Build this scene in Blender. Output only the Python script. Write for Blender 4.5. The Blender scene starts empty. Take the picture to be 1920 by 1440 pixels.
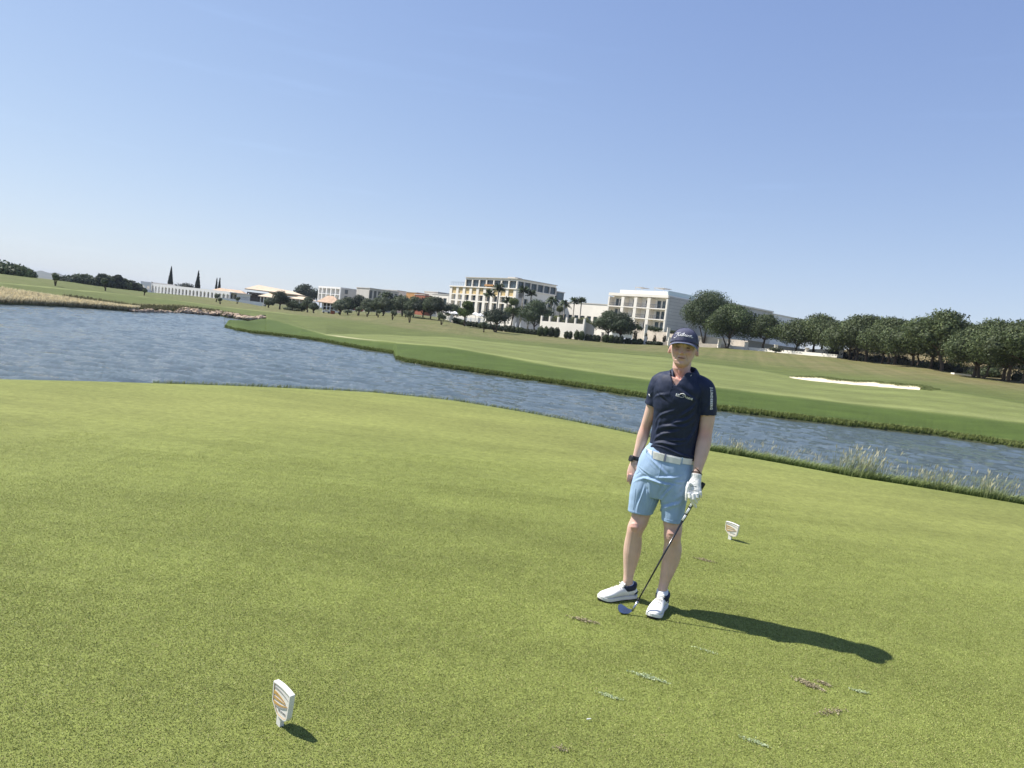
import bpy, bmesh, math, random
import numpy as np
from mathutils import Vector, Matrix, noise as mnoise
R = math.radians
rng = np.random.default_rng(7)
random.seed(7)
sc = bpy.context.scene

# ------------------------------------------------------------------ camera
F_PX = 1331.0            # focal length in photograph pixels (1920 wide)
ROLL = R(6.6)
PITCH = math.atan(98.3 / F_PX)
EYE = 1.65
c_f = np.array([0, math.cos(PITCH), -math.sin(PITCH)])
_u = np.array([0, math.sin(PITCH), math.cos(PITCH)]); _r = np.array([1.0, 0, 0])
c_r = _r * math.cos(ROLL) + _u * math.sin(ROLL)
c_u = -_r * math.sin(ROLL) + _u * math.cos(ROLL)
camd = bpy.data.cameras.new('camera'); cam = bpy.data.objects.new('camera', camd)
sc.collection.objects.link(cam); sc.camera = cam
camd.sensor_width = 36.0; camd.lens = 36.0 * F_PX / 1920.0
camd.clip_start = 0.05; camd.clip_end = 20000
M = Matrix((tuple(c_r), tuple(c_u), tuple(-c_f))).transposed().to_4x4()
M.translation = Vector((0, 0, EYE)); cam.matrix_world = M

# ------------------------------------------------------------------ world, sun, exposure
SUN_EL, SUN_AZ = R(52.3), R(-74)       # azimuth from +Y towards +X
w = bpy.data.worlds.new("World"); sc.world = w; w.use_nodes = True
nt = w.node_tree; nt.nodes.clear()
wo = nt.nodes.new('ShaderNodeOutputWorld'); bg = nt.nodes.new('ShaderNodeBackground')
sky = nt.nodes.new('ShaderNodeTexSky'); sky.sky_type = 'NISHITA'; sky.sun_disc = False
sky.sun_elevation = SUN_EL; sky.sun_rotation = SUN_AZ
sky.altitude = 0; sky.air_density = 1.0; sky.dust_density = 0.2; sky.ozone_density = 2.0
bg.inputs['Strength'].default_value = 0.084
def vmath(op, a, b=None, s=None):
    n = nt.nodes.new('ShaderNodeVectorMath'); n.operation = op
    nt.links.new(a, n.inputs[0])
    if b is not None:
        if isinstance(b, tuple): n.inputs[1].default_value = b
        else: nt.links.new(b, n.inputs[1])
    if s is not None: n.inputs['Scale'].default_value = s
    return n.outputs[0]
# soft shoulder on the sky's brightness so the horizon does not burn out
_s = vmath('SCALE', sky.outputs[0], s=0.1466)
_num = vmath('MULTIPLY', _s, (1.66, 1.60, 2.42)); _den = vmath('ADD', vmath('MULTIPLY', _s, (1.36, 1.12, 1.72)), (1, 1, 1))
_y = vmath('SCALE', vmath('DIVIDE', _num, _den), s=1 / 0.1466)
# a few very faint high cirrus streaks towards the left
_tc0 = nt.nodes.new('ShaderNodeTexCoord'); _mp0 = nt.nodes.new('ShaderNodeMapping'); _mp0.inputs['Rotation'].default_value = (0, R(-12), 0); _mp0.inputs['Scale'].default_value = (1.2, 1.2, 16)
_nz0 = nt.nodes.new('ShaderNodeTexNoise'); _nz0.inputs['Scale'].default_value = 2.4; _nz0.inputs['Detail'].default_value = 6; _nz0.inputs['Roughness'].default_value = 0.55
nt.links.new(_tc0.outputs['Generated'], _mp0.inputs['Vector']); nt.links.new(_mp0.outputs[0], _nz0.inputs['Vector'])
_r0 = nt.nodes.new('ShaderNodeMapRange'); _r0.inputs[1].default_value = 0.58; _r0.inputs[2].default_value = 0.78; _r0.inputs[3].default_value = 1.0; _r0.inputs[4].default_value = 1.055
nt.links.new(_nz0.outputs['Fac'], _r0.inputs[0])
_ym = nt.nodes.new('ShaderNodeVectorMath'); _ym.operation = 'SCALE'; nt.links.new(_y, _ym.inputs[0]); nt.links.new(_r0.outputs[0], _ym.inputs['Scale']); _y = _ym.outputs[0]
nt.links.new(_y, bg.inputs[0]); nt.links.new(bg.outputs[0], wo.inputs[0])
sd = bpy.data.lights.new('sun', 'SUN'); sd.energy = 4.2; sd.angle = R(0.5); sd.color = (1.0, 0.955, 0.88)
so = bpy.data.objects.new('sun', sd); sc.collection.objects.link(so)
sv = Vector((math.sin(SUN_AZ) * math.cos(SUN_EL), math.cos(SUN_AZ) * math.cos(SUN_EL), math.sin(SUN_EL)))
so.rotation_euler = sv.to_track_quat('Z', 'Y').to_euler(); so.location = (0, 0, 50)
sc.view_settings.view_transform = 'Standard'; sc.view_settings.look = 'None'
sc.view_settings.gamma = 1.0; sc.view_settings.exposure = 0.80
sc.cycles.max_bounces = 6; sc.cycles.transparent_max_bounces = 8

# ------------------------------------------------------------------ camera geometry helpers (real distances are always given)
def ray(px, py):
    return c_f + (px - 960) / F_PX * c_r + (720 - py) / F_PX * c_u
def onz(px, py, z=0.0):
    d = ray(px, py); return np.array([0, 0, EYE]) + d * ((z - EYE) / d[2])
def atd(px, py, dist):
    d = ray(px, py); return np.array([0, 0, EYE]) + d * (dist / math.hypot(d[0], d[1]))
def atY(px, py, Y):
    d = ray(px, py); return np.array([0, 0, EYE]) + d * (Y / d[1])
def hor(px):
    return 720 - 98.3 / math.cos(ROLL) + (px - 960) * math.tan(ROLL)
def azof(px, py=None):
    d = ray(px, hor(px) if py is None else py); return math.atan2(d[0], d[1])

# ------------------------------------------------------------------ object helpers
def link(o, parent=None):
    sc.collection.objects.link(o)
    if parent is not None: o.parent = parent
    return o
def tag(o, label=None, cat=None, group=None, kind=None):
    if label: o['label'] = label
    if cat: o['category'] = cat
    if group: o['group'] = group
    if kind: o['kind'] = kind
    return o
def thing(name, label, cat, loc=(0, 0, 0), rz=0.0, group=None):
    o = bpy.data.objects.new(name, None); link(o)
    o.empty_display_size = 0.2; o.location = tuple(loc); o.rotation_euler = (0, 0, rz)
    return tag(o, label, cat, group)
def mesh_np(name, V, Fc, mat=None, parent=None, smooth=False, attrs=None):
    """V (n,3) array, Fc list/array of faces"""
    me = bpy.data.meshes.new(name)
    V = np.asarray(V, dtype=np.float32)
    if isinstance(Fc, np.ndarray):
        k = Fc.shape[1]; n = len(Fc)
        me.vertices.add(len(V)); me.vertices.foreach_set('co', V.ravel())
        me.loops.add(n * k); me.loops.foreach_set('vertex_index', Fc.astype(np.int32).ravel())
        me.polygons.add(n); me.polygons.foreach_set('loop_start', np.arange(n, dtype=np.int32) * k)
        me.update(calc_edges=True); me.validate()
    else:
        me.from_pydata([tuple(map(float, v)) for v in V], [], [tuple(int(i) for i in f) for f in Fc]); me.update()
    if smooth: me.polygons.foreach_set('use_smooth', [True] * len(me.polygons))
    if attrs:
        for an, (dom, typ, arr) in attrs.items():
            a = me.attributes.new(an, typ, dom)
            if typ == 'FLOAT_COLOR': a.data.foreach_set('color', np.asarray(arr, dtype=np.float32).ravel())
            else: a.data.foreach_set('value', np.asarray(arr, dtype=np.float32).ravel())
    if mat: me.materials.append(mat)
    o = bpy.data.objects.new(name, me); link(o, parent)
    return o
class MB:
    """collects plain shapes and links them as ONE mesh"""
    def __init__(s): s.V = []; s.F = []
    def add(s, V, Fc):
        b = len(s.V); s.V += [tuple(v) for v in V]; s.F += [tuple(i + b for i in f) for f in Fc]; return s
    def box(s, x0, x1, y0, y1, z0, z1, fr=None):
        V = [(x, y, z) for z in (z0, z1) for y in (y0, y1) for x in (x0, x1)]
        if fr is not None: V = [fr(*v) for v in V]
        return s.add(V, [(0, 2, 3, 1), (4, 5, 7, 6), (0, 1, 5, 4), (2, 6, 7, 3), (0, 4, 6, 2), (1, 3, 7, 5)])
    def tube(s, pts, rad, n=8, cap=True):
        pts = [np.array(p, float) for p in pts]
        if not hasattr(rad, '__len__'): rad = [rad] * len(pts)
        rings = []; prev = None
        for i, p in enumerate(pts):
            t = pts[min(i + 1, len(pts) - 1)] - pts[max(i - 1, 0)]; t = t / (np.linalg.norm(t) + 1e-9)
            if prev is None:
                a = np.array([0, 0, 1.]) if abs(t[2]) < 0.9 else np.array([1., 0, 0])
            else: a = prev
            u = a - t * (a @ t); u /= np.linalg.norm(u) + 1e-9; v = np.cross(t, u); prev = u
            rings.append([p + rad[i] * (math.cos(k * 2 * math.pi / n) * u + math.sin(k * 2 * math.pi / n) * v) for k in range(n)])
        b = len(s.V); s.V += [tuple(q) for r_ in rings for q in r_]
        for i in range(len(pts) - 1):
            for k in range(n):
                k2 = (k + 1) % n; s.F.append((b + i * n + k, b + i * n + k2, b + (i + 1) * n + k2, b + (i + 1) * n + k))
        if cap:
            s.F.append(tuple(b + k for k in range(n))[::-1]); s.F.append(tuple(b + (len(pts) - 1) * n + k for k in range(n)))
        return s
    def build(s, name, mat, parent=None, smooth=False):
        return mesh_np(name, np.array(s.V), s.F, mat, parent, smooth)
def copy_tree(o, parent=None):
    c = o.copy(); link(c)
    if parent is not None: c.parent = parent
    for ch in list(o.children): copy_tree(ch, c)
    return c

# ------------------------------------------------------------------ materials
def mat(name, col, rough=0.7, spec=0.3, var=0.0, vscale=5.0, bump=0.0, bscale=20.0, metal=0.0, sss=0.0, coord='Object', detail=4, col2=None, trans=0.0):
    m = bpy.data.materials.new(name); m.use_nodes = True
    t = m.node_tree; b = t.nodes['Principled BSDF']
    b.inputs['Base Color'].default_value = (*col, 1); b.inputs['Roughness'].default_value = rough
    b.inputs['Specular IOR Level'].default_value = spec; b.inputs['Metallic'].default_value = metal
    if sss: b.inputs['Subsurface Weight'].default_value = sss; b.inputs['Subsurface Radius'].default_value = (0.012, 0.005, 0.003); b.inputs['Subsurface Scale'].default_value = 1.0
    tc = t.nodes.new('ShaderNodeTexCoord')
    if var or col2:
        n = t.nodes.new('ShaderNodeTexNoise'); n.inputs['Scale'].default_value = vscale; n.inputs['Detail'].default_value = detail
        t.links.new(tc.outputs[coord], n.inputs['Vector'])
        r = t.nodes.new('ShaderNodeValToRGB'); r.color_ramp.elements[0].position = 0.3; r.color_ramp.elements[1].position = 0.7
        a = col2 if col2 else tuple(c * (1 - var) for c in col)
        bb = col if col2 else tuple(min(1, c * (1 + var)) for c in col)
        r.color_ramp.elements[0].color = (*a, 1); r.color_ramp.elements[1].color = (*bb, 1)
        t.links.new(n.outputs['Fac'], r.inputs[0]); t.links.new(r.outputs[0], b.inputs['Base Color'])
    if bump:
        n2 = t.nodes.new('ShaderNodeTexNoise'); n2.inputs['Scale'].default_value = bscale; n2.inputs['Detail'].default_value = 6
        t.links.new(tc.outputs[coord], n2.inputs['Vector'])
        bp = t.nodes.new('ShaderNodeBump'); bp.inputs['Strength'].default_value = 1.0; bp.inputs['Distance'].default_value = bump
        t.links.new(n2.outputs['Fac'], bp.inputs['Height']); t.links.new(bp.outputs[0], b.inputs['Normal'])
    return m
def attr_mat(name, rough=0.8, spec=0.2, trans=0.0, attr='Col', bump=0.0, bscale=3.0, nvar=0.0, nscale=1.0, fine=0.0, fscale=100.0):
    """colour from a mesh attribute (kind of plant / mown zone), times noise"""
    m = bpy.data.materials.new(name); m.use_nodes = True
    t = m.node_tree; b = t.nodes['Principled BSDF']; out = t.nodes['Material Output']
    b.inputs['Roughness'].default_value = rough; b.inputs['Specular IOR Level'].default_value = spec
    a = t.nodes.new('ShaderNodeAttribute'); a.attribute_name = attr
    cur = a.outputs['Color']
    tc = t.nodes.new('ShaderNodeTexCoord')
    for (v, s, d) in ((nvar, nscale, 5), (fine, fscale, 3)):
        if not v: continue
        n = t.nodes.new('ShaderNodeTexNoise'); n.inputs['Scale'].default_value = s; n.inputs['Detail'].default_value = d
        n.inputs['Roughness'].default_value = 0.7
        t.links.new(tc.outputs['Object'], n.inputs['Vector'])
        mr = t.nodes.new('ShaderNodeMapRange'); mr.inputs[1].default_value = 0.25; mr.inputs[2].default_value = 0.75
        mr.inputs[3].default_value = 1 - v; mr.inputs[4].default_value = 1 + v
        t.links.new(n.outputs['Fac'], mr.inputs[0])
        mx = t.nodes.new('ShaderNodeVectorMath'); mx.operation = 'SCALE'
        t.links.new(cur, mx.inputs[0]); t.links.new(mr.outputs[0], mx.inputs['Scale']); cur = mx.outputs[0]
    t.links.new(cur, b.inputs['Base Color'])
    if bump:
        n2 = t.nodes.new('ShaderNodeTexNoise'); n2.inputs['Scale'].default_value = bscale; n2.inputs['Detail'].default_value = 8; n2.inputs['Roughness'].default_value = 0.65
        t.links.new(tc.outputs['Object'], n2.inputs['Vector'])
        bp = t.nodes.new('ShaderNodeBump'); bp.inputs['Distance'].default_value = bump; bp.inputs['Strength'].default_value = 1
        t.links.new(n2.outputs['Fac'], bp.inputs['Height']); t.links.new(bp.outputs[0], b.inputs['Normal'])
    if trans:
        tr = t.nodes.new('ShaderNodeBsdfTranslucent'); t.links.new(cur, tr.inputs['Color'])
        ms = t.nodes.new('ShaderNodeMixShader'); ms.inputs[0].default_value = trans
        t.links.new(b.outputs[0], ms.inputs[1]); t.links.new(tr.outputs[0], ms.inputs[2]); t.links.new(ms.outputs[0], out.inputs['Surface'])
    return m
def world_streaks(m, var=0.13):
    """faint mown streaks and tone patches shared by the turf and the ground below it"""
    t = m.node_tree; g = t.nodes.new('ShaderNodeNewGeometry'); mp = t.nodes.new('ShaderNodeMapping'); mp.inputs['Rotation'].default_value = (0, 0, R(-12)); mp.inputs['Scale'].default_value = (0.28, 1.5, 1)
    n = t.nodes.new('ShaderNodeTexNoise'); n.inputs['Scale'].default_value = 0.9; n.inputs['Detail'].default_value = 4; n.inputs['Roughness'].default_value = 0.55
    t.links.new(g.outputs['Position'], mp.inputs['Vector']); t.links.new(mp.outputs[0], n.inputs['Vector'])
    mr = t.nodes.new('ShaderNodeMapRange'); mr.inputs[1].default_value = 0.3; mr.inputs[2].default_value = 0.7; mr.inputs[3].default_value = 1 - var; mr.inputs[4].default_value = 1 + var
    t.links.new(n.outputs['Fac'], mr.inputs[0])
    b = t.nodes['Principled BSDF']; src = b.inputs['Base Color'].links[0].from_socket
    v = t.nodes.new('ShaderNodeVectorMath'); v.operation = 'SCALE'; t.links.new(src, v.inputs[0]); t.links.new(mr.outputs[0], v.inputs['Scale'])
    for nd in t.nodes:
        if nd.type == 'BSDF_TRANSLUCENT': t.links.new(v.outputs[0], nd.inputs['Color'])
    t.links.new(v.outputs[0], b.inputs['Base Color'])
MT = dict(
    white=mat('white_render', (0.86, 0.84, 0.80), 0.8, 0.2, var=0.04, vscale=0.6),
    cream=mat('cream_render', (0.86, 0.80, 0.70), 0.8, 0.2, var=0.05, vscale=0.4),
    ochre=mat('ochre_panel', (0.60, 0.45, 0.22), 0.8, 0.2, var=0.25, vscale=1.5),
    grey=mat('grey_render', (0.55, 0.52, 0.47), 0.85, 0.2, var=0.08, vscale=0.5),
    stone=mat('stone_wall', (0.62, 0.54, 0.45), 0.9, 0.2, var=0.12, vscale=0.8, bump=0.03, bscale=3),
    tile=mat('clay_tile', (0.58, 0.41, 0.28), 0.8, 0.2, var=0.18, vscale=1.2, bump=0.04, bscale=6),
    tile_pale=mat('pale_tile', (0.66, 0.53, 0.38), 0.8, 0.2, var=0.12, vscale=1.2, bump=0.04, bscale=6),
    orange=mat('orange_render', (0.50, 0.27, 0.11), 0.85, 0.2, var=0.1, vscale=0.6),
    redbrown=mat('red_render', (0.34, 0.12, 0.07), 0.85, 0.2, var=0.1, vscale=0.6),
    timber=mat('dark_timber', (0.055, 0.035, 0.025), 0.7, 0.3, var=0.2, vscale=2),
    glass=mat('window_glass', (0.05, 0.08, 0.10), 0.08, 0.6, var=0.3, vscale=0.5),
    frame=mat('window_frame', (0.10, 0.11, 0.12), 0.5, 0.4, var=0.1),
    dark=mat('dark_metal', (0.03, 0.03, 0.035), 0.5, 0.4, var=0.1),
    canvas=mat('canvas', (0.82, 0.81, 0.78), 0.8, 0.2, var=0.03),
    bark=mat('bark', (0.10, 0.075, 0.055), 0.9, 0.1, var=0.4, vscale=1.5, bump=0.03, bscale=5),
    bark_pale=mat('pale_bark', (0.38, 0.33, 0.26), 0.9, 0.1, var=0.3, vscale=1.5, bump=0.03, bscale=5),
    leaf=attr_mat('foliage', 0.6, 0.25, trans=0.25),
    rock=mat('rock', (0.30, 0.20, 0.14), 0.9, 0.2, col2=(0.50, 0.41, 0.30), vscale=1.3, bump=0.05, bscale=4),
)
# ------------------------------------------------------------------ terrain: one ground sheet on a polar grid
WZ = -1.4
def line_z(pts):      # waterline points: intersect with the water plane
    out = []
    for px, py in pts:
        p = onz(px, py, WZ); out.append((math.atan2(p[0], p[1]), math.hypot(p[0], p[1]), WZ))
    return out
def line_d(pts):
    out = []
    for px, py, d in pts:
        p = atd(px, py, d); out.append((math.atan2(p[0], p[1]), d, p[2]))
    return out
def fill(line, az):
    line = sorted(line); a = [q[0] for q in line]
    return np.interp(az, a, [q[1] for q in line]), np.interp(az, a, [q[2] for q in line])
shore_left = [(0, 570), (142, 576), (250, 584), (296, 585), (339, 586), (409, 592), (440, 597), (470, 602), (502, 601.5)]
shore_near = [(421, 613), (442, 619), (470, 624), (596, 639), (680, 655), (738, 664), (742, 673), (765, 680), (850, 693), (1000, 714), (1100, 729), (1210, 747), (1340, 769), (1429, 780), (1590, 799), (1745, 815), (1920, 841)]
inlet_near = [(421, 612.9), (430, 607.5), (442, 606), (460, 604), (472, 602.4), (505, 601.6)]
L_left = line_z(shore_left); L_near = line_z(shore_near); L_inl = line_z(inlet_near)
AZ0 = L_near[0][0]; AZ1 = azof(502)
L_B = line_d([(-400, 545, 92), (0, 545, 92), (250, 571, 110), (339, 576, 128), (409, 583, 134), (470, 594, 128), (520, 602, 112), (565, 616, 84), (611, 628, 75), (706, 638, 67), (837, 651, 62), (873, 657, 60), (1000, 679, 56), (1160, 704, 52), (1342, 726, 50), (1600, 755, 51), (1920, 792, 54), (2400, 850, 56)])
L_C = line_d([(-400, 538, 97), (0, 538, 97), (250, 565, 120), (409, 578, 140), (470, 586, 134), (540, 600, 118), (575, 616, 92), (611, 626, 80), (653, 626, 90), (720, 627, 97), (837, 632, 100), (902, 638, 97), (1019, 649, 93), (1077, 657, 90), (1252, 670, 86), (1300, 677, 84), (1424, 693, 80), (1486, 706, 74), (1600, 721, 70), (1732, 728, 68), (1800, 738, 66), (1920, 756, 65), (2400, 810, 66)])
L_G = line_d([(-400, 531, 105), (0, 531, 105), (22, 533, 105), (320, 562, 155), (416, 576, 155), (600, 594, 130), (712, 608, 118), (758, 617, 112), (800, 622, 112), (900, 632, 108), (1019, 643, 104), (1157, 656, 102), (1300, 669, 98), (1424, 684, 94), (1600, 702, 85), (1800, 723, 76), (1920, 738, 74), (2400, 800, 74)])
L_D = line_d([(-400, 505, 160), (0, 514, 160), (117, 527, 170), (183, 537, 180), (262, 546, 230), (412, 560, 250), (484, 573, 230), (600, 588, 200), (757, 592.5, 190), (837, 601, 182), (873, 612, 172), (946, 622, 165), (1048, 631, 160), (1157, 644, 152), (1252, 648, 150), (1357, 652, 145), (1566, 671, 128), (1600, 677, 124), (1717, 688, 112), (1817, 707, 98), (1920, 718, 92), (2400, 770, 90)])
L_crest = [(-500, 735), (-200, 716), (0, 710), (300, 718), (500, 725), (700, 735), (850, 750), (1000, 775), (1200, 815), (1335, 845), (1600, 893), (1920, 945), (2300, 1010)]
L_E = []
for px, py in L_crest:
    p = onz(px, py, -0.02); L_E.append((math.atan2(p[0], p[1]), math.hypot(p[0], p[1]), -0.02))
def nz(x, y, s, seed=0.0):
    """cheap smooth numpy noise, about -1..1"""
    x = np.asarray(x) / s; y = np.asarray(y) / s
    return (np.sin(1.7 * x + 1.3 * y + seed) * np.cos(2.1 * y - 0.9 * x + 2 * seed) + 0.6 * np.sin(3.9 * x - 2.7 * y + 3 * seed) * np.cos(3.1 * y + 2.2 * x + seed) + 0.4 * np.sin(8.3 * x + 7.1 * y + seed) * np.cos(6.7 * x - 9.2 * y)) / 1.6

az_in = np.linspace(R(-46), R(46), 1180)
az_all = np.concatenate([np.linspace(-math.pi, R(-46), 90)[:-1], az_in, np.linspace(R(46), math.pi, 90)[1:]])
NA = len(az_all)
azc = np.clip(az_all, R(-43), R(43))
eE, zE = fill(L_E, azc)
isL = azc < AZ0
rl, _ = fill(L_left, azc); rn, _ = fill(L_near, azc); ri, _ = fill(L_inl, azc)
wob = nz(azc * 60, azc * 0, 1.0, 1.3) * 0.18 + nz(azc * 300, azc * 0, 1.0, 4.3) * 0.08
A1 = np.where(isL, rl, rn) + wob
mid = (~isL) & (azc < AZ1)
A2 = np.where(mid, np.maximum(ri, A1 + 0.3), A1 + 0.3)     # near side of the inlet
A3 = np.where(mid, np.maximum(rl, A2 + 0.3), A2 + 0.3)     # rocky far side of the inlet
gap = A3 - A2
rB, zB = fill(L_B, azc); rC, zC = fill(L_C, azc); rG, zG = fill(L_G, azc); rD, zD = fill(L_D, azc)
rB = np.maximum(rB, A3 + 2.0); rC = np.maximum(rC, rB + 1.0); rG = np.maximum(rG, rC + 1.0); rD = np.maximum(rD, rG + 4)
SEG = [100, 24, 8, 6, 3, 12, 4, 8, 4, 40, 70, 60, 60, 24, 20, 12]
NR = sum(SEG) + 1
def radii(i):
    e = eE[i]
    K = [0.02, e, e + 6, A1[i] - 2.5, A1[i], A1[i] + 0.28, A2[i] - 0.01, A2[i] + 0.14, A3[i] - 0.1, A3[i] + 0.3, rB[i], rC[i], rG[i], rD[i], rD[i] + 60, 900, 9000]
    for q in range(1, len(K)): K[q] = max(K[q], K[q - 1] + 0.01)
    out = [np.array([K[0]])]
    for q, n in enumerate(SEG):
        a, b = K[q], K[q + 1]
        out.append(np.linspace(a, b, n + 1)[1:] if q not in (0, 14, 15) else np.geomspace(max(a, 0.02), b, n + 1)[1:])
    return np.concatenate(out)
RR = np.array([radii(i) for i in range(NA)])
Z = np.zeros((NA, NR)); COL = np.zeros((NA, NR, 3))
c_tee = np.array([0.210, 0.242, 0.062]); c_bank = np.array([0.082, 0.122, 0.024]); c_fair = np.array([0.178, 0.205, 0.066])
c_mid = np.array([0.118, 0.142, 0.040]); c_dry = np.array([0.19, 0.168, 0.075]); c_soil = np.array([0.10, 0.08, 0.05]); c_straw = np.array([0.34, 0.27, 0.13])
c_far = np.array([0.14, 0.14, 0.07]); c_pale = np.array([0.30, 0.33, 0.12])
def band(r, lo, hi, s):
    return 1 / (1 + np.exp(-np.clip((r - lo) / s, -40, 40))) * (1 - 1 / (1 + np.exp(-np.clip((r - hi) / s, -40, 40))))
left_k = np.clip((azof(611) - azc) / R(4), 0, 1)           # 1 on the left part, where there is no fairway
dry_l = np.clip((azof(420) - azc) / R(5), 0, 1)
for i in range(NA):
    a = az_all[i]; e = eE[i]; rr = RR[i]
    farz = zD[i] + (1.2 if azc[i] > azof(500) else -0.8)
    xs = [0, e * 0.86, e * 0.93, e, e + 0.35, e + 0.8, e + 1.4, e + 3.6, e + 6, A1[i] - 2.5, A1[i], A1[i] + 0.35]
    zs = [0, 0.0, -0.008, -0.03, -0.08, -0.22, -0.5, -1.55, -2.2, -2.0, WZ, WZ + 0.12]
    if mid[i]:
        m_ = (A1[i] + A2[i]) / 2
        xs += [m_, A2[i] - 0.1, A2[i] + 0.15, A3[i] - 0.1, A3[i] + 0.2]; zs += [WZ + min(0.6, 0.06 * (A2[i] - A1[i])) + 0.1, WZ + 0.05, WZ - min(0.3, gap[i]), WZ - min(0.3, gap[i]), WZ + 0.25]
    rk = float(np.clip((azc[i] - azof(1560)) / R(1.5), 0, 1))
    xs += [rB[i], rC[i], rG[i], rD[i], rD[i] + 12, rD[i] + 32, rD[i] + 60, 900, 9000]; zs += [zB[i], zC[i], zG[i], zD[i], zD[i] + 0.2 * (farz - zD[i]) + rk * 0.2, zD[i] + 0.5 * (farz - zD[i]) + rk * 2.6, farz + rk * 2.2, farz - 1.0 if azc[i] < azof(500) else farz + 2, -4]
    z = np.interp(rr, xs, zs)
    if mid[i]:
        kb = np.clip((azc[i] - azof(455)) / (azof(500) - azof(455)), 0, 1); kb = kb * kb * (3 - 2 * kb)
        z2 = np.interp(rr, [xs[q] for q in range(len(xs)) if not (12 <= q <= 16)], [zs[q] for q in range(len(xs)) if not (12 <= q <= 16)])
        z = np.where(rr > A1[i] + 0.36, z * (1 - kb) + z2 * kb, z)
    x = rr * math.sin(a); y = rr * math.cos(a)
    k = np.clip((rr - A3[i] - 1) / 8, 0, 1) * np.clip((rD[i] - rr) / 20 + 1, 0, 1)
    z = z + k * (nz(x, y, 17, 2) * 0.10 + nz(x, y, 5.3, 5) * 0.03)
    Z[i] = z
    # --- mown zones and soils
    q = nz(x, y, 9, 1) * 0.5 + nz(x, y, 2.7, 3) * 0.5
    col = np.tile(c_tee, (NR, 1))
    def mixc(c, wgt):
        global col
        col = col * (1 - wgt[:, None]) + c * wgt[:, None]
    mixc(np.array([0.236, 0.246, 0.072]) * (1 + 0.08 * q[:, None]), band(rr, e * 0.62, e + 0.1, 1.1) * 0.75)
    mixc(c_bank * 0.9, band(rr, e + 0.15, 1e5, 0.05))
    mixc(np.array([0.05, 0.055, 0.03]), band(rr, e + 2.4, A1[i] + 0.12, 0.06))
    st = (rr - rB[i]) / max(rC[i] - rB[i], 1)
    stripe = 1 + 0.07 * np.sin(st * 2 * math.pi * 3.5 + 1) + 0.05 * q
    fw = band(rr, rB[i], rC[i], 0.25) * (1 - left_k[i])
    mixc(c_fair * stripe[:, None], fw)
    mixc(c_pale, band(rr, rB[i] - 0.1, rB[i] + 1.6, 0.35) * (1 - left_k[i]) * 0.5)
    mixc(np.array([0.62, 0.55, 0.36]), band(rr, rB[i] - 0.1, rB[i] + 1.0, 0.2) * float(np.clip((azc[i] - azof(612)) / R(1), 0, 1) * np.clip((azof(722) - azc[i]) / R(2), 0, 1)) * 0.8)
    # rough beyond the fairway, greener below and drier above
    mixc(c_mid * (1 + 0.12 * q[:, None]), band(rr, rC[i], rG[i] + 2, 0.5) * (1 - 0.2 * left_k[i]))
    mixc(c_mid * (1 + 0.10 * q[:, None]), band(rr, rB[i], rG[i], 1.0) * left_k[i])
    dr = band(rr, rG[i] + 2, rD[i] + 40, 3.0)
    dm = np.clip(0.55 + 0.5 * q + 0.25 * np.clip((azc[i] - azof(1500)) / R(6), 0, 1) - 0.45 * dry_l[i], 0, 1)
    q2 = nz(x, y, 1.3, 6) * 0.5 + nz(x, y, 0.6, 8) * 0.5
    dm = np.clip(dm + 0.45 * q2, 0, 1); mixc(c_mid * (1 + 0.15 * q2[:, None]), dr); mixc(c_dry * (1 + 0.18 * q2[:, None]), dr * dm)
    mixc(c_pale, band(rr, rG[i] - 0.2, rG[i] + 2.5, 0.6) * left_k[i] * 0.8)
    mixc(c_straw, band(rr, A3[i] + 1.0, rB[i] + 3, 1.0) * dry_l[i] * np.clip(0.65 + 0.5 * q, 0, 1))
    mixc(np.array([0.05, 0.055, 0.03]), band(rr, A3[i], A3[i] + 0.12, 0.04))
    mixc(c_straw * (1 + 0.15 * q[:, None]), band(rr, rD[i] + 6, rD[i] + 80, 3) * rk)
    mixc(c_far * (1 + 0.1 * q[:, None]), band(rr, rD[i] + 40, 1e6, 5))
    COL[i] = col
X = RR * np.sin(az_all)[:, None]; Y = RR * np.cos(az_all)[:, None]
# bunker: a sand hollow cut into the slope
bk0, bk1 = atd(1490, 707, 73), atd(1735, 728, 67)
bm = (bk0 + bk1) / 2; bu = (bk1 - bk0)[:2]; bl = np.linalg.norm(bu); bu /= bl; bv = np.array([-bu[1], bu[0]])
def bunker_uv(x, y):
    return ((x - bm[0]) * bu[0] + (y - bm[1]) * bu[1]) / (bl / 2), (x - bm[0]) * bv[0] + (y - bm[1]) * bv[1]
U, Vv = bunker_uv(X, Y)
near_e = -0.9 + 0.25 * np.sin(U * 3); far_e = 2.25 * np.sqrt(np.clip(1 - U ** 2, 0, 1)) * (1 + 0.2 * np.sin(U * 7 + 1) + 0.1 * np.sin(U * 17)) - 0.9
sand = (np.abs(U) < 1) & (Vv > near_e) & (Vv < far_e)
lip = (np.abs(U) < 1.15) & (Vv >= far_e) & (Vv < far_e + 2.2) & (U > -1.05)
Z = np.where(sand, Z - 0.05 + np.clip(Vv - near_e, 0, 3) * 0.05, Z)
Z = np.where(lip, Z + 0.22 * (1 - np.abs(Vv - far_e - 0.4) / 2.2) * np.clip(1.15 - np.abs(U), 0, .4) / .4, Z)
COL *= 0.86
COL[sand] = (0.74, 0.64, 0.47)
COL[lip & ~sand] = COL[lip & ~sand] * 0.0 + c_mid * 0.85
V = np.stack([X, Y, Z], -1).reshape(-1, 3)
ii, jj = np.meshgrid(np.arange(NA - 1), np.arange(NR - 1), indexing='ij')
q0 = (ii * NR + jj).ravel(); Fq = np.stack([q0, q0 + 1, q0 + 1 + NR, q0 + NR], -1)
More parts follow.
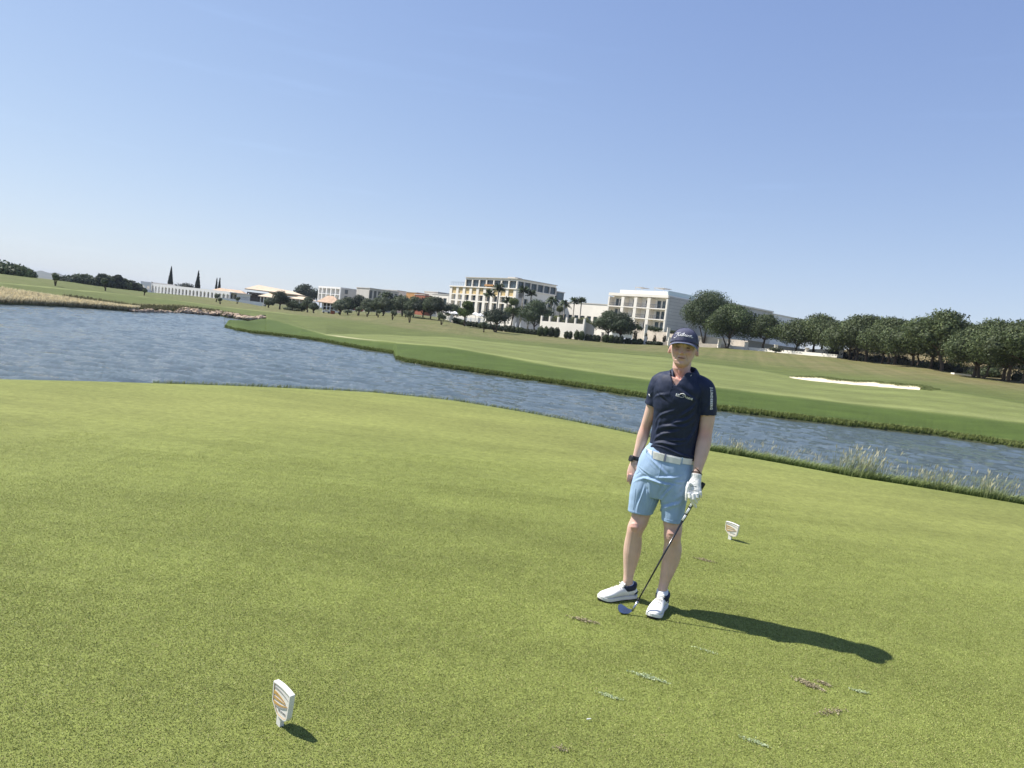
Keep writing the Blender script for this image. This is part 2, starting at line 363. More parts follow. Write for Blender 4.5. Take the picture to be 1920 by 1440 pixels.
Ccol = np.concatenate([COL.reshape(-1, 3), np.ones((NA * NR, 1))], 1)
m_ground = attr_mat('mown_ground', 0.85, 0.15, bump=0.02, bscale=6.0, nvar=0.16, nscale=0.35, fine=0.22, fscale=9.0)
# a second, finer grain that only matters close by
_t = m_ground.node_tree; _b = _t.nodes['Principled BSDF']; _src = _b.inputs['Base Color'].links[0].from_socket
_tc = _t.nodes.new('ShaderNodeTexCoord')
_n = _t.nodes.new('ShaderNodeTexNoise'); _n.inputs['Scale'].default_value = 75; _n.inputs['Detail'].default_value = 3; _n.inputs['Roughness'].default_value = 0.8
_t.links.new(_tc.outputs['Object'], _n.inputs['Vector'])
_mr = _t.nodes.new('ShaderNodeMapRange'); _mr.inputs[1].default_value = 0.3; _mr.inputs[2].default_value = 0.7; _mr.inputs[3].default_value = 0.62; _mr.inputs[4].default_value = 1.38
_t.links.new(_n.outputs['Fac'], _mr.inputs[0])
_vm = _t.nodes.new('ShaderNodeVectorMath'); _vm.operation = 'SCALE'
_t.links.new(_src, _vm.inputs[0]); _t.links.new(_mr.outputs[0], _vm.inputs['Scale']); _t.links.new(_vm.outputs[0], _b.inputs['Base Color'])
world_streaks(m_ground)
ground = mesh_np('ground', V, Fq, m_ground, smooth=True, attrs={'Col': ('POINT', 'FLOAT_COLOR', Ccol)})
tag(ground, kind='structure')
def gz(x, y):
    """ground height at a world point"""
    a = math.atan2(x, y); r = math.hypot(x, y)
    i = np.searchsorted(az_all, a); i = min(max(i, 1), NA - 1)
    fa = (a - az_all[i - 1]) / (az_all[i] - az_all[i - 1])
    return float(np.interp(r, RR[i - 1], Z[i - 1]) * (1 - fa) + np.interp(r, RR[i], Z[i]) * fa)
def on_ground(px, dist, yoff=0):
    """a ground point at that distance in the direction of a photo column"""
    a = azof(px); x, y = dist * math.sin(a), dist * math.cos(a)
    return np.array([x, y, gz(x, y)])

# ------------------------------------------------------------------ water
mw = bpy.data.materials.new('lake_water'); mw.use_nodes = True
t = mw.node_tree; b = t.nodes['Principled BSDF']
b.inputs['Base Color'].default_value = (0.080, 0.108, 0.115, 1); b.inputs['Roughness'].default_value = 0.05
b.inputs['IOR'].default_value = 1.33; b.inputs['Specular IOR Level'].default_value = 0.5
tc = t.nodes.new('ShaderNodeTexCoord'); mp = t.nodes.new('ShaderNodeMapping'); mp.inputs['Rotation'].default_value = (0, 0, R(14)); mp.inputs['Scale'].default_value = (1.0, 2.6, 1)
t.links.new(tc.outputs['Object'], mp.inputs['Vector'])
n1 = t.nodes.new('ShaderNodeTexNoise'); n1.inputs['Scale'].default_value = 2.2; n1.inputs['Detail'].default_value = 8; n1.inputs['Roughness'].default_value = 0.74; n1.inputs['Distortion'].default_value = 0.5
n2 = t.nodes.new('ShaderNodeTexNoise'); n2.inputs['Scale'].default_value = 0.16; n2.inputs['Detail'].default_value = 2
t.links.new(mp.outputs[0], n1.inputs['Vector']); t.links.new(mp.outputs[0], n2.inputs['Vector'])
mr = t.nodes.new('ShaderNodeMapRange'); mr.inputs[3].default_value = 0.75; mr.inputs[4].default_value = 1.25
t.links.new(n2.outputs['Fac'], mr.inputs[0])
mm = t.nodes.new('ShaderNodeMath'); mm.operation = 'MULTIPLY'; t.links.new(n1.outputs['Fac'], mm.inputs[0]); t.links.new(mr.outputs[0], mm.inputs[1])
bp = t.nodes.new('ShaderNodeBump'); bp.inputs['Strength'].default_value = 1.0; bp.inputs['Distance'].default_value = 0.10
t.links.new(mm.outputs[0], bp.inputs['Height']); t.links.new(bp.outputs[0], b.inputs['Normal'])
wa = np.concatenate([np.linspace(R(-80), R(-41), 40)[:-1], np.linspace(R(-41), R(41), 1000), np.linspace(R(41), R(80), 40)[1:]])
ee = np.interp(np.clip(wa, R(-43), R(43)), azc, eE) + 2.6
w_end = np.full(len(wa), 160.0)
NW = 520
tt_ = np.linspace(0, 1, NW) ** 1.35
WR = ee[:, None] + (w_end - ee)[:, None] * tt_[None, :]
WX, WY = WR * np.sin(wa)[:, None], WR * np.cos(wa)[:, None]
wrng = np.random.default_rng(21); WH = np.zeros_like(WX)
for k in range(46):
    lam = 0.34 * (7.0 ** wrng.random()); th_ = R(78) + wrng.normal(0, 0.42)        # wind roughly along the view
    kx, ky = 2 * math.pi / lam * math.cos(th_), 2 * math.pi / lam * math.sin(th_)
    amp = 0.0060 * lam ** 0.75
    ph_ = kx * WX + ky * WY + wrng.uniform(0, 6.28) + 0.6 * nz(WX, WY, lam * 5, k)
    WH += amp * (1 - 2 * np.abs(np.sin(ph_ / 2)) ** 1.4)
gust = 0.80 + 0.26 * nz(WX, WY * 1.6, 22, 9) + 0.15 * nz(WX, WY, 7, 4)
WH *= np.clip(gust, 0.35, 1.3)
WV = np.stack([WX, WY, WZ - 0.02 + WH], -1).reshape(-1, 3)
ii, jj = np.meshgrid(np.arange(len(wa) - 1), np.arange(NW - 1), indexing='ij'); q0 = (ii * NW + jj).ravel()
WF = np.stack([q0, q0 + 1, q0 + 1 + NW, q0 + NW], -1)
water = mesh_np('lake', WV, WF, mw, smooth=True); tag(water, kind='structure')
# ------------------------------------------------------------------ buildings (all resort blocks share one orientation)
UF = np.array([math.sin(R(-40)), math.cos(R(-40)), 0])      # along the sunlit fronts, going away to the left
UR = np.array([math.sin(R(50)), math.cos(R(50)), 0])        # along the shaded sides, going away to the right
def along(C, U, px):
    """length from C along U until the photo column px"""
    a = azof(px); ta = math.tan(a)
    return (C[0] - ta * C[1]) / (ta * U[1] - U[0])
def zat(px, py, dist):
    return float(atd(px, py, dist)[2])
class Face:
    """facade frame: u along the wall, n outward, z up; origin given"""
    def __init__(s, O, U, N): s.O = np.array([O[0], O[1], 0.0]); s.U = U; s.N = N
    def __call__(s, u, n, z): return tuple(s.O + s.U * u + s.N * n + np.array([0, 0, z]))
def rel(o):  # put the meshes' coordinates relative to the thing's base point
    return o
def part(mb, name, m, parent):
    """link a mesh whose coordinates are world coordinates under an Empty that stands at its base"""
    o = mb.build(name, MT[m] if isinstance(m, str) else m, parent)
    L = parent
    off = Vector((0, 0, 0))
    while L is not None: off += L.location; L = L.parent
    o.location = -off
    return o
def sub(mb, name, m, parent_part):
    """sub-part of a mesh part (the part already carries the offset)"""
    return mb.build(name, MT[m] if isinstance(m, str) else m, parent_part)
def window(fr, parent, u0, u1, z0, z1, mull=1, depth=0.12, rail=False, m='glass'):
    g = MB().box(u0, u1, -depth - 0.05, -depth, z0, z1, fr); w_ = part(g, 'window', m, parent)
    f = MB(); t_ = 0.09
    f.box(u0, u1, -depth, -depth + 0.08, z0, z0 + t_, fr); f.box(u0, u1, -depth, -depth + 0.08, z1 - t_, z1, fr)
    for k in range(mull + 2):
        x = u0 + (u1 - u0 - t_) * k / (mull + 1); f.box(x, x + t_, -depth, -depth + 0.08, z0 + t_, z1 - t_, fr)
    sub(f, 'window_frame', 'frame', w_)
    return w_
def grid_wall(fr, parent, us, zs, openings, thick=0.35, name='wall', m='cream'):
    """wall with real openings: us/zs cell borders, openings a set of (i,j) cells left open"""
    mb = MB()
    for i in range(len(us) - 1):
        j = 0
        while j < len(zs) - 1:
            if (i, j) in openings: j += 1; continue
            k = j
            while k < len(zs) - 1 and (i, k) not in openings: k += 1
            mb.box(us[i], us[i + 1], -thick, 0, zs[j], zs[k], fr); j = k
    return part(mb, name, m, parent)

# ---- central hotel
D0 = 230.0
C = atd(959.5, hor(959.5), D0); C = np.array([C[0], C[1], 0])
z_base = 2.4
z_r0, z_top = zat(970, 541, D0), zat(970, 521.5, D0)      # roof-terrace floor / top of the upper storey
Lf = along(C, UF, 836.5); Lr = along(C, UR, 1032); Lt = along(C, UF, 864.5)
hot = thing('hotel_building', 'tall cream hotel block with deep columns, ochre panels and a glazed top storey', 'hotel', (C[0], C[1], z_base))
frF = Face(C, UF, -UR)          # outward normal of the front
frR = Face(C, UR, -UF)
s1 = z_r0; n_b = 9
us = []; cw = 1.45; bw = (Lf - cw) / n_b
for i in range(n_b): us += [i * bw, i * bw + cw]
us.append(n_b * bw); us.append(Lf)
zA, zB_, zC_ = z_base + (s1 - z_base) * 0.30, z_base + (s1 - z_base) * 0.60, z_base + (s1 - z_base) * 0.635
zD_, zE_, zF_ = z_base + (s1 - z_base) * 0.775, z_base + (s1 - z_base) * 0.80, s1 - 0.35
zs = [z_base - 2, zA, zB_, zC_, zD_, zE_, zF_, s1]
ops = set()
for i in range(n_b):
    for j in (1, 3, 5): ops.add((2 * i + 1, j))
grid_wall(frF, hot, us, zs, ops, 1.2, 'wall', 'cream')
back = MB()
for (u0, u1, n0, n1, z0, z1) in [(0.0, Lf - 2 * bw, -3.0, -1.25, z_base - 2, s1 - 0.3)]: back.box(u0, u1, n0, n1, z0, z1, frF)
part(back, 'inner_wall', 'grey', hot)
for i in range(n_b):
    u0, u1 = i * bw + cw, (i + 1) * bw
    if i < n_b - 2:
        window(frF, hot, u0 + 0.2, u1 - 0.2, zA, zB_, 2, 0.9)
        window(frF, hot, u0 + 0.2, u1 - 0.2, zC_ + 0.1, zD_, 1, 0.9)
    part(MB().box(u0 + 0.01, u1 - 0.01, -0.5, -0.28, zE_ + 0.01, zF_ - 0.01, frF), 'panel', 'ochre', hot)
# right wing side
nr_b = 6; us2 = []; bw2 = (Lr - 1.0) / nr_b
for i in range(nr_b): us2 += [i * bw2, i * bw2 + 1.0]
us2.append(nr_b * bw2); us2.append(Lr)
ops2 = {(2 * i + 1, j) for i in range(nr_b) for j in (1, 3)}
us2[0] = 0.003
grid_wall(Face(C + UR * 0, UR, -UF), hot, [max(u, 1.203) for u in us2[:1]] + us2[1:], [z_base - 2, zA, zB_, zC_, zD_, s1 - 0.304], ops2, 0.8, 'side_wall', 'cream')
for i in range(nr_b):
    u0, u1 = i * bw2 + 1.2, (i + 1) * bw2
    window(frR, hot, u0, u1 - 0.1, zA, zB_ , 1, 0.7); window(frR, hot, u0, u1 - 0.1, zC_ + 0.4, zD_, 1, 0.7)
# roof terrace deck and the glazed top storey
deck = MB(); Dp = Lr
def quad_block(mb, a0, a1, b0, b1, z0, z1):   # a along UF, b along UR, from C
    V = [tuple(C + UF * a + UR * b_ + np.array([0, 0, z])) for z in (z0, z1) for b_ in (b0, b1) for a in (a0, a1)]
    mb.add(V, [(0, 2, 3, 1), (4, 5, 7, 6), (0, 1, 5, 4), (2, 6, 7, 3), (0, 4, 6, 2), (1, 3, 7, 5)])
quad_block(deck, -0.25, Lf + 0.25, -0.25, Lr + 0.2, s1 - 0.3, s1 + 0.04); part(deck, 'terrace_slab', 'cream', hot)
core = MB(); quad_block(core, 0.9, Lt - 0.7, 0.9, Lr - 0.7, s1 + 0.045, z_top - 0.9); part(core, 'inner_wall', 'dark', hot)
body_ = MB(); quad_block(body_, 1.4, Lf - 2 * bw - 0.5, 3.1, Lr - 0.9, z_base - 2, s1 - 0.01); part(body_, 'inner_wall', 'grey', hot)
top = MB(); quad_block(top, 0, Lt, 0, Lr, z_top - 0.9, z_top - 0.25); part(top, 'parapet', 'cream', hot)
cop = MB(); quad_block(cop, -0.3, Lt + 0.3, -0.3, Lr + 0.3, z_top - 0.247, z_top); part(cop, 'roof', 'grey', hot)
nT = 7; bt = Lt / nT
for i in range(nT):
    window(frF, hot, i * bt + 0.55, (i + 1) * bt - 0.1, s1 + 0.06, z_top - 0.91, 2, 0.45)
for i in range(nT + 1): part(MB().box(i * bt - 0.05 * (i > 0), i * bt + 0.5, -0.5, 0, s1 + 0.045, z_top - 0.903, frF), 'column', 'cream', hot)
nS = 6; bs = Lr / nS
for i in range(nS): window(frR, hot, i * bs + 0.6, (i + 1) * bs - 0.05, s1 + 0.06, z_top - 0.91, 2, 0.45)
for i in range(nS): part(MB().box((i + 1) * bs - 0.05, (i + 1) * bs + 0.5, -0.5, 0, s1 + 0.045, z_top - 0.903, frR), 'column', 'grey', hot)
pl = MB(); quad_block(pl, 5, 9, 3, 6, z_top + 0.003, z_top + 0.7); part(pl, 'roof_plant', 'grey', hot); pl = MB(); quad_block(pl, Lt - 9, Lt - 5, 5, 9, z_top + 0.003, z_top + 0.6); part(pl, 'roof_plant', 'grey', hot)
rlg = MB(); frL = frF
for k in range(9): rlg.box(Lt + 0.6 + k * (Lf - Lt - 1) / 8, Lt + 0.66 + k * (Lf - Lt - 1) / 8, -0.35, -0.3, s1 + 0.36, s1 + 1.4, frF)
rlg.box(Lt + 0.4, Lf, -0.36, -0.29, s1 + 1.4, s1 + 1.47, frF); part(rlg, 'railing', 'frame', hot)
# planter of red flowers on the terrace
pf = MB().box(bt * 3.0, bt * 4.2, -0.2, 0.25, s1 + 0.36, s1 + 0.95, frF); part(pf, 'planter', 'orange', hot)
# small glazed stair tower and lower stone wing at the far right end
tw = C + UR * (Lr + 0.6)
twr = thing('stair_tower', 'small glazed stair tower at the right end of the central hotel', 'tower', (tw[0], tw[1], z_base))
frT = Face(tw, UR, -UF); frT2 = Face(tw, UF, -UR)
part(MB().box(0, 4, -6, 0, z_base - 2, s1 - 1.5, frT), 'wall', 'cream', twr)
part(MB().box(0.3, 3.7, -5, -0.3, s1 - 1.497, z_top - 2.2, frT), 'glazing', 'glass', twr)
part(MB().box(0.1, 3.9, -5.3, 0, z_top - 2.197, z_top - 1.9, frT), 'roof', 'grey', twr)

# ---- right hotel block: three open loggia storeys
D1 = 198.0
C1 = atd(1240.5, hor(1240.5), D1); C1[2] = 0
zb1 = zat(1248, 620, D1); zt1 = zat(1253, 553, D1)
Lf1 = along(C1, UF, 1130.5); Ls1 = along(C1, UR, 1305)
h2 = thing('hotel_block', 'pale three storey apartment block with open loggias above the stone retaining wall', 'hotel', (C1[0], C1[1], zb1))
fr1 = Face(C1, UF, -UR); fr1s = Face(C1, UR, -UF)
st = (zt1 - 0.8 - zb1) / 3
bays = [0, 0.30, 0.52, 0.74, 1.0]
bays = [b_ * Lf1 for b_ in bays]
ld = 2.2
sh = MB()
for k in range(4):
    zk = zb1 + k * st
    sh.box(0.0, Lf1, -ld, 0.03, zk - (0.3 if k < 3 else 0.0), zk + (0.0 if k < 3 else 0.8), fr1)
part(sh, 'floor_slab', 'cream', h2)
for k in range(3):
    zk = zb1 + k * st + 0.003
    for i, b_ in enumerate(bays):
        w0 = 0.55 if i in (0, 4) else 1.1
        u0 = min(max(b_ - w0 / 2, 0.002), Lf1 - w0)
        part(MB().box(u0, u0 + w0, -ld, 0.0, zk, zk + st - 0.306, fr1), 'column', 'cream', h2)
bw_ = MB().box(0.01, Lf1 - 0.01, -10, -ld - 0.003, zb1 - 3, zt1 - 0.01, fr1); part(bw_, 'wall', 'white', h2)
for k in range(3):
    zk = zb1 + k * st
    for i in range(4):
        a, b_ = bays[i] + 0.7, bays[i + 1] - 0.7; wd = (b_ - a)
        window(fr1, h2, a + wd * 0.12, a + wd * (0.5 if i in (0, 3) else 0.55), zk + 0.05, zk + 2.2, 1, 2.1)
        if i in (0, 3): window(fr1, h2, a + wd * 0.62, a + wd * 0.85, zk + 0.05, zk + 2.2, 0, 2.1)
        rb = MB(); rb.box(bays[i] + 0.56, bays[i + 1] - 0.56, -0.12, -0.07, zk + 0.9, zk + 0.96, fr1)
        for q in range(9): uu = bays[i] + 0.6 + q * (bays[i + 1] - bays[i] - 1.2) / 8; rb.box(uu, uu + 0.03, -0.11, -0.08, zk + 0.004, zk + 0.9, fr1)
        part(rb, 'railing', 'frame', h2)
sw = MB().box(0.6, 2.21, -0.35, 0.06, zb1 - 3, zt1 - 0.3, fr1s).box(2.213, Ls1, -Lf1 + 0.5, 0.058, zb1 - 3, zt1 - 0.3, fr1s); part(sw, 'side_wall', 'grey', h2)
jl = MB()
for k in range(10): jl.box(0.8, Ls1 - 0.2, 0.065, 0.09, zb1 + 0.8 + k * 0.9, zb1 + 0.84 + k * 0.9, fr1s)
part(jl, 'joint_line', 'frame', h2)
ph = MB().box(1.0, Lf1 * 0.83, -9, -0.6, zt1 + 0.003, zt1 + 1.0, fr1); part(ph, 'parapet', 'white', h2)
for (a, b_) in ((Lf1 * 0.5, Lf1 * 0.62), (Lf1 * 0.14, Lf1 * 0.3)):
    c_ = MB().box(a, b_, -5, -1.5, zt1 + 1.9, zt1 + 2.05, fr1)
    for q in (a + 0.1, b_ - 0.2): c_.box(q, q + 0.1, -1.8, -1.7, zt1 + 1.003, zt1 + 1.9, fr1)
    part(c_, 'roof_canopy', 'grey', h2)
gl = MB().box(0.3, Ls1 * 0.8, -0.5, -0.45, zt1 - 0.29, zt1 + 1.2, fr1s); part(gl, 'glass_balustrade', mat('green_glass', (0.62, 0.72, 0.70), 0.2, 0.5, var=0.05), h2)

# ---- low white linking block between the two hotels
def simple_block(name, label, cat, px0, px1, dist, py_top, z0, depth, m, windows=0, U=None, N=None, wz=None, roof='grey', group=None):
    a0 = atd(px1, hor(px1), dist); a0[2] = 0
    U = UF if U is None else U; N = -UR if N is None else N
    L = along(a0, U, px0); zt = zat(px1, py_top, dist)
    th = thing(name, label, cat, (a0[0], a0[1], z0), group=group); fr = Face(a0, U, N)
    if windows:
        us_ = []; bw_ = L / windows
        for i in range(windows): us_ += [i * bw_, i * bw_ + bw_ * 0.35]
        us_.append(L)
        wz0, wz1 = wz if wz else (z0 + (zt - z0) * 0.25, z0 + (zt - z0) * 0.75)
        grid_wall(fr, th, us_, [z0 - 2, wz0, wz1, zt], {(2 * i + 1, 1) for i in range(windows)}, 0.4, 'wall', m)
        for i in range(windows): window(fr, th, us_[2 * i + 1], us_[2 * i + 2], wz0, wz1, 1, 0.3)
        part(MB().box(0.02, L - 0.02, -depth, -0.403, z0 - 2, zt - 0.02, fr), 'inner_wall', m, th)
    else:
        part(MB().box(0, L, -depth, 0, z0 - 2, zt, fr), 'wall', m, th)
    part(MB().box(-0.15, L + 0.15, -depth - 0.15, 0.15, zt + 0.003, zt + 0.25, fr), 'roof', roof, th)
    return th, fr, L, zt
simple_block('link_building', 'low cream wing with square openings between the two hotels', 'building', 1049, 1132, 226, 571, 5.5, 9, 'cream', 7, wz=(7.2, 9.3))
# long grey block behind the pines
U_l = UR; N_l = -UF
aL = atd(1327, hor(1327), 205); aL[2] = 0
LL = along(aL, UR, 1436); zl = zat(1375, 571, 215)
lb = thing('long_hotel_wing', 'long grey hotel wing seen end on behind the umbrella pines', 'hotel', (aL[0], aL[1], 6)); frl = Face(aL, UR, -UF)
nw_ = 14; us_ = []
for i in range(nw_): us_ += [i * LL / nw_, i * LL / nw_ + LL / nw_ * 0.4]
us_.append(LL)
zl = zat(1375, 571.5, float(np.hypot(*(aL + UR * along(aL, UR, 1363))[:2])))
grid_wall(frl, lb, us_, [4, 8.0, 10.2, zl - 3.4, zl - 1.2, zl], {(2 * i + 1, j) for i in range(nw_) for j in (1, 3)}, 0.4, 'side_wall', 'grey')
for i in range(nw_):
    window(frl, lb, us_[2 * i + 1], us_[2 * i + 2], zl - 3.4, zl - 1.2, 1, 0.3)
part(MB().box(0.01, LL - 0.01, -12, -0.41, 4, zl - 0.02, frl), 'wall', 'grey', lb)
part(MB().box(-0.3, LL + 0.2, -12.2, 0.3, zl + 0.003, zl + 0.4, frl), 'roof', 'cream', lb)
aE = aL + UR * (LL + 0.5)
eb = thing('end_pavilion', 'small white rooftop pavilion at the far end of the long grey wing', 'building', (aE[0], aE[1], 6))
LE = max(2.0, along(aE, UR, 1452)); ze = zat(1455, 590, float(np.hypot(*aE[:2])))
part(MB().box(0, LE + 14, -5, 0.0, 4, ze, Face(aE, UR, -UF)), 'wall', 'white', eb)
part(MB().box(-0.2, LE + 14.2, -5.2, 0.2, ze + 0.003, ze + 0.3, Face(aE, UR, -UF)), 'roof', 'cream', eb)

# ---- blocks left of the central hotel
th, fr, L, zt = simple_block('portico_building', 'low cream building with tall openings left of the central hotel', 'building', 799, 836, 272, 553, 3.2, 6, 'cream', 4, wz=(7.4, 11.2))
simple_block('tower_block', 'flat topped beige block behind the low portico', 'building', 790, 815, 292, 547.5, 3, 12, 'grey')
simple_block('orange_building', 'ochre orange flat roofed building between palms', 'building', 757, 776, 290, 548.5, 3, 14, 'orange')
simple_block('red_building', 'red brown low building right of the ochre one', 'building', 773, 792, 280, 553, 3, 10, 'redbrown')
simple_block('beige_building', 'beige flat roofed block behind the front palm', 'building', 697, 740, 310, 544.5, 3, 12, 'cream')
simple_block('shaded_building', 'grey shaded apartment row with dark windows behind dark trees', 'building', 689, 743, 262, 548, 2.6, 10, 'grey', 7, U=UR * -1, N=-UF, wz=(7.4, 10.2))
simple_block('white_gable', 'narrow white wall end between the two grey apartment blocks', 'building', 677, 688, 300, 546.5, 2.6, 6, 'white')
# two storey loggia building
D2 = 330.0
C2 = atd(634.5, hor(634.5), D2); C2[2] = 0
z2t = zat(638.5, 538.5, D2); z2b = z2t - 6.3
Lf2 = along(C2, UF, 593.5); Ls2 = along(C2, UR, 676.5)
h3 = thing('loggia_building', 'white two storey loggia building above the clay roofed pavilion', 'building', (C2[0], C2[1], z2b))
f3 = Face(C2, UF, -UR); f3s = Face(C2, UR, -UF)
sl = MB()
for zk, t0 in ((z2b, 0.3), (z2b + 3.05, 0.3), (z2t - 0.8, 0.8)): sl.box(0, Lf2, -2.4, 0.02, zk - (0 if t0 > .5 else t0), zk + (t0 if t0 > .5 else 0), f3)
part(sl, 'floor_slab', 'white', h3)
for k in range(2):
    z0_, z1_ = (z2b + 0.003, z2b + 2.747) if k == 0 else (z2b + 3.053, z2t - 0.803)
    for i in range(6):
        u0 = min(i * Lf2 / 5, Lf2 - 0.9); part(MB().box(u0 + 0.002, u0 + 0.9, -2.4, 0, z0_, z1_, f3), 'column', 'white', h3)
part(MB().box(0.01, Lf2 - 0.01, -10, -2.41, z2b - 3, z2t - 0.01, f3), 'wall', 'grey', h3)
for k in range(2):
    for i in range(5): window(f3, h3, i * Lf2 / 5 + 1.4, i * Lf2 / 5 + 3.6, z2b + k * 3.05 + 0.1, z2b + k * 3.05 + 2.3, 1, 2.3)
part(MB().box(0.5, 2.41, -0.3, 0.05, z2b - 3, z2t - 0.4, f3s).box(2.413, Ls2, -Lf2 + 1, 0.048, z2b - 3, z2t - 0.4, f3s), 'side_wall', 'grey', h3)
for (u, zz) in ((2.2, 3.6), (2.2, 0.8), (16, 2.9)): window(f3s, h3, u, u + 1.4, z2b + zz, z2b + zz + 1.9, 0, -0.12)

# ---- clay roofed pavilion in front of it
def hip_roof(mb, P0, U, N_, L, W, z0, h, over=0.8, ridge=0.5):
    """hip roof over a rectangle from P0 along U (length L), depth W away from N_"""
    def q(u, w_, z): return tuple(P0 + U * u - N_ * w_ + np.array([0, 0, z]))
    r0 = W / 2 * ridge * 2 * 0.5
    V = [q(-over, -over, z0), q(L + over, -over, z0), q(L + over, W + over, z0), q(-over, W + over, z0), q(r0, W / 2, z0 + h), q(L - r0, W / 2, z0 + h),
         q(-over, -over, z0 - 0.2), q(L + over, -over, z0 - 0.2), q(L + over, W + over, z0 - 0.2), q(-over, W + over, z0 - 0.2)]
    mb.add(V, [(0, 1, 5, 4), (1, 2, 5), (2, 3, 4, 5), (3, 0, 4), (9, 8, 7, 6), (0, 6, 7, 1), (1, 7, 8, 2), (2, 8, 9, 3), (3, 9, 6, 0)])
U_c = np.array([math.cos(R(8)), math.sin(R(8)), 0]); N_c = np.array([math.sin(R(8)), -math.cos(R(8)), 0])
def pavilion(name, label, px0, px1, dist, py_eave, h, W, m, wall_m='dark', zf=None, posts=6):
    A = atd(px0, hor(px0), dist); A[2] = 0
    L = along(A, U_c, px1); zE = zat(px0, py_eave, dist); zf = zE - 3 if zf is None else zf
    th = thing(name, label, 'pavilion', (A[0], A[1], zf)); fr = Face(A, U_c, N_c)
    mb = MB(); hip_roof(mb, A, U_c, N_c, L, W, zE, h); part(mb, 'roof', m, th)
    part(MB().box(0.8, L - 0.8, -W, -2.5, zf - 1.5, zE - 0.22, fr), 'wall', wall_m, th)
    for i in range(posts):
        u = i * (L - 0.35) / (posts - 1); part(MB().box(u, u + 0.35, -0.5, -0.15, zf - 1.5, zE - 0.21, fr), 'column', 'white', th)
    return th, fr, L, zE, A
pavilion('clay_pavilion', 'open pavilion with a broad clay hip roof and dark shade below', 597, 633, 262, 565.5, 2.6, 9, 'tile', 'timber')  # dark timber-coloured box stands in for the shade below the open roof
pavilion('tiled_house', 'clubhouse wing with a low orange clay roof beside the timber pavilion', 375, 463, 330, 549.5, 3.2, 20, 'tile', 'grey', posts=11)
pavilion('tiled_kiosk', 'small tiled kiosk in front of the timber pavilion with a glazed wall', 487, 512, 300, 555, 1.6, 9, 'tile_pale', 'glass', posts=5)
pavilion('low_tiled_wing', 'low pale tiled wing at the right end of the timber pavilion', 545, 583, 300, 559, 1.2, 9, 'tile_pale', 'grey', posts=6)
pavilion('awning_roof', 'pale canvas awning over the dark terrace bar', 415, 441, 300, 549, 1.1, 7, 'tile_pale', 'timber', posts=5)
# timber pavilion: big gable end with rafters, long pale roof
Dt = 325.0
A = atd(457, hor(457), Dt); A[2] = 0
zrf = zat(468, 531.5, Dt); zev = zat(455, 535.5, Dt) - 0.2
tp = thing('timber_pavilion', 'large open timber pavilion with a long pale gabled roof over the clubhouse', 'pavilion', (A[0], A[1], 1.5))
Lp = along(A, U_c, 567)
def tpq(u, w_, z): return tuple(A + U_c * u - N_c * w_ + np.array([0, 0, z]))
zr2, ze2 = zrf - 0.6, zev - 2.2
dR = float(np.hypot(*(A + U_c * Lp)[:2]))
V = [tpq(0, 0, zev - 0.8), tpq(4, 7, zrf), tpq(8, 16, zev - 1.5), tpq(Lp, 0, zat(567, 553.5, dR)), tpq(Lp - 6, 7, zat(558, 546.5, dR)), tpq(Lp, 16, zat(567, 553.5, dR) - 0.2)]
V2 = [(v[0], v[1], v[2] - 0.45) for v in V]
mb = MB().add(V + V2, [(0, 3, 4, 1), (1, 4, 5, 2), (6, 7, 10, 9), (7, 8, 11, 10), (0, 6, 9, 3), (2, 5, 11, 8), (0, 1, 7, 6), (1, 2, 8, 7), (3, 9, 10, 4), (4, 10, 11, 5)])
part(mb, 'roof', 'tile_pale', tp)
bm_ = MB()
for k in range(16):
    u = 1.0 + k * (Lp - 4) / 15
    bm_.box(u, u + 0.35, -0.7, -0.35, 0, zev - 2.6, Face(A, U_c, N_c))
bm_.box(1, Lp - 2, -0.75, -0.3, zev - 2.6, zev - 2.1, Face(A, U_c, N_c))
part(bm_, 'timber_post', 'timber', tp)
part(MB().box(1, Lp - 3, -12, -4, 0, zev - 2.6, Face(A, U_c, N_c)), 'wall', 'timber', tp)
# white terrace wall with arched openings
def arcade(name, label, A, U, N, L, z0, z1, n, aw, ah, thick, m='white', cat='building', sill=0.0, back=True, az_sill=None, parapet=None):
    th = thing(name, label, cat, (A[0], A[1], z0)); fr = Face(A, U, N)
    bw_ = L / n; mb = MB(); K = 6
    for i in range(n):
        u0 = i * bw_; c = u0 + bw_ / 2; a0, a1 = c - aw / 2, c + aw / 2
        mb.box(u0, a0, -thick, 0, z0 - 2, z1, fr); mb.box(a1, u0 + bw_, -thick, 0, z0 - 2, z1, fr)
        mb.box(a0, a1, -thick, 0, z0 - 2, z0 + sill, fr)
        zs_ = z0 + ah - aw / 2
        for k in range(K):
            t0, t1 = math.pi * k / K, math.pi * (k + 1) / K
            x0, x1 = c - aw / 2 * math.cos(t0), c - aw / 2 * math.cos(t1)
            y0, y1 = zs_ + aw / 2 * math.sin(t0), zs_ + aw / 2 * math.sin(t1)
            V = [fr(x0, 0, y0), fr(x1, 0, y1), fr(x1, 0, z1), fr(x0, 0, z1), fr(x0, -thick, y0), fr(x1, -thick, y1), fr(x1, -thick, z1), fr(x0, -thick, z1)]
            mb.add(V, [(0, 1, 2, 3), (4, 7, 6, 5), (0, 4, 5, 1), (3, 2, 6, 7)])
    part(mb, 'arcade_wall', m, th)
    return th, fr
A0_ = atd(430, hor(430), 285); A0_[2] = 0
Ua = np.array([math.sin(R(-55)), math.cos(R(-55)), 0]); Na = np.array([Ua[1] * -1, Ua[0], 0])
La = along(A0_, Ua, 283)
A9_ = A0_ + Ua * La; D9 = float(np.hypot(A9_[0], A9_[1]))
za1 = zat(283, 531.2, D9)
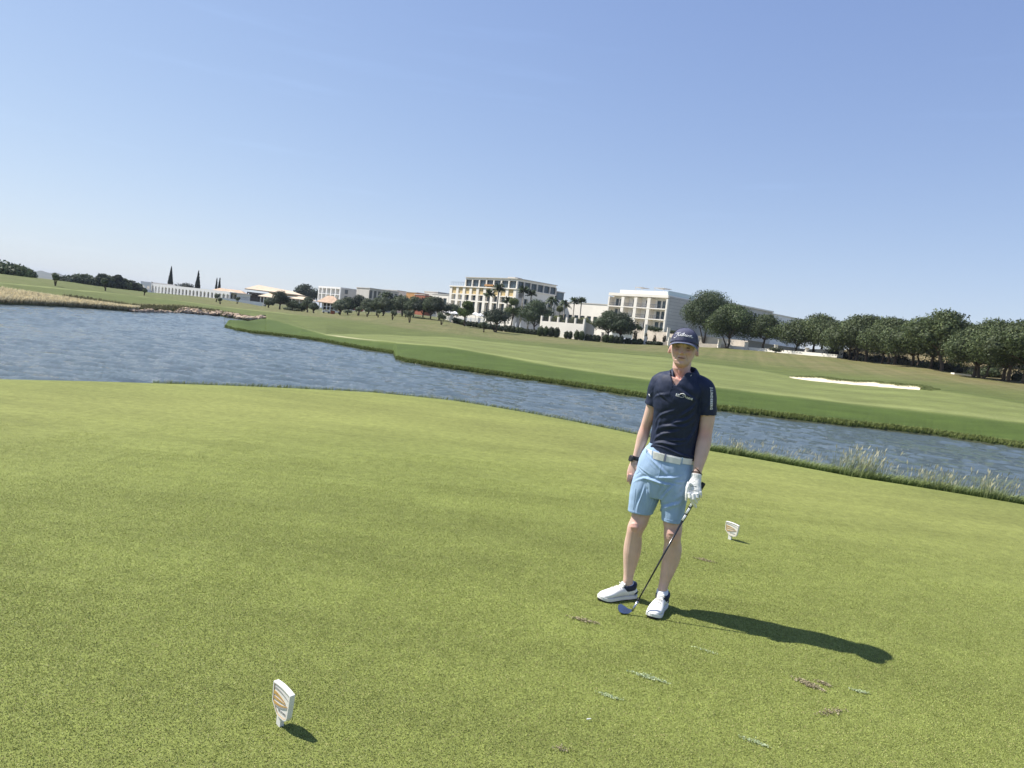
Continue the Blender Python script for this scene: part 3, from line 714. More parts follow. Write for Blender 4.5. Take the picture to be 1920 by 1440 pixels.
arc, fra = arcade('arcade_building', 'long low white clubhouse arcade with a row of arches on the left', A0_, Ua, Na, La, 0.6, za1, 22, La / 22 * 0.52, (za1 - 0.6) * 0.74, 0.5)
part(MB().box(0.5, La - 0.5, -9, -3.4, -1, za1 - 0.35, fra), 'wall', 'white', arc)
part(MB().box(0, La, -9.2, -0.503, za1 - 0.33, za1 - 0.05, fra), 'roof', 'white', arc)
for k in range(22):
    if k > 20: continue
    u = (k + 0.35) * La / 22; window(fra, arc, u, u + La / 22 * 0.33, 1.4, 3.3, 0, 3.22, m='dark')
Ue = np.array([math.cos(R(3)), math.sin(R(3)), 0]); Ne = np.array([math.sin(R(3)), -math.cos(R(3)), 0])
A1_ = atd(263, hor(263), D9 + 1); A1_[2] = 0; Le = along(A1_, Ue, 283.0)
zt_ = zat(263, 526.8, D9)
endb, fre = arcade('end_block', 'white arched end block with a parapet at the left tip of the arcade', A1_, Ue, Ne, Le, 0.4, zt_, 2, 1.3, (zt_ - 0.4) * 0.62, 0.4, sill=1.2)
part(MB().box(0.05, Le - 0.1, -3, -1.2, -1, zt_ - 0.3, fre), 'inner_wall', 'white', endb)
part(MB().box(Le * 0.95, Le + 9, -1.6, -1.3, za1 + 0.003, zt_ + 0.1, fre), 'parapet', 'grey', endb)
A2_ = atd(410, hor(410), 262); A2_[2] = 0; Lw = along(A2_, U_c, 492)
zw1 = zat(410, 557.5, 262)
tw_, frw = arcade('terrace_wall', 'long white terrace wall with low arches below the clubhouse', A2_, U_c, N_c, Lw, zw1 - 3.2, zw1, 7, 1.6, 1.7, 0.5, cat='wall')
part(MB().box(0, Lw, -8, -2.0, zw1 - 5, zw1 - 0.2, frw), 'inner_wall', 'white', tw_)
tr = MB()
for k in range(40): tr.box(k * Lw / 40, k * Lw / 40 + 0.05, -0.3, -0.25, zw1 + 0.003, zw1 + 1.0, frw)
tr.box(0, Lw, -0.32, -0.23, zw1 + 1.0, zw1 + 1.06, frw); part(tr, 'railing', 'frame', tw_)

# ---- walls, pillars, hedges along the resort boundary
def wall_line(name, label, pts, h, m, thick=0.35, cat='wall', cap=True, dz=0.0, group=None):
    """a wall following ground points"""
    P_ = [on_ground(px, d) for px, d in pts]
    th = thing(name, label, cat, tuple(P_[0]), group=group)
    mb = MB(); cp = MB()
    for a, b_ in zip(P_[:-1], P_[1:]):
        U = (b_ - a) * np.array([1, 1, 0]); L = np.linalg.norm(U); U /= L; N = np.array([U[1], -U[0], 0])
        hh = h if np.isscalar(h) else h[0]
        z0, z1 = a[2] + dz, b_[2] + dz
        V = []
        for (u, z) in ((0, z0), (L, z1)):
            for n_ in (0, -thick): 
                q = a + U * u + N * n_
                V += [(q[0], q[1], z - 1.0), (q[0], q[1], z + hh)]
        mb.add(V, [(0, 4, 5, 1), (2, 3, 7, 6), (1, 5, 7, 3), (0, 1, 3, 2), (4, 6, 7, 5)])
    part(mb, 'wall_panel', m, th)
    return th
def pillar(px, dist, h, w_=0.5, label='', group=None, m='cream', cat='pillar', name='wall_pillar'):
    p = on_ground(px, dist); p[2] -= 0.1
    th = thing(name, label, cat, tuple(p), group=group)
    MB().box(-w_ / 2, w_ / 2, -w_ / 2, w_ / 2, 0, h).build('shaft', MT[m], th)
    MB().box(-w_ / 2 - 0.06, w_ / 2 + 0.06, -w_ / 2 - 0.06, w_ / 2 + 0.06, h + 0.002, h + 0.12).build('cap', MT[m], th)
    return th
# tall bright wall px 1010-1092
def wall_px(name, label, px0, px1, dist0, dist1, py0, py1, depth_z, m, cat='wall', thick=0.5, extra=None):
    a = atd(px0, hor(px0), dist0); b_ = atd(px1, hor(px1), dist1); za, zb_ = zat(px0, py0, dist0), zat(px1, py1, dist1)
    th = thing(name, label, cat, (a[0], a[1], gz(a[0], a[1])))
    U = (b_ - a) * np.array([1, 1, 0]); L = np.linalg.norm(U); U /= L; N = np.array([U[1], -U[0], 0])
    V = []
    for (q, z) in ((a, za), (b_, zb_)):
        for n_ in (0, -thick): p = q + N * n_; V += [(p[0], p[1], z - depth_z), (p[0], p[1], z)]
    part(MB().add(V, [(0, 4, 5, 1), (2, 3, 7, 6), (1, 5, 7, 3), (0, 1, 3, 2), (4, 6, 7, 5)]), 'wall_panel', m, th)
    return th, Face(a, U, N), L, (za, zb_)
tb, fb, Lb, (zba, zbb) = wall_px('garden_wall', 'tall bright cream retaining wall between the dark round tree and the hedge', 1010, 1092, 158.5, 150, 601, 607.5, 5, 'cream')
for k in range(6):
    u = k * (Lb - 0.4) / 5; zz = zba + (zbb - zba) * u / Lb
    part(MB().box(u, u + 0.4, -0.42, -0.02, zz - 0.1, zz + 1.15, fb), 'pillar', 'cream', tb)
    if k < 5:
        mb = MB()
        for q in range(12): x = u + 0.5 + q * ((Lb - 0.4) / 5 - 0.5) / 12; z_ = zba + (zbb - zba) * x / Lb; mb.box(x, x + 0.04, -0.24, -0.2, z_ - 0.05, z_ + 0.9, fb)
        part(mb, 'railing', 'dark', tb)
tb2, *_ = wall_px('shaded_gate_wall', 'short shaded return wall with an iron gate right of the bright wall', 1093, 1112, 152.4, 162, 603, 611, 4.5, 'grey')
t3, f3w, L3, (z3a, z3b) = wall_px('stone_wall', 'long pinkish stone retaining wall below the right hotel block', 1184, 1400, 186, 160, 616, 639, 8, 'stone')
for px in (1207, 1249):
    d = 167; p = atd(px, hor(px), d); zt = zat(px, 614 if px < 1220 else 620, d) + 0.6
    pp = thing('garden_pillar', 'cream pillar standing on the stone wall %s' % ('left of the small hedge' if px < 1220 else 'right of the small hedge'), 'pillar', (p[0], p[1], zt - 3))
    MB().box(-0.3, 0.3, -0.3, 0.3, 0, 3).build('shaft', MT['cream'], pp); MB().box(-0.36, 0.36, -0.36, 0.36, 3.002, 3.15).build('cap', MT['cream'], pp)
wall_line('boundary_wall', 'low pale boundary wall running behind the clipped hedge', [(846, 180), (900, 171), (980, 164), (1048, 161), (1100, 157)], 0.5, 'cream')
wall_line('low_wall', 'low stone kerb wall at the top of the dry slope behind the golfer', [(1112, 156), (1200, 152.5), (1260, 151), (1357, 146)], 0.7, 'stone')
wall_line('long_low_wall', 'long low pale wall behind the pine trunks', [(1357, 147), (1450, 139), (1566, 130)], 0.55, 'cream')
for i, (px, d, h, lb_) in enumerate([(845, 182, 2.0, 'cream gate pillar at the left end of the boundary wall'), (872, 177, 2.2, 'splayed cream pillar under the bright green tree'), (897, 172.5, 2.4, 'white pillar beneath the pale parasol'),
        (958, 166, 1.5, 'squat cream pillar beside the garden chairs'), (983, 164, 1.6, 'cream pillar between the garden chairs and the hedge'), (1128, 156, 2.0, 'cream pillar on the left of the twin round trees'),
        (1208, 152, 1.7, 'cream pillar at the foot of the stone wall under a climbing plant'), (1253, 151, 1.7, 'cream pillar just left of the golfer\'s cap'), (1346, 146, 1.6, 'cream pillar under the big umbrella pine'),
        (1396, 143, 1.5, 'white pillar between the first two pines'), (1451, 139, 1.4, 'white pillar between the second and third pines'), (1509, 135, 1.3, 'white pillar left of the fourth pine trunk')]):
    pillar(px, d, h, 0.55, lb_, 'pillars along the boundary wall')
wall_px('greenish_wall', 'pale grey green garden wall behind the pine trunks', 1428, 1512, 145, 140, 643.5, 655, 4, 'grey')
wall_px('white_shed_wall', 'pale wall with narrow slots at the end of the long low wall', 1512, 1572, 139, 133, 654, 655, 4, 'cream')
wall_px('dark_shed_wall', 'grey shed wall left of the second pine trunk', 1398, 1428, 146, 145, 637, 642, 4, 'grey')
# parasols and terrace of the hotel
tt, ft, Lt_, _z = wall_px('terrace_front', 'white hotel terrace front with a curved step below the parasols', 833, 905, 196, 186, 594, 597, 5, 'white')
def parasol(px, py, dist, w_, label):
    p = atd(px, py, dist); zg_ = p[2] - 2.4
    th = thing('parasol', label, 'parasol', (p[0], p[1], zg_), group='parasols on the hotel terrace')
    MB().tube([(0, 0, 0), (0, 0, 2.5)], 0.04, 6).build('pole', MT['frame'], th)
    V = [(0, 0, 2.75)] + [(w_ * math.cos(k * math.pi / 4 + .4), w_ * math.sin(k * math.pi / 4 + .4), 2.15) for k in range(8)] + [(w_ * math.cos(k * math.pi / 4 + .4), w_ * math.sin(k * math.pi / 4 + .4), 1.98) for k in range(8)] + [(0, 0, 2.7)]
    MB().add(V, [(0, k + 1, (k + 1) % 8 + 1) for k in range(8)] + [(k + 1, k + 9, (k + 1) % 8 + 9, (k + 1) % 8 + 1) for k in range(8)] + [(17, (k + 1) % 8 + 9, k + 9) for k in range(8)]).build('canopy', MT['canvas'], th)
for a in [(841, 584, 190, 1.5, 'leftmost white parasol on the hotel terrace'), (853, 586, 188, 1.5, 'white parasol just left of the bright green tree'), (892, 588, 184, 1.6, 'white parasol just right of the bright green tree'), (901, 590, 176, 1.3, 'cream parasol beside the white lamp pillar')]: parasol(*a)
# garden chairs / folded parasols
for i, (px, lb_) in enumerate([(881, 'folded white parasol on the left of the terrace step'), (966, 'folded white parasol left of the dark round tree'), (974, 'folded white parasol right behind the cream pillar'), (935, 'folded white parasol behind the branching dark tree')]):
    p = on_ground(px, 172); th = thing('folded_parasol', lb_, 'parasol', tuple(p), group='folded parasols behind the hedge')
    MB().tube([(0, 0, 0), (0, 0, 2.3)], 0.03, 6).build('pole', MT['frame'], th)
    MB().tube([(0, 0, 0.8), (0, 0, 1.1), (0, 0, 2.1), (0, 0, 2.4)], [0.1, 0.2, 0.1, 0.02], 8).build('canopy', MT['canvas'], th)
# golf buggies below the clay pavilion
def buggy(px, dist, rz, label):
    p = on_ground(px, dist)
    th = thing('golf_buggy', label, 'golf cart', tuple(p), rz, 'golf buggies by the clay pavilion')
    MB().box(-1.1, 1.1, -0.55, 0.55, 0.3, 0.75).box(-1.0, -0.3, -0.5, 0.5, 0.75, 1.0).build('body', MT['white'], th)
    MB().box(-0.95, 0.8, -0.6, 0.6, 1.85, 1.95).build('roof', MT['canvas'], th)
    f = MB()
    for sx in (-0.85, 0.7):
        for sy in (-0.5, 0.5): f.box(sx - 0.03, sx + 0.03, sy - 0.03, sy + 0.03, 0.75, 1.85)
    f.build('roof_post', MT['dark'], th)
    MB().box(-0.3, 0.3, -0.5, 0.5, 0.75, 0.95).build('seat', MT['frame'], th)
    for sx in (-0.7, 0.7):
        for sy in (-0.5, 0.5): MB().tube([(sx, sy - 0.09, 0.24), (sx, sy + 0.09, 0.24)], 0.24, 12).build('wheel', MT['dark'], th)
buggy(612, 205, 0.3, 'white roofed golf buggy on the left under the clay pavilion'); buggy(622, 204, 0.2, 'white roofed golf buggy in the middle under the clay pavilion'); buggy(631, 203, 0.15, 'white roofed golf buggy on the right, beside the dark trees')
p = on_ground(624, 196)
th = thing('litter_bin', 'small red brown box on the grass below the buggies', 'bin', tuple(p)); MB().box(-0.5, 0.5, -0.3, 0.3, 0, 0.85).build('body', MT['redbrown'], th); MB().box(-0.55, 0.55, -0.35, 0.35, 0.852, 0.95).build('lid', MT['dark'], th)
# ------------------------------------------------------------------ trees and plants
def leaf_mesh(centers, normals, size, cols, seed=0, aspect=0.6):
    """one small bent leaf-clump quad per point"""
    r = np.random.default_rng(seed); n = len(centers)
    nn = normals + r.normal(0, 0.55, (n, 3)); nn /= np.linalg.norm(nn, axis=1)[:, None] + 1e-9
    t = r.normal(0, 1, (n, 3)); u = np.cross(nn, t); u /= np.linalg.norm(u, axis=1)[:, None] + 1e-9; v = np.cross(nn, u)
    s = size * r.uniform(0.6, 1.35, n)[:, None]
    P0 = centers - u * s * 0.5 - v * s * aspect * 0.35; P1 = centers + u * s * 0.5 - v * s * aspect * 0.25
    P2 = centers + u * s * 0.18 + v * s * aspect * 0.7; P3 = centers - u * s * 0.35 + v * s * aspect * 0.45
    V = np.stack([P0, P1, P2, P3], 1).reshape(-1, 3)
    Fc = np.arange(4 * n).reshape(-1, 4)
    C = np.repeat(np.concatenate([cols, np.ones((n, 1))], 1), 4, axis=0)
    return V, Fc, C
def crown_points(lobes, n, seed, shell=0.55):
    """points spread through lobes (c, (rx,ry,rz)), denser near their surface"""
    r = np.random.default_rng(seed)
    w_ = np.array([l[1][0] * l[1][1] + l[1][1] * l[1][2] + l[1][0] * l[1][2] for l in lobes]); w_ = w_ / w_.sum()
    idx = r.choice(len(lobes), n, p=w_)
    d = r.normal(0, 1, (n, 3)); d /= np.linalg.norm(d, axis=1)[:, None]
    rad = shell + (1.06 - shell) * r.random(n) ** 0.6
    c = np.array([l[0] for l in lobes])[idx]; a = np.array([l[1] for l in lobes])[idx]
    bump = 1 + 0.13 * np.sin(d[:, 0] * 9 + idx) * np.sin(d[:, 1] * 8 + 2 * idx) * np.sin(d[:, 2] * 7 + 1)
    return c + d * a * (rad * bump)[:, None], d, idx
def crown(name, lobes, n, size, base, parent, seed, var=0.35, shell=0.50, light=None, core=0.52):
    P, d, idx = crown_points(lobes, n, seed, shell)
    r = np.random.default_rng(seed + 1)
    lob = r.uniform(1 - var, 1 + var, len(lobes))[idx]
    k = (lob * r.uniform(0.7, 1.35, n))[:, None]
    cols = np.array(base)[None, :] * k
    if light is not None:
        m_ = r.random(n)[:, None] < 0.25; cols = np.where(m_, np.array(light)[None, :] * k, cols)
    V, Fc, C = leaf_mesh(P, d, size, cols, seed + 2)
    if core:   # solid darker filling added inside each lobe to block light
        VV = [V]; FF = [Fc]; CC = [C]; b = len(V)
        th_ = np.linspace(0, math.pi, 6); ph_ = np.linspace(0, 2 * math.pi, 9)[:-1]
        for (c, a) in lobes:
            g = np.array([[math.sin(t) * math.cos(p), math.sin(t) * math.sin(p), math.cos(t)] for t in th_ for p in ph_]) * np.array(a) * core + np.array(c)
            q = np.array([[i * 8 + j, i * 8 + (j + 1) % 8, (i + 1) * 8 + (j + 1) % 8, (i + 1) * 8 + j] for i in range(5) for j in range(8)])
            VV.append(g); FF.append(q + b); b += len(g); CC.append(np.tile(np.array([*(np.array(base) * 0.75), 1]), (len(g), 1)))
        V = np.concatenate(VV); Fc = np.concatenate(FF); C = np.concatenate(CC)
    return mesh_np(name, V, Fc, MT['leaf'], parent, attrs={'Col': ('POINT', 'FLOAT_COLOR', C)})
def limb(mb, a, b, r0, r1, bend, seed):
    r = random.Random(seed); a = np.array(a, float); b = np.array(b, float); pts = []
    for k in range(6):
        t = k / 5; p = a * (1 - t) + b * t + np.array([r.uniform(-1, 1), r.uniform(-1, 1), 0]) * bend * math.sin(t * math.pi)
        pts.append(p)
    mb.tube(pts, [r0 + (r1 - r0) * k / 5 for k in range(6)], 7)
PINE = (0.074, 0.098, 0.040); PINE_L = (0.118, 0.140, 0.055)
def make_pine(name, label, cat, seed, H=8.0, W=7.0, lean=0.5, trunk_h=0.42, flat=1.0, group=None, n=6200, base=PINE, light=PINE_L, leafsize=0.24, twin=False):
    r = random.Random(seed)
    th = thing(name, label, cat, group=group)
    zc = H * trunk_h
    lobes = []
    tops = []
    nl = r.randint(8, 11)
    for k in range(nl):
        a = 2 * math.pi * k / nl + r.uniform(-.3, .3); rd = W * 0.5 * r.uniform(0.42, 0.68)
        c = (rd * math.cos(a) + lean, rd * math.sin(a), zc + (H - zc) * r.uniform(0.25, 0.52))
        s = W * r.uniform(0.17, 0.25); lobes.append((c, (s, s, s * r.uniform(0.75, 1.0) * flat))); tops.append(c)
    for k in range(4):
        a = r.uniform(0, 6.28); rd = W * 0.14 * r.random()
        s = W * r.uniform(0.22, 0.28); lobes.append(((rd * math.cos(a) + lean, rd * math.sin(a), H - s * 1.0 * flat * 0.8 - r.uniform(0.1, .4)), (s, s, s * 0.8 * flat)))
    mb = MB()
    fork = (lean * 0.6 + r.uniform(-.2, .2), r.uniform(-.2, .2), zc * r.uniform(0.75, 1.0))
    limb(mb, (0, 0, -0.4), fork, 0.24, 0.17, 0.15, seed)
    for k in range(0, nl, 2): limb(mb, fork, (tops[k][0] * 0.85, tops[k][1] * 0.85, tops[k][2] - 0.1), 0.12, 0.04, 0.25, seed + k + 5)
    limb(mb, fork, (lean, 0, H * 0.85), 0.14, 0.04, 0.2, seed + 33)
    if twin: limb(mb, (0.15, 0.3, -0.4), (fork[0] - 1.4, 0.6, zc * 1.15), 0.18, 0.1, 0.25, seed + 50)
    mb.build('trunk', MT['bark'], th, smooth=True)
    crown('crown', lobes, n, leafsize, base, th, seed, light=light)
    return th
def put(th, px, dist, H_scale=1.0, rz=0.0, dz=-0.1):
    p = on_ground(px, dist); th.location = (p[0], p[1], p[2] + dz); th.rotation_euler = (0, 0, rz); th.scale = (H_scale, H_scale, H_scale)
    return th
protos = [make_pine('stone_pine', 'x', 'tree', 11 + i, H=(7.3, 6.7, 7.6, 6.9)[i], W=(7.9, 8.6, 7.4, 9.2)[i], lean=(0.5, -0.4, 0.9, 0.2)[i], trunk_h=(0.33, 0.28, 0.34, 0.26)[i], n=10000, twin=(i == 3)) for i in range(4)]
# px of trunk base, distance, top pixel y, label
pines = [
 (1426, 142, 0, 1.00, 'round pine with a thick forked trunk, first right of the big umbrella pine'),
 (1487, 139, 1, 1.00, 'pine with a single slim leaning trunk in front of the pale wall'),
 (1522, 138, 2, 1.02, 'pine with a straight trunk just left of the white slotted wall'),
 (1536, 137, 0, 1.02, 'pine with a forked trunk in front of the white slotted wall'),
 (1551, 134, 1, 0.98, 'pine with a dark leaning trunk at the right edge of the white slotted wall'),
 (1590, 129, 3, 0.98, 'pine standing alone against the dark thicket above the left tip of the bunker'),
 (1602, 127, 2, 1.0, 'pine with a pale trunk above the left part of the bunker'),
 (1622, 125, 0, 1.05, 'tall dome shaped pine above the middle of the bunker'),
 (1651, 121, 1, 0.95, 'pine with a thin leaning trunk left of the paired trunks above the bunker'),
 (1664, 119, 2, 0.95, 'first of two close pines with leaning trunks above the bunker'),
 (1676, 118, 0, 0.95, 'second of two close pines with leaning trunks above the bunker'),
 (1708, 113, 3, 1.00, 'pine with a pale trunk and bare crossing limbs above the right tip of the bunker'),
 (1738, 110, 1, 0.98, 'pine with a thin dark leaning trunk right of the one with bare limbs'),
 (1764, 106, 2, 1.06, 'tall dome topped pine right of the pine with a leaning trunk'),
 (1822, 98, 0, 0.88, 'pine with a dark crooked trunk beside the pale fallen rubbish'),
 (1834, 97, 3, 0.90, 'pine with a straight dark trunk, third from the right edge of the photo'),
 (1874, 94, 1, 0.92, 'pine with a heavy trunk, second from the right edge of the photo'),
 (1888, 93, 2, 0.90, 'pine with v shaped twin trunks near the right edge of the photo'),
 (1916, 91, 0, 0.93, 'pine cut off by the right edge of the photo'),
 (1640, 140, 3, 1.0, 'shaded pine of the second row above the bunker'),
 (1572, 146, 0, 0.95, 'shaded pine of the second row behind the dark thicket'),
 (1795, 122, 1, 0.95, 'shaded pine of the second row behind the tall dome topped pine'),
 (1855, 112, 2, 0.95, 'shaded pine of the second row near the right edge of the photo'),
 (1925, 108, 3, 0.95, 'shaded pine of the second row at the right edge of the photo')]
used = set()
for k, (px, d, pi_, s, lb_) in enumerate(pines):
    t_ = protos[pi_] if pi_ not in used else copy_tree(protos[pi_]); used.add(pi_)
    t_['label'] = lb_; t_['group'] = 'stone pines along the top of the slope'
    put(t_, px, d, s, rz=(k * 2.1) % 6.28 if k % 3 else 0.2 * k)
# large pines by the right hotel
def tree(name, label, px, dist, H, W, seed, trunk_h=0.35, base=(0.06, 0.085, 0.036), light=None, n=6000, group=None, lean=0.0, leafsize=0.26, flat=1.0, cat='tree', dz=-0.1, rz=0.0, twin=False):
    t_ = make_pine(name, label, cat, seed, H, W, lean, trunk_h, flat, group, n, base, light, leafsize, twin)
    return put(t_, px, dist, 1.0, rz, dz)
tree('umbrella_pine', 'tall double domed pine rising behind the golfer\'s cap', 1317, 168, 13.0, 13.5, 41, 0.30, (0.062, 0.085, 0.038), (0.085, 0.11, 0.045), 22000, twin=True)
tree('umbrella_pine', 'big broad umbrella pine with a forked trunk right of the golfer\'s head', 1362, 145, 8.8, 10.8, 42, 0.27, (0.070, 0.098, 0.038), (0.105, 0.13, 0.05), 20000, twin=True)
DARK = (0.088, 0.112, 0.058); OLV = (0.125, 0.148, 0.088)
g_mid = 'dark round trees along the resort wall'
tree('round_tree', 'left of the twin dark round trees in front of the right hotel', 1137, 154, 7.2, 6.6, 51, 0.3, DARK, None, 6500, g_mid)
tree('round_tree', 'right of the twin dark round trees in front of the right hotel', 1160, 152, 7.0, 7.6, 52, 0.28, (0.05, 0.068, 0.036), None, 6500, g_mid)
tree('round_tree', 'large dark green tree in front of the hotel corner', 1000, 186, 8.9, 10.4, 53, 0.22, (0.060, 0.085, 0.040), (0.085, 0.115, 0.045), 9500, g_mid)
tree('dark_tree', 'branching dark tree with a thick black trunk in front of the hotel columns', 929, 150, 5.4, 6.4, 54, 0.34, (0.045, 0.06, 0.035), None, 3600, None, twin=True)
tree('lime_tree', 'bright green small tree in front of the hotel\'s left corner', 871, 166, 6.2, 4.5, 55, 0.34, (0.085, 0.125, 0.028), (0.14, 0.18, 0.04), 4200, None)
tree('lime_tree', 'yellow green tree behind the hotel\'s palms', 957, 192, 9.0, 5.2, 56, 0.35, (0.085, 0.12, 0.03), (0.15, 0.18, 0.05), 3600, None)
for i, (px, d, H, W, col, lb_) in enumerate([
   (1044, 178, 7.5, 3.2, (0.10, 0.115, 0.04), 'narrow yellowish tree at the end of the hotel\'s stone wing'),
   (1070, 176, 5.2, 6.5, (0.105, 0.125, 0.045), 'yellow green bushy tree behind the bright garden wall, left one'),
   (1094, 176, 5.4, 6.5, (0.115, 0.13, 0.05), 'yellow green bushy tree behind the bright garden wall, right one')]):
    tree('lime_tree', lb_, px, d, H, W, 60 + i, 0.25, col, (0.17, 0.18, 0.07), 3400, 'yellow green trees behind the bright wall')
# dark trees between the pavilion and the hotel
mids = [(637, 190, 4.6, 4.6, OLV, 'grey green tree touching the clay pavilion\'s right edge'), (652, 192, 5.4, 5.0, DARK, 'dark tree second from the clay pavilion'),
 (672, 194, 6.2, 6.6, (0.036, 0.05, 0.032), 'dense blackish tree above the red bougainvillea'), (690, 190, 5.2, 4.6, OLV, 'grey green tree right of the red bougainvillea'),
 (706, 188, 5.6, 5.4, DARK, 'dark tree with a short black trunk below the front palm'), (718, 187, 5.6, 5.0, OLV, 'grey green tree with a forked trunk below the front palm'),
 (735, 188, 5.2, 5.2, DARK, 'low dark tree between the two date palms'), (754, 187, 6.0, 4.6, OLV, 'tree with a straight trunk below the second date palm'),
 (774, 185, 6.4, 6.0, DARK, 'dark tree right of the second date palm'), (792, 183, 6.2, 6.0, (0.036, 0.05, 0.032), 'dark tree in front of the flat beige tower block'),
 (806, 180, 6.8, 6.2, DARK, 'spreading dark tree in front of the low portico'), (821, 178, 6.8, 6.6, (0.04, 0.055, 0.03), 'dark tree with a pale forked trunk left of the terrace'),
 (846, 196, 5.6, 5.4, DARK, 'round dark tree behind the white parasols')]
for i, (px, d, H, W, col, lb_) in enumerate(mids):
    tree('dark_tree', lb_, px, d, H * 0.92, W, 80 + i, 0.26, col, None, 4200, 'dark trees between the clubhouse and the hotel', dz=-0.2)
ol = [(525, 196, 5.2, 5.2, (0.062, 0.078, 0.048), 'large grey green olive tree in front of the timber pavilion'), (505, 206, 3.0, 3.2, OLV, 'small olive right of the white terrace wall'),
 (550, 200, 3.0, 4.2, DARK, 'low dark tree right of the large olive'), (577, 190, 4.3, 3.6, OLV, 'upright olive left of the clay pavilion'), (588, 186, 2.9, 2.8, OLV, 'small olive at the foot of the clay pavilion'), (565, 204, 2.6, 3.6, DARK, 'dark bush like tree left of the upright olive')]
for i, (px, d, H, W, col, lb_) in enumerate(ol): tree('olive_tree', lb_, px, d, H, W, 110 + i, 0.28, col, None, 3200, 'olive trees in front of the clubhouse')
tree('umbrella_pine', 'dark domed pine behind the right end of the timber pavilion', 573, 360, 11.2, 13.5, 120, 0.3, (0.04, 0.06, 0.035), None, 4500, leafsize=0.6)
# saplings on the rough
saps = [(638, 178, 3.0, 'sapling right of the red brown box'), (672, 176, 2.4, 'sapling below the red bougainvillea'), (689, 170, 2.2, 'small y shaped sapling right of the bougainvillea'), (709, 168, 1.8, 'tiny pale sapling on the dry slope'),
 (736, 152, 2.2, 'v shaped sapling alone on the dry slope'), (768, 142, 2.4, 'dark narrow sapling lowest on the dry slope'), (828, 146, 2.4, 'forked sapling below the pale trunked tree'), (760, 178, 1.8, 'small sapling at the foot of the second date palm row'),
 (908, 136, 2.0, 'small leaning sapling left of the branching dark tree'), (104, 130, 1.9, 'lone small tree leaning on the far left slope'), (199, 150, 2.3, 'round crowned sapling on the far left fairway edge'), (271, 165, 1.5, 'small dark sapling in front of the arcade\'s left end'),
 (406, 196, 2.2, 'sapling in front of the arcade\'s right end'), (414, 180, 1.6, 'low sapling just right of and below the arcade'), (445, 205, 1.9, 'thin sapling in front of the white terrace wall')]
for i, (px, d, H, lb_) in enumerate(saps):
    th = thing('sapling', lb_, 'tree', tuple(on_ground(px, d)), 0, 'young olive trees on the rough')
    r = random.Random(200 + i); mb = MB(); lobes = []
    for k in range(3):
        e = (r.uniform(-.45, .45) * H * 0.5, r.uniform(-.3, .3) * H * .4, H * r.uniform(0.55, 0.75)); limb(mb, (0, 0, -0.2), e, 0.09, 0.04, 0.08, i * 7 + k)
        s = H * r.uniform(0.16, 0.26); lobes.append(((e[0], e[1], e[2] + s * 0.5), (s, s, s)))
    mb.build('trunk', MT['bark'], th, smooth=True)
    crown('crown', lobes, 420, 0.26, OLV, th, 300 + i, core=0.5)
# cypresses
def cypress(px, dist, py_top, w_, label):
    p = on_ground(px, dist); H = (zat(px + 1, py_top, dist) - p[2]) * 0.96
    th = thing('cypress', label, 'tree', tuple(p), 0, 'cypresses behind the clubhouse')
    lobes = [((0, 0, H * t), (w_ * k, w_ * k, H * 0.16)) for t, k in ((0.14, 0.95), (0.3, 1.0), (0.46, 0.85), (0.6, 0.66), (0.73, 0.48), (0.84, 0.3), (0.93, 0.15))]
    MB().tube([(0, 0, -0.3), (0, 0, H * 0.5)], 0.2, 6).build('trunk', MT['bark'], th)
    crown('crown', lobes, 3000, 0.5, (0.020, 0.032, 0.020), th, int(px), core=0.8, shell=0.75)
cypress(318, 335, 501, 1.15, 'tallest cypress, standing behind the left part of the arcade')
cypress(369, 330, 508.5, 1.15, 'second tall cypress, just left of the orange roof')
cypress(404, 350, 522.5, 0.6, 'small cypress behind the orange roof, left of the pair'); cypress(409.5, 350, 521.5, 0.7, 'small cypress behind the orange roof, right of the pair')
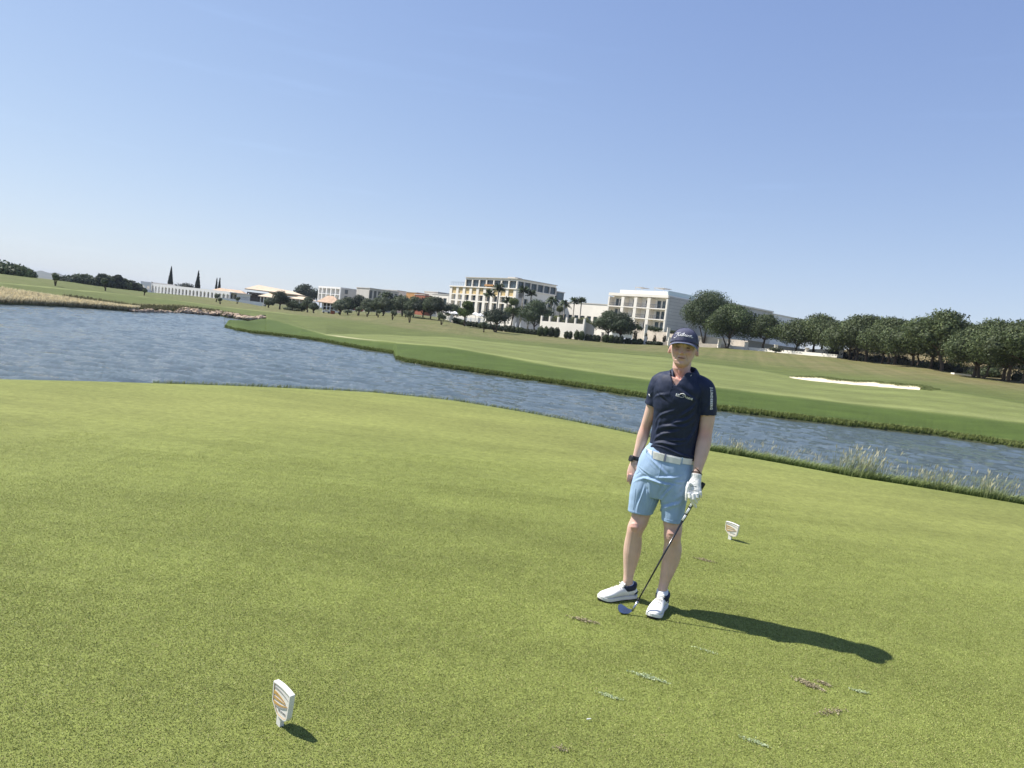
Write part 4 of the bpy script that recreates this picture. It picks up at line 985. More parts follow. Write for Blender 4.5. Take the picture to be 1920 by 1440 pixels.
# palms
def palm(px, dist, py_top, cr, label, seed, fan=False, trunk_r=0.22, n=34, group='palms around the hotel'):
    p = on_ground(px, dist); H = zat(px, py_top, dist) - p[2] - cr * 0.75
    n = 70 if fan else 44; r = random.Random(seed); th = thing('palm_tree', label, 'tree', tuple(p), 0, group)
    MB().tube([(0, 0, -0.3), (0.08, 0, H * 0.5), (0, 0.05, H)], [trunk_r * 1.2, trunk_r, trunk_r * 1.1], 8).build('trunk', MT['bark_pale'], th, smooth=True)
    V = []; Fc = []; C = []
    for k in range(n):
        a = r.uniform(0, 6.283); el = r.uniform(-0.35, 1.25); L = cr * r.uniform(0.8, 1.1); col = np.array((0.055, 0.075, 0.032)) * r.uniform(0.6, 1.5)
        pts = []; 
        for q in range(6):
            t = q / 5; hor_ = L * t * math.cos(el) ; ver = L * t * math.sin(el) - L * 0.55 * t * t * (1 if not fan else 0.25)
            pts.append(np.array([hor_ * math.cos(a), hor_ * math.sin(a), H + ver]))
        sd_ = np.array([-math.sin(a), math.cos(a), 0])
        for q in range(5):
            wq = (0.42 if not fan else 0.2) * cr * (0.4 if q == 0 else 1.0) * (1 - 0.75 * q / 5) * (1 if not fan else (0.5 + q * 0.5))
            wn = (0.42 if not fan else 0.2) * cr * (1 - 0.75 * (q + 1) / 5) * (1 if not fan else (0.5 + (q + 1) * 0.5))
            if q == 4 and not fan: wn = 0.02
            b = len(V); dr = np.array([0, 0, -0.25 * cr * 0.3])
            V += [pts[q] - sd_ * wq * 0.5 + dr, pts[q], pts[q + 1], pts[q + 1] - sd_ * wn * 0.5 + dr, pts[q] + sd_ * wq * 0.5 + dr, pts[q + 1] + sd_ * wn * 0.5 + dr]
            Fc += [(b, b + 1, b + 2, b + 3), (b + 1, b + 4, b + 5, b + 2)]; C += [[*col, 1]] * 6
    mesh_np('crown', np.array(V), np.array(Fc), MT['leaf'], th, attrs={'Col': ('POINT', 'FLOAT_COLOR', np.array(C))})
palm(720, 215, 539.5, 2.6, 'date palm with a broad crown in front of the beige block', 1); palm(752, 215, 545.5, 2.6, 'date palm in front of the ochre orange building', 2)
palm(741, 222, 549, 2.0, 'smaller date palm just left of the one by the ochre building', 3)
palm(927, 196, 529.5, 1.9, 'tallest fan palm, its pale trunk crossing the hotel columns', 4, True, 0.16); palm(911, 196, 541, 1.9, 'fan palm in front of the fifth hotel column', 5, True, 0.16)
palm(945, 198, 555, 1.6, 'short fan palm above the yellow green tree', 6, True, 0.15)
palm(973, 205, 534, 2.0, 'fan palm at the hotel corner', 7, True, 0.16); palm(988, 205, 541.5, 1.8, 'fan palm just right of the hotel corner', 8, True, 0.16)
palm(1027, 205, 549, 2.3, 'bushy palm in front of the hotel\'s shaded side', 9, False, 0.2); palm(1052, 195, 556.5, 1.9, 'palm left of the pair behind the bright wall', 10, False, 0.16)
palm(1069, 200, 555, 1.7, 'fan palm, left of the pair behind the bright wall', 11, True, 0.14); palm(1082, 200, 555, 1.7, 'fan palm, right of the pair behind the bright wall', 12, True, 0.14)
# hedges
def hedge(px0, px1, d0, d1, h, label, name='hedge', col=(0.05, 0.07, 0.028), seed=0, n=900, w_=0.9, lift=0.0):
    a, b_ = on_ground(px0, d0), on_ground(px1, d1); L = np.linalg.norm(b_ - a); k = max(2, int(L / 1.1))
    th = thing(name, label, 'hedge' if name == 'hedge' else 'shrub', tuple(a), 0, 'clipped hedge along the boundary' if name == 'hedge' else None)
    lobes = [(tuple((b_ - a) * (i + 0.5) / k + np.array([0, 0, h * 0.5 + lift])), (L / k * 0.62, w_, h * 0.55)) for i in range(k)]
    crown('foliage', lobes, n, 0.24, col, th, seed, var=0.2, shell=0.8, core=0.88)
hs = [(850, 871, 179, 175, 1.3, 'hedge section left of the splayed cream pillar'), (875, 884, 173, 172, 1.2, 'short hedge section right of the splayed pillar'), (885, 895, 172, 171, 1.2, 'short hedge section left of the lamp pillar'),
 (898, 914, 170, 168, 1.3, 'hedge section right of the lamp pillar'), (915, 944, 168, 165, 1.3, 'hedge section behind the black trunk'), (946, 966, 165, 162, 1.4, 'brighter hedge section right of the black trunk'), (967, 981, 162, 161, 1.3, 'rounded hedge section below the garden chairs'),
 (982, 992, 161, 160, 1.1, 'low hedge section left of the bright wall'), (993, 1007, 160, 158, 1.1, 'low hedge section touching the bright wall'), (1008, 1028, 150.5, 150, 2.0, 'tall hedge block in front of the bright wall\'s left end'), (1028, 1048, 150, 149.5, 2.0, 'tall hedge block ending in front of the bright wall'),
 (1058, 1072, 149.5, 149, 1.5, 'round hedge clump under the bright wall, left'), (1076, 1094, 149, 148.5, 1.8, 'round hedge clump under the bright wall, right'), (1097, 1109, 152, 152, 1.3, 'hedge section below the iron gate, left'), (1111, 1124, 152, 151, 1.3, 'hedge section below the iron gate, right'),
 (1129, 1150, 150, 150, 1.6, 'hedge section at the foot of the left round tree'), (1151, 1168, 150, 149.6, 1.5, 'hedge section at the foot of the right round tree'), (1171, 1182, 151, 151, 1.1, 'hedge section right of the twin trees'), (1184, 1204, 151, 150.6, 1.1, 'hedge section left of the climbing plant'),
 (1211, 1240, 150.5, 149.6, 0.7, 'low hedge section below the stone wall')]
for i, (a, b_, c, d, h, lb_) in enumerate(hs): hedge(a, b_, c, d, h, lb_, seed=400 + i, col=(0.035, 0.048, 0.022) if i % 3 else (0.055, 0.078, 0.025))
# planting on the stone wall, climbing plants
def bush_at(px, py, dist, rx, rz_, label, col, name='shrub', n=500, seed=0, cat='shrub', group=None, size=0.22):
    p = atd(px, py, dist); th = thing(name, label, cat, (p[0], p[1], p[2] - rz_), 0, group)
    r = random.Random(seed); lobes = [((r.uniform(-.5, .5) * rx, r.uniform(-.3, .3) * rx, rz_ * r.uniform(0.5, 1.2)), (rx * .55, rx * .5, rz_ * .62)) for _ in range(5)]
    crown('foliage', lobes, n, size, col, th, seed, core=0.6)
bush_at(1228, 615.5, 171, 2.6, 0.9, 'clipped hedge on top of the stone wall between its two pillars', (0.05, 0.07, 0.028), seed=1, n=900)
bush_at(1198, 613, 171, 1.3, 0.8, 'small bush on top of the stone wall, left of its first pillar', (0.06, 0.085, 0.03), seed=2)
bush_at(1262, 621.5, 171, 1.6, 0.6, 'low bush on the stone wall behind the golfer\'s cap', (0.06, 0.08, 0.035), seed=3)
for i, (px, py) in enumerate([(1191, 631), (1211, 634), (1227, 636), (1246, 637)]):
    bush_at(px, py, 160, 0.5, 1.9, ['climbing plant at the left end of the stone wall', 'climbing plant left of the middle of the stone wall', 'thin climbing plant in the middle of the stone wall', 'climbing plant nearest the golfer\'s cap'][i], (0.09, 0.075, 0.04), 'climbing_plant', 260, 20 + i, 'climber', 'climbers on the stone wall')
bush_at(674, 580, 184, 1.4, 0.55, 'dark red bougainvillea bush below the black tree', (0.16, 0.012, 0.03), 'bougainvillea', 500, 31)
bush_at(653, 584, 182, 1.2, 0.6, 'grey green bush left of the bougainvillea', OLV, seed=32); bush_at(545, 580, 205, 4.2, 0.8, 'low dark planting below the timber pavilion', DARK, seed=33, n=900); bush_at(790, 597, 180, 3.8, 0.6, 'low bushes at the foot of the dark trees', (0.07, 0.09, 0.035), seed=34, n=800)
bush_at(1450, 655, 134, 1.8, 0.5, 'straggly bush in front of the grey green wall', (0.07, 0.08, 0.045), seed=35)
# thicket under the pines
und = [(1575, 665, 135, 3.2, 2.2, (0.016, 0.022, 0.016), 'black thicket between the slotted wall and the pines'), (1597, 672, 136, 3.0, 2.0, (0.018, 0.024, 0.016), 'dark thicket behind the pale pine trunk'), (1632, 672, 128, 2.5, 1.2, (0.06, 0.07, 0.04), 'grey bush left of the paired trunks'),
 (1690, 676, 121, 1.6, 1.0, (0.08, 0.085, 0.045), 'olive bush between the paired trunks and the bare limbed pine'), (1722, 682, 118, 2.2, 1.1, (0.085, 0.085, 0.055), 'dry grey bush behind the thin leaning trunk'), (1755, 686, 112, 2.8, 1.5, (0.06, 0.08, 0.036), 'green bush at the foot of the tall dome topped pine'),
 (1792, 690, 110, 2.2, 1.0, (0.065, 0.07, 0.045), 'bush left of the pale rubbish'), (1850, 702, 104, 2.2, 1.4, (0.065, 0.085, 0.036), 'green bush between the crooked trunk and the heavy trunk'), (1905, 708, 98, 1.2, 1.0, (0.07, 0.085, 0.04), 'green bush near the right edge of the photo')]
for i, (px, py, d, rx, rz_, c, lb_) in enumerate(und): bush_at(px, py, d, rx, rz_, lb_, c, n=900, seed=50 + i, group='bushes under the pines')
p = on_ground(1800, 101)
th = thing('debris_pile', 'pale broken slab lying below the pines near the right edge', 'rubble', tuple(p)); MB().box(-1.1, 0.9, -0.4, 0.3, -0.1, 0.16).build('slab', MT['cream'], th); MB().box(0.7, 1.7, -0.2, 0.4, -0.1, 0.08).build('lump', MT['stone'], th)
# dry straw bank behind the pines
# bushes / trees on the far left skyline
sky_ = [(12, 175, 3.0, 9, DARK, 'broad dark tree group cut off by the left edge of the photo'), (38, 178, 2.4, 6, DARK, 'dark rounded tree right of the one at the left edge'),
 (150, 260, 4.4, 9, (0.065, 0.085, 0.055), 'tree at the left end of the far grove'), (162, 262, 4.6, 7, DARK, 'dark tree in the left half of the far grove'), (190, 265, 5.6, 7, (0.045, 0.06, 0.04), 'taller tree in the middle of the far grove'), (203, 268, 5.2, 6, DARK, 'dark tree just right of the grove\'s middle'),
 (219, 270, 5.8, 6, (0.04, 0.055, 0.035), 'pointed tree in the right half of the far grove'), (232, 270, 5, 5, DARK, 'tree near the right end of the far grove'), (245, 275, 4.6, 6, (0.04, 0.055, 0.035), 'tree at the right end of the far grove'), (257, 280, 4.0, 5, DARK, 'low tree touching the arcade end block'),
 (121, 250, 2.6, 6, (0.05, 0.065, 0.045), 'low bush like tree left of the far grove'), (346, 350, 7, 12, (0.055, 0.068, 0.05), 'grey green tree between the two tall cypresses'), (335, 350, 5, 8, (0.045, 0.06, 0.04), 'low tree right of the tallest cypress'), (285, 345, 5.6, 2.5, DARK, 'small tuft like tree above the arcade\'s left end')]
for i, (px, d, H, W, col, lb_) in enumerate(sky_): tree('broad_tree', lb_, px, d, H, W, 500 + i, 0.12, col, None, 2600, 'trees on the left skyline', leafsize=0.6, dz=-0.6)
# far hills with scattered houses
hp = []
for k, px in enumerate(np.linspace(-60, 330, 60)):
    d = 2600; base = atd(px, hor(px) + 3, d); topz = EYE + (13 + 4 * math.sin(k * 0.35) + 2.5 * math.sin(k * 1.3)) * (1 - 0.55 * np.clip((px - 130) / 200, 0, 1))
    a = azof(px)
    for (dd, zz) in ((1900, -6), (2300, topz * 0.62), (2600, topz), (3300, -6)): hp.append((dd * math.sin(a), dd * math.cos(a), zz))
HF = [(4 * k + j, 4 * k + j + 1, 4 * k + j + 5, 4 * k + j + 4) for k in range(59) for j in range(3)]
hills = mesh_np('hills', np.array(hp), HF, mat('hill_scrub', (0.075, 0.095, 0.085), 0.9, 0.1, col2=(0.14, 0.14, 0.12), vscale=0.012, detail=8), smooth=True); tag(hills, kind='structure')
for i, (px, py) in enumerate([(75, 519.5), (88, 518.5), (96, 519.5), (122, 520.5)]):
    p = atd(px, py, 2150); th = thing('far_house', ['leftmost tiny white house on the far hills', 'tiny white house second from the left on the far hills', 'tiny white house third from the left on the far hills', 'rightmost tiny white house on the far hills'][i], 'house', (p[0], p[1], p[2] - 5), 0.3 * i, 'tiny white houses on the far hills')
    MB().box(-4, 4, -3, 3, -4, 4).build('wall', MT['white'], th); mb = MB(); hip_roof(mb, np.array([-4, -3, 0.]), np.array([1, 0, 0.]), np.array([0, -1, 0.]), 8, 6, 4.01, 1.2, over=0.3); mb.build('roof', MT['tile'], th)
# ------------------------------------------------------------------ rocks on the far left bank
r = random.Random(5); cnt = 0
rock_names = []
def rock_mesh(seed):
    rr_ = random.Random(seed); bm = bmesh.new(); bmesh.ops.create_icosphere(bm, subdivisions=2, radius=1.0)
    for v in bm.verts:
        n_ = mnoise.noise(v.co * 1.3 + Vector((seed, 0, 0))) * 0.5 + 1; v.co *= n_
        v.co.z *= 0.6
        for ax in range(3): v.co[ax] = round(v.co[ax] * 3.2) / 3.2 * 0.6 + v.co[ax] * 0.4
    me = bpy.data.meshes.new('rock'); bm.to_mesh(me); bm.free(); me.materials.append(MT['rock']); return me
RM = [rock_mesh(i) for i in range(6)]
for k in range(170):
    if k < 120: px = r.uniform(338, 500); row = r.uniform(0, 1)
    else: px = r.uniform(243, 338); row = r.uniform(0, 0.5)
    a = azof(px); i0 = int(np.searchsorted(azc[90:-90], a)) + 89; i0 = min(i0, NA - 2)
    rs = A3[i0] if mid[i0] else A1[i0]
    if a > AZ0: rs = rl[i0]
    d = rs + row * (3.2 if k < 120 else 1.0) * (1 if px < 450 else 0.6)
    x, y = d * math.sin(a), d * math.cos(a)
    s = r.uniform(0.28, 0.62) * (1.0 if k < 120 else 0.7)
    o = bpy.data.objects.new('rock', RM[k % 6]); link(o); o.location = (x, y, gz(x, y) + s * 0.25); o.scale = (s * r.uniform(1, 1.7), s, s * r.uniform(0.7, 1.1)); o.rotation_euler = (r.uniform(-.3, .3), 0, r.uniform(0, 6))
    tag(o, 'rough brown boulder in the rock bank at the far left shore' if k < 120 else 'small rough stone among the reeds at the far left waterline', 'rock', 'boulders along the far left shore' if k < 120 else 'stones at the far left waterline')
# ------------------------------------------------------------------ uncountable growth: reeds, bank grass
def blades(name, P, L, W_, base, tipc, parent=None, seed=0, lean=(0.35, 0.0), curve=0.4, head=0.0, headc=(0.5, 0.45, 0.28)):
    """bent 3-segment grass blades rooted at P (n,3)"""
    r = np.random.default_rng(seed); n = len(P); L = np.broadcast_to(L, (n,)) * r.uniform(0.6, 1.3, n)
    az = r.uniform(0, 2 * math.pi, n); dx = np.cos(az) * r.uniform(0, 0.5, n) + lean[0]; dy = np.sin(az) * r.uniform(0, 0.5, n) + lean[1]
    sx, sy = -np.sin(az + 1.1), np.cos(az + 1.1)
    V = np.zeros((n, 7, 3)); 
    for q, t in enumerate((0, 0.45, 0.8)):
        c = P + np.stack([dx * L * t * t * curve * 2, dy * L * t * t * curve * 2, L * t * (1 - 0.15 * t)], 1)
        wq = W_ * (1, 0.8, 0.5)[q] * 0.5
        V[:, 2 * q] = c - np.stack([sx, sy, sx * 0], 1) * wq; V[:, 2 * q + 1] = c + np.stack([sx, sy, sx * 0], 1) * wq
    V[:, 6] = P + np.stack([dx * L * curve * 2, dy * L * curve * 2, L * 0.85], 1)
    b = (np.arange(n) * 7)[:, None]
    F = np.concatenate([b + np.array([0, 1, 3, 2]), b + np.array([2, 3, 5, 4]), b + np.array([4, 5, 6, 6])], 0)
    k = r.uniform(0.7, 1.3, (n, 1)); cb = np.array(base) * k; ct = np.array(tipc) * k
    C = np.ones((n, 7, 4)); C[:, 0:2, :3] = cb[:, None]; C[:, 2:4, :3] = (cb * 0.5 + ct * 0.5)[:, None]; C[:, 4:, :3] = ct[:, None]
    Vf = V.reshape(-1, 3); Ff = [tuple(f[:3]) if f[2] == f[3] else tuple(f) for f in F.tolist()]
    Cf = C.reshape(-1, 4)
    if head:
        hs_ = r.random(n) < head; T = V[hs_, 6]; m_ = len(T); b0 = len(Vf)
        hw, hl = W_ * 1.6, 0.09
        d_ = np.stack([dx[hs_] * 0.6, dy[hs_] * 0.6, np.full(m_, 0.8)], 1); s_ = np.stack([sx[hs_], sy[hs_], sx[hs_] * 0], 1)
        HV = np.stack([T - d_ * 0.02, T - s_ * hw + d_ * hl * .4, T + d_ * hl, T + s_ * hw + d_ * hl * .4], 1).reshape(-1, 3)
        Vf = np.concatenate([Vf, HV]); Ff += [tuple(b0 + 4 * i + j for j in range(4)) for i in range(m_)]
        Cf = np.concatenate([Cf, np.tile(np.array([*headc, 1.0]), (4 * m_, 1))])
    o = mesh_np(name, Vf, Ff, MT['leaf'], parent, attrs={'Col': ('POINT', 'FLOAT_COLOR', Cf)})
    return o
def polar_pts(n, px0, px1, f_lo, f_hi, seed):
    r = np.random.default_rng(seed); a = r.uniform(azof(px0), azof(px1), n); out = []
    for a_ in a:
        i0 = min(int(np.searchsorted(az_all, a_)), NA - 1); d = r.uniform(f_lo(i0), f_hi(i0)); x, y = d * math.sin(a_), d * math.cos(a_); out.append((x, y, gz(x, y)))
    return np.array(out)
P = polar_pts(16000, -60, 262, lambda i: A1[i] + 0.1, lambda i: A1[i] + 0.1 + (rB[i] - A1[i]) * 0.95 * float(np.clip((azof(290) - azc[i]) / (azof(290) - azof(0)), 0.12, 1)), 1)
tag(blades('reeds', P, 0.62, 0.09, (0.26, 0.21, 0.11), (0.72, 0.64, 0.43), seed=3, lean=(0.3, 0)), kind='stuff')
P = polar_pts(5000, 120, 470, lambda i: (rl[i] if not isL[i] else A1[i]) + 0.1, lambda i: (rl[i] if not isL[i] else A1[i]) + 5.0, 2)
tag(blades('bank_scrub', P, 0.5, 0.14, (0.07, 0.08, 0.035), (0.17, 0.16, 0.08), seed=4, lean=(0.1, 0)), kind='stuff')
# rough grass on the dry slope and under the pines
P = polar_pts(12000, 1570, 1960, lambda i: rD[i] + 10, lambda i: rD[i] + 30, 7)
tag(blades('dry_grass', P, 0.8, 0.16, (0.22, 0.19, 0.10), (0.50, 0.43, 0.26), seed=8, lean=(0.1, 0)), kind='stuff')
# long grass hanging over the near bank
P = polar_pts(15000, 1325, 1990, lambda i: eE[i] + 0.25, lambda i: eE[i] + 0.95, 9)
tag(blades('bank_grass', P, 0.155, 0.008, (0.085, 0.135, 0.03), (0.24, 0.29, 0.10), seed=10, lean=(0.45, -0.1), curve=0.55), kind='stuff')
P = polar_pts(750, 1325, 1990, lambda i: eE[i] + 0.35, lambda i: eE[i] + 1.2, 11)
tag(blades('seed_grass', P, 0.30, 0.004, (0.13, 0.17, 0.05), (0.38, 0.37, 0.22), seed=12, lean=(0.35, 0), curve=0.4, head=0.6, headc=(0.46, 0.43, 0.28)), kind='stuff')
P = polar_pts(5200, 300, 1325, lambda i: eE[i] + 0.28, lambda i: eE[i] + 0.8, 13)
tag(blades('weeds', P, 0.10, 0.010, (0.10, 0.14, 0.035), (0.24, 0.26, 0.10), seed=14, lean=(0.3, 0)), kind='stuff')
def tuft(px, dd, n, L, label, seed, spread=0.16, head=0.3):
    a = azof(px); i0 = min(int(np.searchsorted(az_all, a)), NA - 1); d = eE[i0] + dd; x, y = d * math.sin(a), d * math.cos(a)
    th = thing('grass_tussock', label, 'grass', (x, y, gz(x, y)), 0, 'tall tussocks on the near bank')
    r_ = np.random.default_rng(seed); Pq = np.stack([r_.normal(0, spread, n), r_.normal(0, spread * .7, n), np.zeros(n)], 1)
    blades('blades', Pq, L, 0.007, (0.08, 0.12, 0.03), (0.30, 0.32, 0.15), th, seed, (0.25, 0), 0.35, head, (0.42, 0.40, 0.27))
tuft(1635, 0.45, 170, 0.46, 'tallest feathery grass tussock on the near bank, left of the centre of the right shore', 70, 0.22, 0.5)
tuft(1655, 0.5, 80, 0.42, 'feathery tussock just right of the tallest one', 71); tuft(1405, 0.3, 130, 0.22, 'bright green tussock nearest the golfer\'s gloved arm', 72, 0.1, 0.1)
tuft(1768, 0.4, 110, 0.34, 'arching pale tussock right of the tallest one', 73); tuft(1800, 0.35, 90, 0.30, 'leaning pale tussock further along the right shore', 74); tuft(1885, 0.3, 120, 0.36, 'leaning pale tussock near the right edge of the photo', 75)
# bushes on the far bunker lip
P = []
rg_ = np.random.default_rng(3)
for _ in range(7000):
    u_ = rg_.uniform(-0.98, 1.12); fe = 2.25 * math.sqrt(max(0, 1 - min(1, u_ * u_))) * (1 + 0.2 * math.sin(u_ * 7 + 1) + 0.1 * math.sin(u_ * 17)) - 0.9
    v_ = fe + rg_.uniform(0.0, 2.0); x = bm_x = (bk0[0] + bk1[0]) / 2 + bu[0] * u_ * bl / 2 + bv[0] * v_; y = (bk0[1] + bk1[1]) / 2 + bu[1] * u_ * bl / 2 + bv[1] * v_; P.append((x, y, gz(x, y)))
tag(blades('bunker_fringe', np.array(P), 0.11, 0.06, (0.18, 0.22, 0.08), (0.25, 0.28, 0.11), seed=15, lean=(0, -0.2)), kind='stuff')

P = polar_pts(15000, 424, 1980, lambda i: A1[i] + 0.02, lambda i: A1[i] + 0.75, 17)
tag(blades('shore_fringe', P, 0.20, 0.05, (0.09, 0.125, 0.03), (0.20, 0.23, 0.07), seed=18, lean=(0.1, -0.2)), kind='stuff')
# ------------------------------------------------------------------ the golfer
from mathutils.bvhtree import BVHTree
fwv = np.array([-0.40, -0.917, 0.0]); slv = np.array([0.917, -0.40, 0.0])   # facing / towards his left
SKIN = mat('skin', (0.585, 0.355, 0.265), 0.5, 0.35, var=0.09, vscale=14, bump=0.0012, bscale=160, sss=0.12)
SKINP = SKIN
NAVY = mat('navy_jersey', (0.013, 0.021, 0.052), 0.62, 0.35, var=0.12, vscale=30, bump=0.0006, bscale=900)
BLUE = mat('light_blue_cloth', (0.315, 0.44, 0.61), 0.75, 0.25, var=0.05, vscale=25, bump=0.0006, bscale=700)
WHT = mat('white_leather', (0.80, 0.79, 0.76), 0.45, 0.4, var=0.04, vscale=20, bump=0.0005, bscale=200)
GLV = mat('glove_leather', (0.80, 0.79, 0.75), 0.55, 0.35, var=0.07, vscale=35, bump=0.0015, bscale=120)
SOCK = mat('sock_cotton', (0.78, 0.79, 0.82), 0.9, 0.1, bump=0.001, bscale=300)
BLK = mat('black_rubber', (0.012, 0.012, 0.014), 0.5, 0.4)
CAPM = mat('cap_cloth', (0.085, 0.088, 0.135), 0.8, 0.25, var=0.12, vscale=40, bump=0.0008, bscale=600)
CAPE = mat('cap_piping', (0.22, 0.24, 0.34), 0.7, 0.3)
PRINT = mat('white_print', (0.82, 0.82, 0.80), 0.6, 0.3)
LACE = mat('shoe_lace', (0.74, 0.70, 0.62), 0.8, 0.2)
STEEL = mat('polished_steel', (0.40, 0.42, 0.46), 0.26, 0.5, metal=1.0)
SHAFT = mat('black_shaft', (0.02, 0.02, 0.025), 0.2, 0.6)
def JP(px, py, Y): return atY(px, py, Y)
def loft_rings(mb, rings, n=24, expo=2.2):
    """rings: (centre, half_side, half_depth[, side_axis, depth_axis])"""
    b = len(mb.V); K = len(rings)
    for q in range(K):
        c, a, d = np.array(rings[q][0], float), rings[q][1], rings[q][2]
        if len(rings[q]) > 3: u, v = rings[q][3], rings[q][4]
        else:
            t = np.array(rings[min(q + 1, K - 1)][0]) - np.array(rings[max(q - 1, 0)][0]); t = t / (np.linalg.norm(t) + 1e-9)
            u = slv - t * (slv @ t); u /= np.linalg.norm(u); v = np.cross(t, u)
        for k in range(n):
            th = 2 * math.pi * k / n; ct, st_ = math.cos(th), math.sin(th)
            x = math.copysign(abs(ct) ** (2 / expo), ct); y = math.copysign(abs(st_) ** (2 / expo), st_)
            mb.V.append(tuple(c + u * a * x + v * d * y))
    for q in range(K - 1):
        for k in range(n):
            k2 = (k + 1) % n; mb.F.append((b + q * n + k, b + q * n + k2, b + (q + 1) * n + k2, b + (q + 1) * n + k))
    mb.F.append(tuple(b + k for k in range(n))[::-1]); mb.F.append(tuple(b + (K - 1) * n + k for k in range(n)))
def smooth_chain(pts, m=5):
    """Catmull-Rom through (x,y,z,a,b) rows"""
    P = np.array(pts, float); out = []
    for i in range(len(P) - 1):
        p0, p1, p2, p3 = P[max(i - 1, 0)], P[i], P[i + 1], P[min(i + 2, len(P) - 1)]
        for k in range(m):
            t = k / m; out.append(0.5 * ((2 * p1) + (-p0 + p2) * t + (2 * p0 - 5 * p1 + 4 * p2 - p3) * t * t + (-p0 + 3 * p1 - 3 * p2 + p3) * t ** 3))
    out.append(P[-1]); return out
def chain(mb, rows, n=20, expo=2.0, m=5):
    """rows: (px,py,Y,half_side,half_depth)"""
    pts = [(*JP(r_[0], r_[1], r_[2]), r_[3], r_[4]) for r_ in rows]
    sm = smooth_chain(pts, m)
    loft_rings(mb, [(s_[:3], s_[3], s_[4]) for s_ in sm], n, expo)
def remeshed(mb, name, vox, smooth_it=2, m=None, parent=None):
    o = mb.build(name + '_src', None)
    md = o.modifiers.new('r', 'REMESH'); md.mode = 'VOXEL'; md.voxel_size = vox; md.use_smooth_shade = True
    if smooth_it:
        s_ = o.modifiers.new('s', 'SMOOTH'); s_.factor = 0.5; s_.iterations = smooth_it
    dg = bpy.context.evaluated_depsgraph_get(); me = bpy.data.meshes.new_from_object(o.evaluated_get(dg))
    me.name = name; old = o.data; bpy.data.objects.remove(o); bpy.data.meshes.remove(old)
    me.materials.clear()
    if m: me.materials.append(m)
    oo = bpy.data.objects.new(name, me); link(oo, parent)
    me.polygons.foreach_set('use_smooth', [True] * len(me.polygons))
    return oo
def getv(o):
    n = len(o.data.vertices); a = np.zeros(n * 3, np.float32); o.data.vertices.foreach_get('co', a); return a.reshape(-1, 3).astype(float)
def getn(o):
    n = len(o.data.vertices); a = np.zeros(n * 3, np.float32); o.data.vertex_normals.foreach_get('vector', a); return a.reshape(-1, 3).astype(float)
def setv(o, V): o.data.vertices.foreach_set('co', V.astype(np.float32).ravel()); o.data.update()

foot_mid = (onz(1186, 1122) + onz(1245, 1140)) / 2
golfer = thing('person', 'man in navy polo, light blue shorts and navy cap standing with an iron', 'person', (foot_mid[0], foot_mid[1], 0))
GOFF = Vector((-foot_mid[0], -foot_mid[1], 0))
def child(o, parent=None):
    """world-coordinate mesh as a part of the golfer (offset baked into the vertices)"""
    V = getv(o) + np.array(GOFF); setv(o, V); o.parent = parent or golfer; return o

# ---- head geometry in its own frame (x his left, y forward, z up, origin between the eyes' level and mid skull)
hf = np.array([-0.30, -0.954, 0.0]); hf /= np.linalg.norm(hf); hs = np.array([-hf[1], hf[0], 0.0])
hu = np.array([0, 0, 1.0]) - hf * 0.03; hu /= np.linalg.norm(hu)
eye_c = JP(1280.5, 651.5, 4.40)                 # point on the face between the eyes
H0 = eye_c - hf * 0.084
def HW(x, y, z): return H0 + hs * x + hf * y + hu * z
prof = np.array([  # z, half width, front, back
 (0.118, 0.004, 0.012, -0.012), (0.112, 0.030, 0.036, -0.042), (0.100, 0.047, 0.056, -0.066), (0.078, 0.064, 0.075, -0.088), (0.050, 0.0735, 0.086, -0.101), (0.022, 0.077, 0.0885, -0.104),
 (0.0, 0.0765, 0.084, -0.103), (-0.020, 0.0755, 0.0835, -0.098), (-0.040, 0.0715, 0.0835, -0.086), (-0.062, 0.065, 0.0835, -0.068), (-0.082, 0.0565, 0.081, -0.045),
 (-0.100, 0.046, 0.078, -0.022), (-0.114, 0.033, 0.071, 0.0), (-0.1235, 0.018, 0.060, 0.015), (-0.126, 0.005, 0.05, 0.03)])
